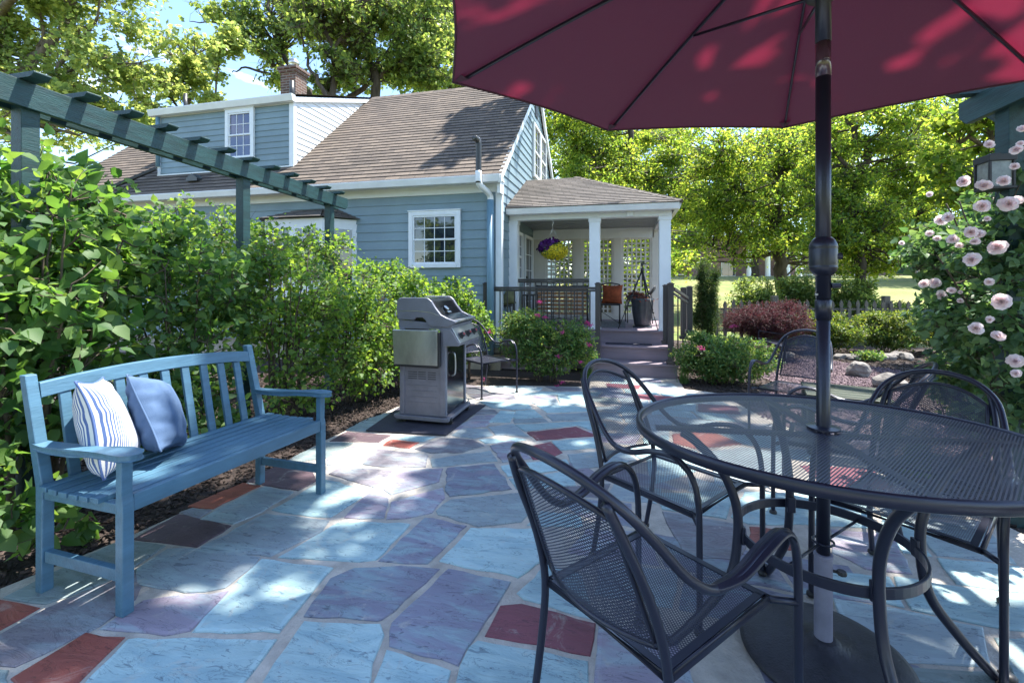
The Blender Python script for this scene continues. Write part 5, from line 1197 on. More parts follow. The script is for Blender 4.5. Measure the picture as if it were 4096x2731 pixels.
# ================================================================== PERGOLAS
per = thing('pergola', 'long green pergola with cross slats running over the left hedge', 'pergola', (-3.3, 2.0, gz(2)))
def on_line(Y): return -3.26 - (Y - 1.82) * .112
for Y, zt in ((1.82, 2.19), (3.51, 2.19), (5.02, 2.19)):
    x = on_line(Y); MB().box(x - .042, x + .042, Y - .042, Y + .042, gz(Y) - .05, 2.30).build('post', M['pergola'], per, bevel=.004)
for dx in (.06, -.06):
    ya, yb = .55, 5.36; m_ = MB(); pts = [(ya, 2.20), (yb - .05, 2.20), (yb, 2.25), (yb, 2.345), (ya, 2.345)]; n = 5
    m_.add([(on_line(y) + dx - .017, y, z) for y, z in pts] + [(on_line(y) + dx + .017, y, z) for y, z in pts], [tuple(range(n))[::-1], tuple(range(n, 2 * n))] + [(i, (i + 1) % n, (i + 1) % n + n, i + n) for i in range(n)]); m_.build('beam', M['pergola'], per, bevel=.003)
tips = [(172, 357), (378, 426), (554, 491), (696, 542), (824, 586), (932, 625), (1028, 660), (1113, 690), (1189, 719), (1257, 743), (1319, 765), (1374, 784)]
for i, (px, py) in enumerate([None] + tips if False else tips):
    t = (px - CX) / F; # where the slat end lies along the beam: the tip is .17 m right of the beam
    lo, hi = .5, 6.0
    for _ in range(40):
        Y = (lo + hi) / 2; X = on_line(Y) + .19; d_ = -X * SS + Y * CC; r_ = X * CC + Y * SS
        if r_ / d_ < t: lo = Y
        else: hi = Y
    x = on_line(Y); z = 2.345
    MB().prism([(x - .18, z + .002), (x + .165, z + .002), (x + .19, z + .022), (x + .19, z + .032), (x - .18, z + .032)], 'y', Y - .040, Y + .040).build('cross_slat', M['pergola'], per, bevel=.003)
Y = 1.30; x = on_line(Y); MB().prism([(x - .18, z + .002), (x + .165, z + .002), (x + .19, z + .022), (x + .19, z + .032), (x - .18, z + .032)], 'y', Y - .040, Y + .040).build('cross_slat', M['pergola'], per, bevel=.003)
pr2 = thing('rose_pergola', 'green pergola post and beam at the right behind the roses', 'pergola', (2.07, 3.1, gz(3.1)))
MB().box(2.02, 2.12, 3.04, 3.14, gz(3.1) - .05, 2.315).build('post', M['pergola'], pr2, bevel=.004); MB().box(2.02, 2.12, 1.2, 1.3, gz(1.3) - .05, 2.315).build('post', M['pergola'], pr2, bevel=.004)
for x in (2.0, 2.14):
    MB().prism([(.8, 2.19), (3.30, 2.19), (3.36, 2.24), (3.36, 2.335), (.8, 2.335)], 'x', x - .018, x + .018).build('beam', M['pergola'], pr2, bevel=.003)
for y in (1.2, 1.75, 2.3, 2.85, 3.24): MB().prism([(1.86, 2.362), (1.90, 2.338), (2.3, 2.338), (2.3, 2.372), (1.86, 2.372)], 'y', y - .035, y + .035).build('cross_slat', M['pergola'], pr2, bevel=.003)
lan = thing('wall_lantern', 'small black lantern with glass panes on the right green post', 'lantern', (1.94, 3.03, 1.75))
m_ = MB()
for dx in (-.052, .052):
    for dy in (-.052, .052): m_.box(1.955 + dx - .006, 1.955 + dx + .006, 3.04 + dy - .006, 3.04 + dy + .006, 1.76, 1.895)
m_.box(1.895, 2.019, 2.98, 3.1, 1.895, 1.93).box(1.897, 2.019, 2.982, 3.098, 1.745, 1.76).box(1.935, 1.975, 3.02, 3.06, 1.93, 1.945); m_.build('frame', M['plastic'], lan, bevel=.002)
MB().box(1.905, 2.005, 2.99, 2.994, 1.761, 1.894).box(1.905, 1.909, 2.995, 3.085, 1.761, 1.894).build('pane', M['screen_white'], lan)

# ================================================================== SIDE TABLE, LOUNGER
st = thing('side_table', 'low dark green slatted side table between two mesh chairs', 'side table', (1.68, 4.12, gz(4.1)))
ang = R(-14); 
def rt(x, y): return (1.68 + x * math.cos(ang) - y * math.sin(ang), 4.12 + x * math.sin(ang) + y * math.cos(ang))
for i in range(6):
    y = -.215 + i * .086; a_, b_ = rt(-.27, y), rt(.27, y); MB().beam((*a_, .375), (*b_, .375), .078, .018).build('slat', M['sidetable'], st, bevel=.003)
for sx in (-1, 1):
    for sy in (-1, 1): a_ = rt(.24 * sx, .21 * sy); MB().beam((*a_, gz(a_[1])), (*a_, .362), .045, .045, up=(1, 0, 0)).build('leg', M['sidetable'], st, bevel=.003)
m_ = MB()
for sx in (-1, 1): m_.beam((*rt(.24 * sx, -.185), .335), (*rt(.24 * sx, .185), .335), .03, .045)
for sy in (-1, 1): m_.beam((*rt(-.215, .21 * sy), .335), (*rt(.215, .21 * sy), .335), .03, .045)
m_.build('apron', M['sidetable'], st)
lg = thing('mesh_lounger', 'low black mesh lounger with a raised head bar before the red maple', 'lounger', (1.75, 8.1, gz(8.1)))
fa = atD(3050, 1323, 7.6); fb = atD(3135, 1338, 7.6); ba = atD(3040, 1360, 7.2); bb = atD(3125, 1385, 7.3)
def lf(u, v):
    p = ba.lerp(bb, u).lerp(atD(3035, 1352, 8.2).lerp(atD(3140, 1366, 8.2), u), v) + Vector((0, 0, -.035 * math.sin(math.pi * v))); return tuple(p), (u * .4, v * 1.0)
patch('sling', lf, 6, 12, M['mesh2'], lg)
c00, c10, c01, c11 = Vector(lf(0, 0)[0]), Vector(lf(1, 0)[0]), Vector(lf(0, 1)[0]), Vector(lf(1, 1)[0])
MB().tube([c00, c10, c11, c01], .013, 8, True).tube([c01, c01 + Vector((.01, .05, .13)), c11 + Vector((.01, .05, .12)), c11], .011, 8).build('frame', M['black'], lg, smooth=True)
for c_ in (c00, c10, c01, c11): MB().tube([c_, (c_.x, c_.y, gz(c_.y))], .012, 8).build('leg', M['black'], lg, smooth=True)

# ================================================================== ON THE PORCH
def cx5(u, v): return (1500 + u / 1.742, 700 + v / 1.742)
gl = thing('porch_bench', 'bench with varnished wood slats seen from behind through the railing', 'bench', (-1.0, 8.1, ZK))
a, b = atY(*cx5(1128, 775), 8.1), atY(*cx5(1480, 940), 8.1)
for i in range(6):
    z = a.z - .035 - i * (a.z - b.z) / 6; MB().box(a.x + .02, b.x - .02, 8.1, 8.12, z - .045, z).build('back_slat', M['woodslat'], gl, bevel=.003)
for i in range(5): MB().box(a.x + .02, b.x - .02, 8.15 + i * .09, 8.225 + i * .09, b.z - .09, b.z - .07).build('seat_slat', M['woodslat'], gl, bevel=.003)
for x in (a.x, b.x):
    MB().tube([(x, 8.09, ZK), (x, 8.11, b.z), (x, 8.08, a.z + .02)], .016, 8).tube([(x, 8.6, ZK), (x, 8.6, b.z + .2), (x, 8.4, b.z + .24), (x, 8.12, b.z + .2)], .014, 8, smooth=3).build('side_frame', M['plastic'], gl, smooth=True)
MB().beam((a.x, 8.1, ZK + .05), (b.x, 8.12, b.z - .1), .01, .01).beam((b.x, 8.1, ZK + .05), (a.x, 8.12, b.z - .1), .01, .01).beam((a.x, 8.11, a.z), (b.x, 8.11, a.z), .03, .025).build('brace', M['plastic'], gl)
# black chair with a rust cushion
a, b = atY(*cx5(1570, 765), 8.5), atY(*cx5(1705, 1025), 8.5); sz = atY(*cx5(1640, 895), 8.4).z
pc = thing('porch_chair', 'black metal chair holding a rust cushion behind the middle column', 'chair', ((a.x + b.x) / 2, 8.5, ZK))
m_ = MB()
for x in (a.x, b.x): m_.tube([(x, 8.3, ZK), (x, 8.3, sz)], .012, 8).tube([(x, 8.75, ZK), (x, 8.72, sz), (x, 8.8, a.z)], .012, 8)
m_.build('leg', M['plastic'], pc, smooth=True)
m_ = MB().box(a.x, b.x, 8.28, 8.74, sz - .03, sz); m_.build('seat', M['plastic'], pc, bevel=.004)
m_ = MB().tube([(a.x, 8.8, a.z), ((a.x + b.x) / 2, 8.8, a.z + .03), (b.x, 8.8, a.z)], .012, 8, smooth=4)
for i in range(5): t = i / 4; m_.tube([(a.x + (b.x - a.x) * t, 8.8, a.z), (a.x + (b.x - a.x) * (1 - t), 8.73, sz + .1)], .006, 6)
m_.tube([(a.x, 8.3, ZK + .25), (b.x, 8.3, ZK + .02)], .006, 6); m_.build('back', M['plastic'], pc, smooth=True)
cz = atY(*cx5(1652, 832), 8.45)
pillow('rust_pillow', 'square rust orange cushion standing on the black porch chair', (cz.x, 8.5, cz.z), .38, .36, .14, R(-100), R(12), 0, M['orange'], 9, pipe=False)
# bistro chair
bc = thing('bistro_chair', 'black metal bistro chair turned sideways behind the tall planter', 'chair', (.25, 8.5, ZK))
def b5(u, v, Y=8.6): return atY(*cx5(u, v), Y)
m_ = MB().tube([b5(1745, 1020, 8.4), b5(1748, 900, 8.4), b5(1765, 855, 8.4), b5(1800, 838, 8.45), b5(1870, 850, 8.5), b5(1910, 825, 8.5), b5(1950, 775, 8.55)], .010, 8, smooth=4).tube([b5(1760, 1030, 8.7), b5(1762, 880, 8.7), b5(1790, 845, 8.7), b5(1850, 850, 8.7), b5(1905, 840, 8.7), b5(1955, 790, 8.8)], .010, 8, smooth=4)
m_.build('frame', M['plastic'], bc, smooth=True)
for u in (1905, 1935): MB().tube([b5(u, 1040), b5(u - 15, 880), b5(u - 15 + 10, 830)], .010, 8).build('leg', M['plastic'], bc, smooth=True)
m_ = MB()
for t in np.linspace(0, 1, 6): m_.tube([b5(1905, 840, 8.5).lerp(b5(1910, 850, 8.85), t), b5(1953, 776, 8.55).lerp(b5(1956, 790, 8.85), t)], .006, 6)
m_.build('back', M['plastic'], bc, smooth=True)
s_ = b5(1830, 908, 8.5); MB().lathe([(0, 0), (.20, 0), (.20, .015), (0, .02)], (s_.x, 8.6, s_.z - .02), 20).build('seat', M['plastic'], bc)
# tripod
tp = thing('camera_tripod', 'black camera tripod standing open beside the right porch column', 'tripod', (.3, 7.75, ZK))
hd = b5(1862, 662, 7.75)
for u, v, Y in ((1695, 1057, 7.55), (1925, 1050, 8.05), (1970, 1062, 7.5)):
    e = b5(u, v, Y); e.z = ZK + .005; p1 = hd.lerp(e, .45)
    MB().tube([hd, p1], .013, 8).tube([p1, hd.lerp(e, .72)], .010, 8).tube([hd.lerp(e, .7), e], .007, 8).tube([hd.lerp(e, .43), hd.lerp(e, .47)], .018, 8).tube([hd.lerp(e, .70), hd.lerp(e, .73)], .014, 8).build('leg', M['plastic'], tp, smooth=True)
MB().tube([hd + Vector((0, 0, -.28)), hd + Vector((0, 0, .07))], .009, 8).tube([hd + Vector((0, 0, -.03)), hd + Vector((0, 0, .03))], .026, 10).build('column', M['plastic'], tp, smooth=True)
MB().tube([hd + Vector((0, 0, .06)), hd + Vector((0, 0, .12))], .022, 10).box(hd.x - .03, hd.x + .03, 7.72, 7.78, hd.z + .13, hd.z + .145).tube([hd + Vector((.01, 0, .1)), hd + Vector((.06, 0, .1))], .008, 8).build('head', M['plastic'], tp)
# planter
p0 = b5(1862, 1045, 7.95); zt = b5(1862, 858, 7.95).z
pl = thing('tall_planter', 'tall glossy dark grey planter standing on the porch deck', 'planter', (p0.x, 7.95, ZK))
MB().box(p0.x - .15, p0.x + .15, 7.82, 8.08, ZK, ZK + .02).lathe([(.125, .02), (.135, .06), (.165, .25), (.185, .45), (.19, zt - ZK), (.175, zt - ZK), (.17, zt - ZK - .04), (0, zt - ZK - .04)], (p0.x, 7.95, ZK), 32).build('pot', M['planter'], pl, smooth=True)
rng = np.random.default_rng(2); P = np.array([[p0.x, 7.95, zt - .03]]) + rng.normal(size=(260, 3)) * [.07, .07, .012]; D = unit(rng.normal(size=(260, 3)) + [0, 0, .5]); V_, F_ = leaves(rng, P, D, .05, 'oval'); np_mesh('dry_leaves', V_, fix_faces(F_), M['dry'], pl)
ba_ = thing('flower_basket', 'small wicker pot of dried flowers on the bistro seat', 'basket', (s_.x, 8.6, s_.z))
MB().lathe([(.07, 0), (.10, .13), (.09, .13), (.06, .01)], (s_.x - .03, 8.6, s_.z + .0), 16).build('pot', M['woodslat'], ba_)
P = np.array([[s_.x - .03, 8.6, s_.z + .15]]) + rng.normal(size=(500, 3)) * [.08, .08, .03]; D = unit(rng.normal(size=(500, 3)) + [0, 0, 1]); V_, F_ = leaves(rng, P, D, .045, 'oval'); np_mesh('flowers', V_, fix_faces(F_), M['dry'], ba_)
# rug, small table, folding chair with green pillow, wall plaque
a = b5(1580, 1040, 7.9); o = MB().box(-.55, b5(1745, 1040, 7.8).x, 7.72, 8.9, ZK + .001, ZK + .012).build('rug', M['rug']); tagp(o, 'dark patterned rug lying on the porch deck behind the middle column', 'rug')
bt = thing('black_table', 'small black metal table on the porch near the house door', 'table', (-1.45, 8.1, ZK))
a, b = b5(1032, 833, 8.0), b5(1118, 845, 8.0); MB().box(a.x, b.x, 7.85, 8.3, a.z - .02, a.z).build('top', M['plastic'], bt, bevel=.003)
for x in (a.x + .015, b.x - .015):
    for y in (7.87, 8.28): MB().box(x - .012, x + .012, y - .012, y + .012, ZK, a.z - .021).build('leg', M['plastic'], bt)
fc = thing('folding_chair', 'black folding chair with a green cushion behind the front railing', 'chair', (-1.72, 7.15, .27))
a, b = b5(862, 800, 7.2), b5(955, 815, 7.2); s2 = b5(900, 905, 7.2).z
m_ = MB()
for x in (a.x, b.x): m_.tube([(x, 7.1, .27), (x, 7.3, s2), (x - .01, 7.2, a.z)], .012, 8).tube([(x, 7.35, .27), (x, 7.05, s2)], .012, 8)
m_.build('leg', M['plastic'], fc, smooth=True)
m_ = MB().box(a.x, b.x, 7.03, 7.34, s2 - .02, s2)
m_.build('seat', M['plastic'], fc, bevel=.003)
m_ = MB()
for i in range(5): z = s2 + .12 + (a.z - s2 - .12) * i / 4; m_.box(a.x, b.x, 7.2, 7.212, z - .012, z + .012)
m_.build('back', M['plastic'], fc)
pillow('olive_pillow', 'olive green cushion slumped on the folding chair behind the railing', (b5(915, 880, 7.1).x, 7.12, s2 + .12), .28, .24, .12, R(-80), R(20), R(10), M['olive'], 12, pipe=False)
pq = thing('wall_plaque', 'dark carved plaque hanging on the house wall beside the porch door', 'plaque', (XG + .03, 8.9, 1.5))
a, b = atX(*cx5(1112, 525), XG + .03), atX(*cx5(1143, 628), XG + .03)
m_ = MB().box(XG + .018, XG + .05, a.y, b.y, b.z, a.z); m_.build('board', M['darkpipe'], pq, bevel=.006)
m_ = MB()
for i in range(6):
    for j in range(3): m_.lathe([(.02, 0), (.012, .02), (0, .025)], (0, 0, 0), 6); k = len(m_.v) - 18; m_.v[k:] = [(XG + .05 + p[2], a.y + (b.y - a.y) * (j + .6) / 3.2 + p[0], b.z + (a.z - b.z) * (i + .5) / 6 + p[1]) for p in m_.v[k:]]
m_.build('carving', M['bark'], pq)
# flood light on the porch beam
fl = thing('flood_light', 'small white flood light fixed on the porch beam', 'light', (.2, 7.3, 2.35))
a = b5(1778, 262, 7.36)
MB().box(a.x - .05, a.x + .05, 7.33, 7.378, a.z - .06, a.z + .03).build('housing', M['white'], fl, bevel=.006)
MB().lathe([(.105, 0), (.105, .012), (.08, .03), (.0, .036)], (a.x, 7.30, a.z + .045), 20).build('shade', M['white'], fl, smooth=True)
# hanging basket
hb = thing('hanging_basket', 'hanging basket of purple and yellow flowers under the porch beam', 'hanging basket', (-1.15, 7.3, 1.62))
hc = b5(1233, 520, 7.30); tpz = 2.262
rng = np.random.default_rng(8)
m_ = MB()
hk = Vector((hc.x, 7.39, tpz)); k2 = Vector((hc.x, 7.39, hc.z + .36)); m_.tube([hk, hk + Vector((.01, 0, -.06)), hk + Vector((-.01, 0, -.10)), k2], .004, 6)
for i in range(3): a = i * 2.094 + .5; m_.tube([k2, (hc.x + .15 * math.cos(a), 7.39 + .15 * math.sin(a), hc.z + .08)], .003, 5)
m_.build('hanger', M['steel'], hb, smooth=True)
hcy = 7.39
MB().lathe([(.05, -.14), (.12, -.09), (.15, .02), (.13, .03), (0, .0)], (hc.x, hcy, hc.z), 20).build('basket', M['stem'], hb, smooth=True)
def ball(n, off, rad, sz, m, name, kind='oval', zc=None, seed=1):
    rng = np.random.default_rng(seed); u = unit(rng.normal(size=(n, 3))); P = np.array([[hc.x, hcy, hc.z]]) + np.array(off) + u * np.array(rad) * rng.uniform(.8, 1.05, (n, 1))
    if zc is not None: ok = zc(u); P = P[ok]; u = u[ok]
    V_, F_ = leaves(rng, P, unit(np.cross(u, rng.normal(size=u.shape))), sz, kind, 0, u * 4, .3); return np_mesh(name, V_, fix_faces(F_), m, hb)
ball(900, (0, 0, 0), (.21, .19, .15), .04, M['spirea'], 'leaves', seed=2)
ball(1500, (-.02, 0, .04), (.215, .2, .135), .042, M['purplef'], 'purple_flowers', 'maple', lambda u: (u[:, 2] - u[:, 0] * 1.2 > .15), 3)
ball(2200, (.02, 0, -.02), (.225, .21, .145), .021, M['yellowf'], 'yellow_flowers', 'maple', lambda u: (u[:, 2] < .55 + u[:, 0]) & ((u[:, 0] > -.35) | (u[:, 2] < .1)), 4)
# ================================================================== FENCE, ROCKS, SCHOOL
fe = thing('picket_fence', 'weathered grey picket fence between the garden and the lawn', 'fence', (2.0, 11.8, gz(11.8)))
fA, fB = Vector((1.95, 11.75, 0)), Vector((8.6, 13.2, 0)); fd = (fB - fA).normalized(); fn = Vector((-fd.y, fd.x, 0)); FL = (fB - fA).length
def fbox(mb, s0, s1, t0, t1, z0, z1):
    mb.add([fA + fd * s + fn * t + Vector((0, 0, z)) for z in (z0, z1) for s, t in ((s0, t0), (s1, t0), (s1, t1), (s0, t1))], list(ZM))
for z in (.60, .08):
    m_ = MB(); fbox(m_, -.1, FL, 0, .04, z - .04, z + .01); m_.build('rail', M['fence'], fe)
i = 0; s = 0; rng = random.Random(4)
while s < FL:
    m_ = MB(); zt = .80 + rng.uniform(-.015, .015); w_ = .040
    P = [(-w_, gz(12) - .02), (w_, gz(12) - .02), (w_, zt - .22), (w_ * .55, zt - .20), (w_ * .55, zt - .185), (w_ * 1.05, zt - .15), (w_ * 1.0, zt - .08), (0, zt), (-w_ * 1.0, zt - .08), (-w_ * 1.05, zt - .15), (-w_ * .55, zt - .185), (-w_ * .55, zt - .20), (-w_, zt - .22)]
    n = len(P); lean = rng.uniform(-.01, .01); m_.add([fA + fd * (s + a + lean * b) + fn * -.024 + Vector((0, 0, b)) for a, b in P] + [fA + fd * (s + a + lean * b) + fn * -.002 + Vector((0, 0, b)) for a, b in P], [tuple(range(n)), tuple(range(2 * n - 1, n - 1, -1))] + [(k, k + n, (k + 1) % n + n, (k + 1) % n) for k in range(n)])
    if i not in (13, 14): m_.build('picket', M['fence'], fe)
    s += .195; i += 1
for s in (1.62, 4.25, 6.7):
    m_ = MB(); fbox(m_, s - .07, s + .07, .042, .16, gz(12) - .1, .90); m_.build('post', M['fence'], fe, bevel=.01)
def rock(name, label, c, r_, seed, group=None):
    rng = np.random.default_rng(seed); bm = bmesh.new(); bmesh.ops.create_icosphere(bm, subdivisions=3, radius=1)
    ph = rng.uniform(0, 6, 6); pl = [unit(rng.normal(size=(1, 3)))[0] for _ in range(7)]
    for v in bm.verts:
        p = np.array(v.co); 
        for q in pl:
            d = p.dot(q) - .72
            if d > 0: p = p - q * d * .9
        p = p * (1 + .05 * math.sin(p[0] * 5 + ph[0]) * math.sin(p[1] * 6 + ph[1]) + .03 * math.sin(p[2] * 11 + ph[2])); v.co = Vector(p * np.array(r_))
    me = bpy.data.meshes.new(name); bm.to_mesh(me); bm.free(); me.materials.append(M['rock']); o = bpy.data.objects.new(name, me); COL.objects.link(o); o.location = c; o.rotation_euler = (0, 0, rng.uniform(0, 3))
    return tagp(o, label, 'rock', group)
c = gnd(3431, 1500); rock('boulder', 'large pale flat faced boulder lying at the gravel edge', (c.x, c.y, c.z + .08), (.20, .16, .15), 1)
c = gnd(3560, 1550); rock('boulder', 'grey boulder partly hidden behind the chair in the black mulch', (c.x, c.y, c.z + .06), (.20, .16, .14), 2)
c = gnd(720, 1690); rock('boulder', 'grey stone behind the bench slats under the shrubs', (c.x - .5, c.y + .5, c.z + .06), (.10, .1, .12), 22)
rg = random.Random(3)
for i, u in enumerate((850, 895, 940, 990, 1045, 1095, 1150, 1215, 1275, 1340)):
    c = gnd(2900 + u / 1.8445 + rg.uniform(-3, 3), 1433 + rg.uniform(-4, 4)); s = rg.uniform(.10, .17); rock('edging_stone', 'small rounded fieldstone edging the bed before the azaleas', (c.x, c.y, c.z + .03), (s, s * .8, s * .6), 30 + i, 'edging stones along the gravel path')
for i, u in enumerate((1500, 1560)):
    c = gnd(2600 + u / 2.613 + 160, 1425); rock('edging_stone', 'small rounded fieldstone edging the bed before the azaleas', (c.x - 1.0, c.y - .4, c.z + .03), (.13, .1, .08), 50 + i, 'edging stones along the gravel path')
# school: brick wings, white columns, low roof
def far(px, py, d): return atD(px, py, d)
sc_ = thing('school_building', 'long red brick building with white entrance columns beyond the lawn', 'building', (18, 52, 1.5))
def wallbox(mb, a, b, z0, z1, dep):
    a, b = Vector((a.x, a.y, 0)), Vector((b.x, b.y, 0)); d = (b - a).normalized(); n_ = Vector((-d.y, d.x, 0)); mb.add([p + Vector((0, 0, z)) for z in (z0, z1) for p in (a, b, b + n_ * dep, a + n_ * dep)], list(ZM)); return d, n_
DF = 52
a, b = far(2860, 1100, DF), far(3950, 1100, DF + 8); gz_ = 1.4
m_ = MB(); d, n_ = wallbox(m_, a, b, gz_ - .6, 6.4, 9); m_.build('wall', M['brickfar'], sc_, uvf=lambda p: (p.x * 1.0 + p.y * .3, p.z))
m_ = MB(); off = n_ * -.4; wallbox(m_, a + off, b + off, 6.4, 6.8, 10); m_.build('cornice', M['white'], sc_)
def facade(px): # point on the wall plane under photo column px
    t = (px - CX) / F; r0 = Vector((t * CC - SS, t * SS + CC, 0)); A2 = Vector((a.x, a.y, 0)); k_ = (A2.x * d.y - A2.y * d.x) / (r0.x * d.y - r0.y * d.x); return r0 * k_
for px in (2966, 3040, 3085, 3118, 3165):
    p = facade(px) - n_ * 1.2; MB().lathe([(.36, gz_ - .3), (.36, gz_), (.27, gz_ + .1), (.25, 5.2), (.34, 5.3), (.34, 5.6)], (p.x, p.y, 0), 16).build('column', M['white'], sc_, smooth=True)
p0_, p1_ = facade(2940) - n_ * 1.7, facade(3190) - n_ * 1.7
m_ = MB(); wallbox(m_, p0_, p1_, 5.6, 6.2, 1.6); m_.build('portico_beam', M['white'], sc_)
m_ = MB(); wallbox(m_, p0_ - n_ * .6, p1_ - n_ * .6, gz_ - .7, gz_ - .3, 2.3); m_.build('entrance_step', M['rock'], sc_)
m_ = MB()
for px in (2900, 2925, 3010, 3140, 3260, 3340, 3430, 3560, 3680):
    p = facade(px) - n_ * .05
    for z0 in (gz_ + .4,): 
        w0 = MB(); wallbox(w0, p - d * .5, p + d * .5, z0, z0 + 1.7, .04); fo = w0.build('window', M['white'], sc_); w1 = MB(); wallbox(w1, p - d * .42 - n_ * .03, p + d * .42 - n_ * .03, z0 + .1, z0 + 1.6, .02); w1.build('pane', M['glass'], fo)
m_ = MB(); p = facade(2950) - n_ * 3.0; m_.tube([p + Vector((0, 0, gz_ - .6)), p + Vector((0, 0, gz_ + .4)), p + d * -1.2 + Vector((0, 0, gz_ - .2)), p + d * -1.2 + Vector((0, 0, gz_ - 1.1))], .035, 6); m_.build('handrail', M['white'], sc_)
# gabled wing seen past the right porch column
DW = 46
wa, wb = far(2560, 1130, DW), far(2765, 1130, DW - 1.5)
wg = thing('school_wing', 'red brick wing with white gable cornice and tall windows at left of the evergreen', 'building', tuple(wa))
m_ = MB(); d2, n2 = wallbox(m_, wa, wb, .3, 4.6, 7)
q0, q1 = Vector((wa.x, wa.y, 0)), Vector((wb.x, wb.y, 0)); apx = q0.lerp(q1, .30)
m_.add([q0 + Vector((0, 0, 4.6)), q0.lerp(q1, .66) + Vector((0, 0, 4.6)), apx + Vector((0, 0, 6.4)), q0 + Vector((0, 0, 4.6)) + n2 * 6, q0.lerp(q1, .66) + Vector((0, 0, 4.6)) + n2 * 6, apx + Vector((0, 0, 6.4)) + n2 * 6], [(0, 1, 2), (5, 4, 3), (0, 2, 5, 3), (2, 1, 4, 5)])
m_.build('wall', M['brickfar'], wg, uvf=lambda p: (p.x + p.y * .3, p.z))
m_ = MB(); e = n2 * -.25
m_.beam(apx + e + Vector((0, 0, 6.5)), q0.lerp(q1, .70) + e + Vector((0, 0, 4.55)), .4, .28).beam(apx + e + Vector((0, 0, 6.5)), q0 + e + Vector((0, 0, 4.9)), .4, .28).beam(q0.lerp(q1, .60) + e + Vector((0, 0, 4.5)), q1 + e + Vector((0, 0, 4.5)), .6, .5); m_.build('cornice', M['white'], wg)
for t in (.25, .80):
    for z0, z1 in ((.95, 1.95), (2.6, 4.1)):
        p = q0.lerp(q1, t) - n2 * .05; w0 = MB(); wallbox(w0, p - d2 * .5, p + d2 * .5, z0, z1, .04); fo = w0.build('window', M['white'], wg); w1 = MB(); wallbox(w1, p - d2 * .4 - n2 * .03, p + d2 * .4 - n2 * .03, z0 + .1, z1 - .1, .02); w1.build('pane', M['glass'], fo)
# flagpole and sign
p = far(3187, 1100, 44); fp = thing('flagpole', 'white flagpole standing on the far lawn by the sign', 'flagpole', (p.x, p.y, terrain(p.x, p.y)))
MB().lathe([(.12, 0), (.10, .3), (.09, 6), (.04, 9)], (p.x, p.y, float(terrain(p.x, p.y))), 12).build('pole', M['white'], fp, smooth=True)
s0, s1 = far(3198, 1088, 40), far(3238, 1088, 40.2); zz = float(terrain(s0.x, s0.y))
sg = thing('school_sign', 'green school sign with arched top between white posts', 'sign', (s0.x, s0.y, zz))
dd = (Vector((s1.x, s1.y, 0)) - Vector((s0.x, s0.y, 0))).normalized(); nn = Vector((dd.y, -dd.x, 0)); L = 1.45; s0 = Vector((s0.x, s0.y, 0)); zb, zt = far(3200, 1094, 40).z, far(3200, 1074, 40).z
m_ = MB()
for k in (0, L): m_.beam(s0 + dd * k + Vector((0, 0, zz - .1)), s0 + dd * k + Vector((0, 0, zt + .14)), .09, .09, up=dd)
m_.build('post', M['white'], sg)
arc = [(.06, zb), (L - .06, zb), (L - .06, zt - .06), (L * .72, zt - .02)] + [(L * .5 + .30 * math.cos(a), zt - .02 + .24 * math.sin(a)) for a in np.linspace(.1, math.pi - .1, 9)] + [(L * .28, zt - .02), (.06, zt - .06)]
m_ = MB(); n = len(arc); m_.add([s0 + dd * a_ + nn * .03 + Vector((0, 0, z)) for a_, z in arc] + [s0 + dd * a_ - nn * .03 + Vector((0, 0, z)) for a_, z in arc], [tuple(range(n)), tuple(range(2 * n - 1, n - 1, -1))] + [(k, k + n, (k + 1) % n + n, (k + 1) % n) for k in range(n)]); m_.build('board', M['sign'], sg)
m_ = MB(); m_.tube([s0 + dd * a_ + nn * .03 + Vector((0, 0, z)) for a_, z in arc], .022, 5, True); m_.beam(s0 + Vector((0, 0, zb - .1)), s0 + dd * L + Vector((0, 0, zb - .1)), .05, .08); m_.build('frame', M['white'], sg)
m_ = MB(); m_.tube([s0 + dd * (L * .5 + .14 * math.cos(a)) + nn * .035 + Vector((0, 0, zt + .03 + .1 * math.sin(a))) for a in np.linspace(0, 6.28, 14)[:-1]], .02, 5, True); m_.build('emblem', M['gold'], sg)
def text(txt, size, org, xdir, up, m, parent, name):
    cu = bpy.data.curves.new(name, 'FONT'); cu.body = txt; cu.size = size; cu.extrude = .004; cu.align_x = 'CENTER'; o = bpy.data.objects.new(name, cu); COL.objects.link(o)
    bpy.context.view_layer.update(); me = bpy.data.meshes.new_from_object(o); bpy.data.objects.remove(o)
    xd, ud = Vector(xdir).normalized(), Vector(up).normalized(); nd = xd.cross(ud); mt = Matrix((xd, ud, nd)).transposed().to_4x4(); mt.translation = Vector(org) - world_off(parent); me.transform(mt)
    me.materials.append(m); q = bpy.data.objects.new(name, me); COL.objects.link(q); q.parent = parent; return q
text('SCHOOL', .26, s0 + dd * L * .5 + nn * .045 + Vector((0, 0, zb + .08)), dd, (0, 0, 1), M['gold'], sg, 'lettering')

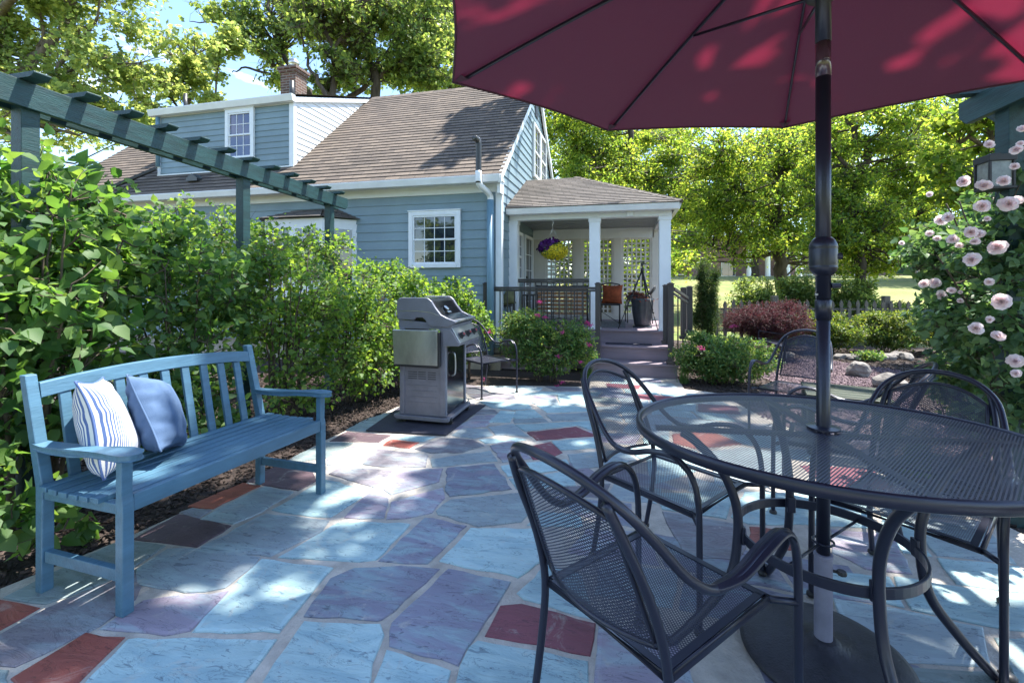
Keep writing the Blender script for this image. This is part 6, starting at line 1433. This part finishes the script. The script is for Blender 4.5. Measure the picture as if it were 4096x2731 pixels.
# ================================================================== SHRUBS
def shrub(name, label, cat, c, rx, ry, h, n_tw, per, size, kind, leafm, seed, stems=9, group=None, z0=0, wide=.55, r_tw=.003, spread=.05, extra=(), pw=.5, n_br=60, up=.6, bare=0, low=.18, tr=.008):
    g = gz(c[1]) if c[1] < 13 else float(terrain(c[0], c[1])); root = thing(name, label, cat, (c[0], c[1], g), group); rng = random.Random(seed); L_ = []
    for i in range(stems):
        a = rng.uniform(0, 6.28); q = rng.uniform(.1, .8); bx, by = c[0] + math.cos(a) * rx * .18, c[1] + math.sin(a) * ry * .18
        ex, ey, ez = c[0] + math.cos(a) * rx * q, c[1] + math.sin(a) * ry * q, g + h * rng.uniform(.6, .88)
        L_.append(([(bx, by, g - .03), ((bx * .6 + ex * .4) + rng.uniform(-.05, .05), (by * .6 + ey * .4), g + h * .35), (ex, ey, ez)], max(.006, h * .008), .003))
    b0 = (c[0], c[1], g + h * (.5 + low * .5), rx, ry, h * (.5 - low * .5)); blobs = [b0] + list(extra) + [q for q in clumps(np.random.default_rng(seed + 900), [b0], 11, .42) if q[2] > g + .1]
    plant(root, L_, blobs, n_br, n_tw, per, size, kind, leafm, M['stem'], seed, r_tw, spread, up, pw, g + .02, bare, tr, 'foliage', 'stems'); return root
def lb(px, py, d, rx, ry, rz): p = atD(px, py, d); return (p.x, p.y, p.z, rx, ry, rz)
shrub('lilac_shrub', 'tall broad leaved lilac at the far left rising above the pergola beam', 'shrub', (-3.15, 1.75), .55, .65, 2.0, 1000, 7, .072, 'heart', M['lilac'], 1, 15, extra=[lb(60, 900, 2.9, .5, .5, .45), lb(330, 900, 3.1, .42, .4, .42), lb(120, 1300, 2.9, .4, .4, .35), lb(60, 760, 2.9, .40, .45, .36)], spread=.10, r_tw=.004, tr=.014)
shrub('lilac_shrub', 'young lilac with low leaves growing beside the near bench leg', 'shrub', (-2.72, 1.18), .28, .35, .62, 190, 7, .065, 'heart', M['lilac'], 2, 6, spread=.07, extra=[(-2.62, 1.55, .16, .16, .2, .16)])
shrub('hedge_shrub', 'leafy lilac directly behind the bench back', 'shrub', (-3.25, 2.75), .5, .55, 1.75, 900, 7, .052, 'heart', M['lilac'], 3, 14, extra=[lb(560, 1000, 3.9, .5, .45, .42), (-2.95, 2.5, .35, .28, .5, .3)], spread=.08, tr=.012)
shrub('hedge_shrub', 'bright green shrub around the middle pergola post', 'shrub', (-3.12, 3.65), .52, .62, 1.78, 1150, 7, .044, 'heart', M['hedge'], 4, 18, extra=[lb(800, 950, 4.6, .45, .5, .4), lb(1000, 980, 4.9, .45, .4, .38), (-2.85, 3.6, .25, .28, .5, .24)], spread=.07, tr=.012, bare=30)
shrub('hedge_shrub', 'sunlit yellow green shrub left of the grill under the far pergola post', 'shrub', (-3.0, 4.6), .55, .6, 1.62, 1250, 7, .042, 'heart', M['hedge'], 5, 18, extra=[lb(1250, 1010, 5.6, .5, .5, .35), (-2.78, 4.5, .28, .30, .55, .28), (-2.7, 4.1, .45, .25, .3, .25)], spread=.07, tr=.012, bare=30)
shrub('hedge_shrub', 'dense green shrub directly behind the grill', 'shrub', (-2.75, 5.35), .5, .42, 1.45, 900, 10, .043, 'heart', M['hedge'], 6, 12, extra=[lb(1530, 1120, 6.2, .42, .35, .32), (-2.55, 5.1, .3, .28, .35, .28)], spread=.06)
shrub('hedge_shrub', 'darker shrub below the house window beside the railing post', 'shrub', (-2.22, 6.15), .42, .35, 1.25, 800, 10, .042, 'heart', M['hedge'], 7, 10, extra=[lb(1800, 1180, 6.5, .4, .3, .25)], spread=.06)
shrub('hosta', 'low yellow green plant growing in the mulch behind the bench', 'plant', (-2.95, 3.0), .16, .2, .22, 60, 5, .07, 'oval', M['grassblade'], 61, 4)
def flowers(root, name, pts, size, m, n=26, seed=1, kind='oval', spread=.02, flat=.5):
    rng = np.random.default_rng(seed)
    for i, p in enumerate(pts):
        P = np.array([list(p)]) + rng.normal(size=(n, 3)) * spread * np.array([1, 1, flat]); D = unit(rng.normal(size=(n, 3)) + [0, 0, .6]); V_, F_ = leaves(rng, P, D, size, kind); np_mesh(name, V_, fix_faces(F_), m, root)
s1_ = shrub('spirea_bush', 'rounded bush with pink flower heads left of the porch steps', 'bush', (-1.05, 6.22), .68, .36, .86, 1500, 12, .034, 'oval', M['spirea'], 8, 16, spread=.045, n_br=120, extra=[lb(2100, 1290, 6.3, .35, .25, .2), lb(2300, 1340, 6.2, .2, .2, .25)], low=.1)
fl_ = [(2160, 1208), (2180, 1270), (2248, 1330), (2350, 1290), (2362, 1300), (1956, 1330), (2236, 1425), (2322, 1448), (2357, 1380), (2250, 1530), (2230, 1545), (1934, 1518), (2152, 1262)]
flowers(s1_, 'flower_head', [atY(x, y, 5.90 if y > 1400 else 6.0) for x, y in fl_], .018, M['pink'], 46, 3, spread=.018)
s2_ = shrub('spirea_bush', 'rounded light green bush right of the porch steps', 'bush', (1.32, 6.75), .72, .45, .66, 1500, 12, .034, 'oval', M['spirea'], 9, 16, spread=.045, n_br=120, low=.05)
flowers(s2_, 'flower_head', [atY(2928, 1307, 6.7), atY(2940, 1304, 6.7), atY(2803, 1388, 6.3), atY(2808, 1397, 6.3)], .016, M['pink'], 30, 5)
shrub('red_maple_shrub', 'dark red cut leaf maple mounding in front of the fence', 'shrub', (2.62, 9.5), .78, .55, 1.02, 1900, 16, .055, 'needle', M['redmaple'], 10, 10, spread=.07, low=.35, up=.2, n_br=120, pw=.4)
shrub('arborvitae', 'narrow dark evergreen beside the stair railing', 'tree', (1.72, 10.7), .26, .26, 2.0, 1500, 14, .06, 'needle', M['arbor'], 11, 5, spread=.05, low=.02, up=.1, pw=.7)
bs = shrub('bare_shrub', 'leafless twiggy shrub between the evergreen and the fence', 'shrub', (2.3, 12.2), .55, .35, 1.15, 260, 1, .02, 'rhomb', M['dry'], 12, 7, spread=.06, n_br=60, bare=200, r_tw=.004)
for i, (x, y, rx, h, nt, lab) in enumerate(((4.05, 10.6, .62, .78, 900, 'green azalea mound at the fence just right of the umbrella pole'), (5.25, 10.9, .6, .80, 900, 'second azalea mound from the umbrella pole along the fence'), (6.4, 11.2, .6, .7, 800, 'azalea nearest the rose bush along the fence'), (3.3, 10.9, .45, .80, 600, 'azalea behind the umbrella pole beside the red maple'))):
    shrub('azalea_bush', lab, 'bush', (x, y), rx * 1.1, .5, h * 1.08, int(nt * 1.2), 12, .045, 'oval', M['azalea'], 20 + i, 12, 'azaleas in front of the fence', spread=.06, low=.1, n_br=80)
for i, (x, y, rx, h, nt, lab) in enumerate(((3.35, 13.2, .6, 1.45, 900, 'loose leafy shrub behind the fence left of the tree trunk'), (4.5, 13.4, .6, 1.55, 900, 'loose leafy shrub behind the fence in front of the tree trunk'), (5.6, 13.5, .65, 1.4, 900, 'leafy shrub behind the fence right of the umbrella pole'), (6.6, 13.7, .5, .9, 400, 'small sparse shrub behind the fence near the roses'))):
    shrub('garden_shrub', lab, 'shrub', (x, y), rx * 1.15, .45, h * 1.12, int(nt * 1.3), 9, .065, 'oval', M['oak'], 30 + i, 10, 'shrubs behind the picket fence', spread=.08, low=.05, n_br=70, tr=.012)
shrub('thin_shrub', 'thin pale stemmed shrub in the black mulch beside the roses', 'shrub', (2.95, 5.0), .32, .3, .85, 150, 6, .032, 'oval', M['azalea'], 40, 7, spread=.05, n_br=30, bare=60)
shrub('ground_cover', 'small grey green ground cover plant beside the pale boulder', 'plant', (gnd(3480, 1440).x, gnd(3480, 1440).y), .3, .22, .14, 120, 8, .04, 'oval', M['spirea'], 41, 5, spread=.05)
def grass(name, label, c, n, h, spread, seed):
    rng = np.random.default_rng(seed); root = thing(name, label, 'grass clump', (c[0], c[1], gz(c[1]))); V, Fq = [], []
    for i in range(n):
        a = rng.uniform(0, 6.28); L = h * rng.uniform(.6, 1.1); b = np.array([c[0] + rng.normal() * .03, c[1] + rng.normal() * .03, gz(c[1])]); o_ = np.array([math.cos(a), math.sin(a), 0]); s_ = np.array([-math.sin(a), math.cos(a), 0]) * .004; q = rng.uniform(.3, 1) * spread
        for j in range(6):
            t = j / 5; p = b + o_ * q * t ** 1.7 + np.array([0, 0, L * (t - .45 * t ** 3 * q / spread)]); w_ = (1 - t * .9); V += [p - s_ * w_, p + s_ * w_]
        k = len(V) - 12; Fq += [(k + 2 * j, k + 2 * j + 1, k + 2 * j + 3, k + 2 * j + 2) for j in range(5)]
    np_mesh('blades', V, Fq, M['grassblade'], root)
grass('ornamental_grass', 'fountain of thin green blades in the bed seen through the right chair', (1.95, 3.72), 320, .42, .34, 2)
grass('ornamental_grass', 'small grass tuft at the right foot of the porch steps', (.78, 6.55), 90, .34, .26, 3)
grass('ornamental_grass', 'small grass tuft at the left foot of the porch steps beside the pink bush', (-.52, 6.55), 60, .28, .22, 4)
# roses
rb = thing('rose_bush', 'climbing rose bush with pale pink blooms on the right pergola post', 'rose bush', (2.3, 3.3, gz(3.3)))
Lr = []; rg = random.Random(9)
for i in range(14):
    e = atD(rg.uniform(3720, 4150), rg.uniform(650, 1350), rg.uniform(2.7, 3.6)); Lr.append(([(2.25 + rg.uniform(-.1, .1), 3.35 + rg.uniform(-.1, .1), gz(3.3)), ((2.25 + e.x) / 2 + .15, (3.35 + e.y) / 2 + .1, e.z * .55), tuple(e)], .010, .004))
Br = [lb(4030, 1130, 3.3, .42, .45, .45), lb(3990, 1500, 3.3, .40, .4, .38), lb(3880, 1030, 3.2, .34, .3, .30), lb(3760, 1000, 3.1, .30, .3, .2), lb(4060, 820, 3.1, .25, .3, .3), lb(4080, 1330, 3.0, .30, .4, .5), lb(3830, 1260, 3.4, .28, .3, .28), lb(4060, 880, 2.45, .16, .14, .10), lb(4060, 1080, 2.45, .2, .16, .18), lb(4090, 1330, 2.4, .2, .16, .2), lb(4100, 1600, 2.4, .2, .16, .2), lb(3960, 1000, 2.6, .2, .15, .16), lb(3900, 1250, 2.8, .22, .2, .25), lb(4130, 700, 2.45, .14, .14, .12), lb(3980, 1700, 2.9, .25, .2, .2)]
plant(rb, Lr, Br, 160, 2800, 7, .046, 'heart', M['rose'], M['stem'], 77, .0022, .045, .7, .55, .05, 0, .006, 'foliage', 'stems', jit=.7)
def bloom(c, r_, nrm, seed):
    rng = np.random.default_rng(seed); nrm = np.array(nrm) / np.linalg.norm(nrm); a = unit(np.cross(nrm, [[0, 0, 1.]]))[0]; b = np.cross(nrm, a); V, Fq = [], []
    for ring, (n, rad, tilt, sz) in enumerate(((5, .20, .22, 1.05), (6, .16, .55, .92), (6, .12, .9, .78), (5, .08, 1.15, .62), (4, .03, 1.35, .46))):
        for i in range(n):
            t = 2 * math.pi * (i + .5 * ring) / n + rng.normal() * .15; d = a * math.cos(t) + b * math.sin(t); s_ = np.cross(nrm, d); o = len(V); up_ = d * math.cos(tilt) + nrm * math.sin(tilt); k2 = r_ * sz * rng.uniform(.85, 1.1); base_ = np.array(c) + d * r_ * rad * .5
            for v in (0, .35, .7, 1.0):
                wd = (.18, .55, .62, .34)[(0, .35, .7, 1.0).index(v)] * k2; cup = nrm * (v * v * .22 * k2 * (1 if ring > 0 else -.6))
                for h_ in (-1, 0, 1): V.append(base_ + up_ * k2 * v + s_ * wd * h_ + cup * (1 if h_ == 0 else .4) + nrm * (.08 * k2 * abs(h_)))
            for j in range(3):
                for i2 in range(2): k = o + j * 3 + i2; Fq.append((k, k + 1, k + 4, k + 3))
    np_mesh('bloom', V, Fq, M['petal'], rb, True)
K6 = lambda u, v: (3500 + u / 1.3066, 300 + v / 1.3066)
blooms = [(595, 365, .6), (742, 392, .8), (768, 285, .8), (728, 480, .7), (676, 556, 1), (570, 582, 1), (466, 556, 1), (560, 686, 1.1), (700, 676, 1.0), (740, 660, .8), (286, 626, .5), (345, 760, .9), (380, 745, .8), (408, 860, 1), (500, 822, .9), (542, 835, .7), (285, 830, .7), (642, 905, 1.25), (325, 855, .6), (440, 893, .6), (508, 965, 1.0), (525, 872, .6), (585, 752, .5), (140, 878, .45), (597, 1082, .55), (258, 1092, .9), (315, 1090, 1.05), (345, 1150, .9), (400, 1128, .6), (446, 1136, .45), (445, 1180, .5), (665, 1184, 1.35), (530, 1322, 1.05), (642, 1366, .8), (735, 1496, .9), (600, 1278, .6), (738, 1560, .6), (760, 360, .6)]
for i, (u, v, s_) in enumerate(blooms):
    p = atD(*K6(u, v), 2.16 + .16 * random.Random(i).random() + (.35 if u < 480 else 0) + (.2 if u < 360 else 0)); rg = random.Random(i * 7); bloom(p, .030 * min(s_, 1.08) * rg.uniform(.8, 1.15), (-.55 + rg.uniform(-.5, .5), -.8, .25 + rg.uniform(-.4, .5)), i)
for i, (u, v) in enumerate(((4000, 1590), (4010, 1625))): bloom(atD(u, v, 2.7), .045, (-.5, -.7, .5), 90 + i)

# ================================================================== TREES
def tree(name, label, limbs, blobs, n_br, n_tw, per, size, kind, lm, seed, spread=.2, bare=0, r_tw=.008, up=.6, tr=.05, group=None, bark='bark', pw=.5, clip=None, ck=16, cf=.44):
    b = limbs[0][0][0]; root = thing(name, label, 'tree', tuple(b), group)
    plant(root, limbs, clumps(np.random.default_rng(seed), blobs, ck, cf), n_br, n_tw, per, size, kind, lm, M[bark], seed, r_tw, spread, up, .75, None, bare, tr, clip=clip); return root
def P3(px, py, d): return tuple(atD(px, py, d))
def B3(px, py, d, r_, rz=None): p = atD(px, py, d); return (p.x, p.y, p.z, r_, r_, rz or r_)
def G3(px, d): p = atD(px, 1125, d); return (p.x, p.y, float(terrain(p.x, p.y)) - .1)
# big maple at upper left
d = 15
tree('maple_tree', 'large bright leaved maple filling the upper left sky', [
    ([G3(60, d), P3(70, 700, d), P3(95, 330, d), P3(190, 180, d), P3(290, 60, d), P3(330, -200, d - 1)], .22, .09),
    ([P3(90, 380, d), P3(-20, 120, d), P3(40, 20, d - 1), P3(120, -120, d - 2)], .17, .08), ([P3(170, 400, d), P3(260, 230, d), P3(380, 90, d)], .09, .03), ([P3(200, 340, d), P3(330, 270, d), P3(560, 250, d)], .07, .02),
    ([P3(110, 320, d), P3(170, 160, d), P3(170, -60, d)], .08, .03), ([P3(250, 130, d), P3(380, 90, d), P3(400, -60, d)], .06, .02)],
    [B3(60, 150, d, 1.9), B3(250, 60, d, 1.7), B3(380, 250, d, 1.6, 1.3), B3(560, 330, d, 1.5, 1.2), B3(130, 420, d + 1, 2.2, 1.4), B3(420, 460, d + .5, 1.6, .9), B3(600, 480, d, .9, .6), B3(720, 180, d - 1, .9, .35), B3(300, -150, d, 2.4, 1.5), B3(40, -150, d, 2.4, 1.2), B3(560, 130, d, .8, .5), B3(600, -100, d, .9, .5), B3(-200, 250, d, 2.5, 2.5)],
    300, 2000, 13, .125, 'maple', M['maple'], 101, .24, 0, .010, tr=.05)
tree('maple_tree', 'smaller maple crown just left of the dormer', [([G3(760, 17), P3(770, 600, 17), P3(745, 330, 17), P3(760, 230, 17)], .10, .03), ([P3(760, 500, 17), P3(690, 400, 17), P3(640, 380, 17)], .05, .02), ([P3(765, 480, 17), P3(830, 360, 17), P3(870, 280, 17)], .05, .02)],
    [B3(750, 260, 17, 1.0, .7), B3(700, 360, 17, .8, .4), B3(800, 330, 17, .6, .4), B3(620, 470, 17, 1.0, .5), B3(850, 400, 17, .5, .15)], 60, 330, 13, .12, 'maple', M['maple'], 102, .22)
# sparse trees behind the house
d = 20
tree('oak_tree', 'oak with long bare twigs rising just left of the chimney', [
    ([G3(1300, d), P3(1290, 500, d), P3(1180, 330, d), P3(1080, 240, d), P3(960, 165, d)], .20, .05), ([P3(1250, 420, d), P3(1140, 230, d), P3(1080, 80, d), P3(1060, -60, d)], .14, .04),
    ([P3(1180, 330, d), P3(1000, 275, d), P3(930, 290, d)], .08, .02), ([P3(1010, 210, d), P3(900, 100, d), P3(760, 90, d)], .07, .015), ([P3(1140, 230, d), P3(1040, 100, d), P3(900, 60, d)], .07, .02)],
    [B3(1010, 90, d, 1.0, .8), B3(1080, 180, d, 1.1, .9), B3(1170, 90, d, .8, .8), B3(900, 40, d, 1.0, .5), B3(1120, 320, d, .9, .5), B3(1060, -60, d, 1.2, .6)],
    240, 400, 13, .13, 'maple', M['oak'], 103, .25, 500, .011, tr=.06, bark='barkdark')
tree('young_tree', 'slim sunlit yellow green sapling hanging above the dormer roof', [([G3(900, 16), P3(880, 600, 16), P3(860, 350, 16), P3(900, 170, 16)], .06, .02)],
    [B3(890, 150, 16, .75, .5), B3(920, 190, 16, .5, .3), B3(870, 270, 16, .35, .5), B3(850, 400, 16, .5, .15)], 40, 150, 13, .12, 'maple', M['maple'], 104, .18)
tree('bare_tree', 'mostly bare tree with fine grey twigs behind the chimney', [
    ([G3(1350, 17.5), P3(1340, 380, 17.5), P3(1330, 200, 17.5), P3(1270, 60, 17.5), P3(1240, -80, 17.5)], .15, .04), ([P3(1310, 390, 17), P3(1240, 260, 17), P3(1200, 120, 17)], .09, .02), ([P3(1330, 200, 17.5), P3(1420, 80, 17.5), P3(1460, -60, 17.5)], .08, .02), ([P3(1330, 230, 17.5), P3(1230, 180, 17.5), P3(1190, 130, 17.5)], .06, .02)],
    [B3(1300, 80, 17.5, 1.35, 1.1), B3(1400, 40, 17.5, 1.4, 1.2), B3(1230, 20, 17.5, 1.0, .9), B3(1330, 300, 17.5, 1.0, .8)], 340, 1900, 3, .14, 'maple', M['oak'], 105, .22, 1900, .013, tr=.05, bark='barkdark')
d = 19
tree('oak_tree', 'tall leafy oak behind the roof ridge left of the umbrella', [
    ([G3(1520, d), P3(1505, 400, d), P3(1480, 250, d), P3(1480, 120, d), P3(1450, -100, d)], .24, .10), ([P3(1390, 400, d), P3(1480, 330, d), P3(1560, 285, d), P3(1650, 280, d), P3(1720, 210, d)], .12, .03), ([P3(1485, 280, d), P3(1600, 150, d), P3(1700, 60, d)], .10, .03), ([P3(1480, 150, d), P3(1560, 40, d), P3(1600, -80, d)], .09, .03), ([P3(1500, 330, d), P3(1420, 250, d), P3(1330, 150, d)], .08, .02)],
    [B3(1500, 50, d, 1.5, 1.1), B3(1620, 120, d, 1.7, 1.2), B3(1740, 180, d, 1.5, 1.5), B3(1560, 260, d, 1.4, .8), B3(1700, 320, d, 1.2, .5), B3(1440, 290, d, 1.1, .7), B3(1700, -20, d, 1.6, 1.0), B3(1400, 200, d, 1.0, .8)],
    340, 900, 13, .135, 'maple', M['oak'], 106, .26, 900, .010, tr=.06, bark='barkdark')
tree('oak_tree', 'dense oak crown filling the sky behind the ridge end', [([G3(1760, 25), P3(1750, 400, 25), P3(1740, 100, 25)], .25, .1), ([P3(1750, 350, 25), P3(1650, 150, 25)], .1, .04)],
    [B3(1760, 100, 25, 2.8, 2.6), B3(1600, 250, 25, 2.0, 1.6), B3(1850, 300, 25, 2.6, 2.0), B3(1640, 0, 25, 2.2, 1.8)], 220, 1150, 13, .16, 'maple', M['oak'], 107, .35, 200, .012, tr=.07, bark='barkdark')
# right side: garden trees, backlit
d = 17
tree('lawn_tree', 'spreading backlit tree whose trunk stands beyond the fence left of the umbrella pole', [
    ([G3(3130, d), P3(3128, 1080, d), P3(3110, 900, d), P3(3120, 650, d), P3(3180, 400, d)], .26, .12), ([P3(3120, 1010, d), P3(3000, 1030, d), P3(2900, 1000, d), P3(2760, 960, d)], .09, .02), ([P3(3115, 900, d), P3(2950, 750, d), P3(2850, 620, d)], .12, .03), ([P3(3115, 880, d), P3(3300, 800, d), P3(3420, 860, d)], .12, .03)],
    [B3(2900, 900, d, 1.7, 1.1), B3(3050, 800, d, 2.0, 1.3), B3(3180, 700, d, 2.0, 1.5), B3(2850, 700, d, 1.8, 1.6), B3(3000, 560, d, 2.2, 1.4), B3(3200, 950, d, 1.7, .7), B3(2760, 870, d, .9, 1.0), B3(3080, 980, d - 1, 1.4, .4), B3(2880, 1000, d, 1.1, .35), B3(2780, 1030, d + 3, .9, .35), B3(3250, 1040, d, .9, .3), B3(2960, 1050, d, .8, .22), B3(3190, 880, d, 1.3, .8), B3(3240, 600, d, 1.6, 1.2), B3(3330, 850, d + 2, 1.5, 1.2), B3(3330, 620, d + 2, 1.6, 1.4), B3(2720, 720, d + 3, 1.4, 1.4), B3(2850, 820, d, 1.6, 1.0), B3(3400, 1000, d + 3, 1.4, .5)],
    340, 2500, 16, .11, 'oval', M['back'], 201, .24, 0, .010, tr=.05, bark='barkdark')
tree('garden_tree', 'crooked trunked tree with yellow green leaves right of the umbrella pole', [
    ([G3(3440, 12), P3(3430, 1000, 12), P3(3400, 800, 12), P3(3440, 700, 12), P3(3470, 610, 12), P3(3420, 560, 12), P3(3400, 420, 12)], .13, .06), ([P3(3470, 610, 12), P3(3560, 590, 12), P3(3640, 560, 12)], .06, .02), ([P3(3420, 850, 12), P3(3560, 850, 12), P3(3680, 870, 12)], .06, .02), ([P3(3430, 700, 12), P3(3330, 600, 12), P3(3280, 500, 12)], .06, .02)],
    [B3(3420, 480, 12, 1.3, .7), B3(3560, 620, 12, 1.2, .8), B3(3380, 800, 12, 1.2, .9), B3(3560, 900, 12, 1.2, .7), B3(3680, 760, 12, 1.0, .8), B3(3400, 1000, 12, 1.1, .5), B3(3300, 620, 12, .8, .8), B3(3620, 1020, 12, .8, .35), B3(3620, 420, 12, 1.0, .5), B3(3480, 1080, 12, .7, .22), B3(3330, 930, 12, .9, .6), B3(3720, 600, 12, .9, .6), B3(3700, 950, 12, .8, .5), B3(3330, 1080, 12, .5, .2)],
    300, 2600, 15, .085, 'oval', M['back'], 202, .18, 0, .007, tr=.035, bark='barkdark')
tree('lawn_tree', 'tree with bright leaves seen between the porch roof and the umbrella', [
    ([G3(2560, 21), P3(2560, 900, 21), P3(2530, 600, 21), P3(2500, 450, 21)], .22, .1), ([P3(2550, 800, 21), P3(2650, 620, 21), P3(2720, 500, 21)], .1, .03), ([P3(2540, 750, 21), P3(2380, 600, 21), P3(2260, 520, 21)], .1, .03)],
    [B3(2300, 560, 21, 2.0, 1.6), B3(2450, 620, 21, 2.2, 1.6), B3(2600, 680, 21, 2.2, 1.8), B3(2700, 560, 21, 2.0, 1.2), B3(2400, 450, 21, 1.8, 1.0), B3(2690, 800, 21, 1.2, 1.4), B3(2560, 900, 21, 2.4, 1.2), B3(2270, 660, 20, 1.0, 1.2), B3(2350, 760, 20, 1.3, 1.0), B3(2230, 480, 20, 1.0, 1.2)],
    280, 2800, 16, .125, 'oval', M['back'], 203, .26, 0, .011, tr=.05, bark='barkdark')
tree('maple_tree', 'broad leaved maple branch above the roses near the right pergola', [([G3(4250, 8), P3(4200, 800, 8), P3(4050, 600, 8), P3(3850, 560, 8)], .10, .03), ([P3(4150, 720, 8), P3(3980, 760, 8), P3(3850, 800, 8)], .05, .02)],
    [B3(3860, 500, 8, .7, .4), B3(3980, 640, 8, .7, .5), B3(3800, 650, 8, .5, .35), B3(4050, 480, 8, .8, .4), B3(3900, 800, 8, .6, .4), B3(3990, 420, 7.5, .6, .3), B3(4050, 950, 8, .8, .5)], 90, 620, 7, .095, 'maple', M['back'], 204, .15, 0, .006, tr=.03)
tree('street_tree', 'shady tree on the far lawn behind the rose bush', [([G3(3700, 30), P3(3700, 900, 30), P3(3700, 700, 30)], .3, .15), ([P3(3700, 850, 30), P3(3900, 700, 30)], .15, .05)],
    [B3(3700, 750, 30, 3.6, 3.4), B3(3950, 800, 30, 3.6, 3.2), B3(3500, 850, 30, 3.2, 2.2), B3(4100, 1000, 28, 3.0, 1.8), B3(3800, 500, 30, 4, 3)], 160, 2000, 16, .21, 'oval', M['back'], 205, .45, 0, .015, tr=.08, bark='barkdark')
tree('street_tree', 'far row tree standing before the brick building at centre right', [([G3(3020, 38), P3(3020, 900, 38), P3(3030, 700, 38)], .35, .15)],
    [B3(3000, 760, 38, 5, 4), B3(2750, 820, 38, 4.0, 3.6), B3(3300, 740, 38, 5, 3.6), B3(2600, 620, 38, 5, 4.0), B3(3150, 500, 38, 5, 3), B3(3480, 980, 36, 2.5, 1.2), B3(2720, 980, 38, 2.6, 1.3), B3(3300, 980, 38, 2.0, 1.0), B3(2450, 760, 38, 4.0, 3.0), B3(2300, 650, 38, 3.0, 3.0)], 140, 3000, 16, .25, 'oval', M['back'], 206, .6, 0, .02, tr=.1, bark='barkdark')
tree('street_tree', 'tree behind the porch glimpsed through the lattice panels', [([G3(2430, 15), P3(2430, 1000, 15), P3(2420, 900, 15)], .2, .1)],
    [B3(2300, 1030, 14, 1.6, 1.3), B3(2480, 1060, 14, 1.5, 1.3), B3(2640, 1060, 15, 1.0, 1.1), B3(2400, 900, 15, 2.0, 1.0), B3(2760, 1000, 16, .8, .8)], 80, 1200, 14, .11, 'oval', M['back'], 207, .25, 0, .01, tr=.05)
# the shade tree: trunk right of the patio, limbs reaching over it well above the picture
tree('shade_tree', 'large shade tree right of the patio with limbs over the umbrella', [
    ([(5.6, 4.2, -.1), (5.5, 4.3, 3), (5.0, 4.2, 6.0), (4.4, 4.0, 8.2)], .26, .12), ([(5.2, 4.3, 5.0), (3.6, 4.0, 6.6), (2.0, 3.9, 7.3), (.5, 4.0, 7.6)], .13, .03), ([(5.2, 4.3, 5.2), (4.2, 6.0, 7.2), (2.6, 8.0, 8.0), (-.6, 9.0, 8.3)], .12, .03), ([(5.3, 4.2, 4.5), (4.2, 2.4, 6.2), (2.6, 1.2, 7.0)], .12, .03)],
    [(.6, 4.2, 7.8, 1.5, 1.4, .7), (2.2, 4.2, 7.6, 1.4, 1.6, .7), (1.6, 6.2, 8.0, 1.6, 1.3, .7), (3.2, 7.6, 8.2, 1.8, 1.4, .7), (2.0, 2.2, 7.3, 1.3, 1.0, .6), (3.6, 2.4, 7.2, 1.3, 1.2, .7), (5.6, 5.6, 8.3, 1.2, 1.2, .8), (-.3, 5.6, 8.0, 1.0, 1.0, .5), (-.9, 9.0, 8.3, 1.1, 1.0, .5), (-.9, 9.6, 8.6, 1.0, .8, .5), (2.2, 3.2, 7.6, 1.3, 1.1, .45), (2.9, 3.6, 7.8, 1.1, 1.0, .45), (2.2, 6.7, 7.8, 1.3, 1.1, .45)],
    180, 1080, 13, .15, 'maple', M['oak'], 301, .16, 0, .008, tr=.04, ck=6, cf=.36)

for i, (x, y, lab) in enumerate(((-7, -11, 'tree behind the viewer, seen only mirrored in the house windows'), (3, -13, 'second tree behind the viewer, added for the window reflections'))):  # unseen trees, put in to darken the sky mirrored in the windows
    tree('yard_tree', lab, [([(x, y, .1), (x, y, 3), (x + .5, y, 6)], .25, .1)], [(x, y, 5.5, 4, 2.5, 3.2), (x + 3, y + .5, 4, 3, 2, 2.5), (x - 2, y, 3, 2.5, 2, 2.2)], 60, 1200, 14, .3, 'oval', M['oak'], 400 + i, .4)
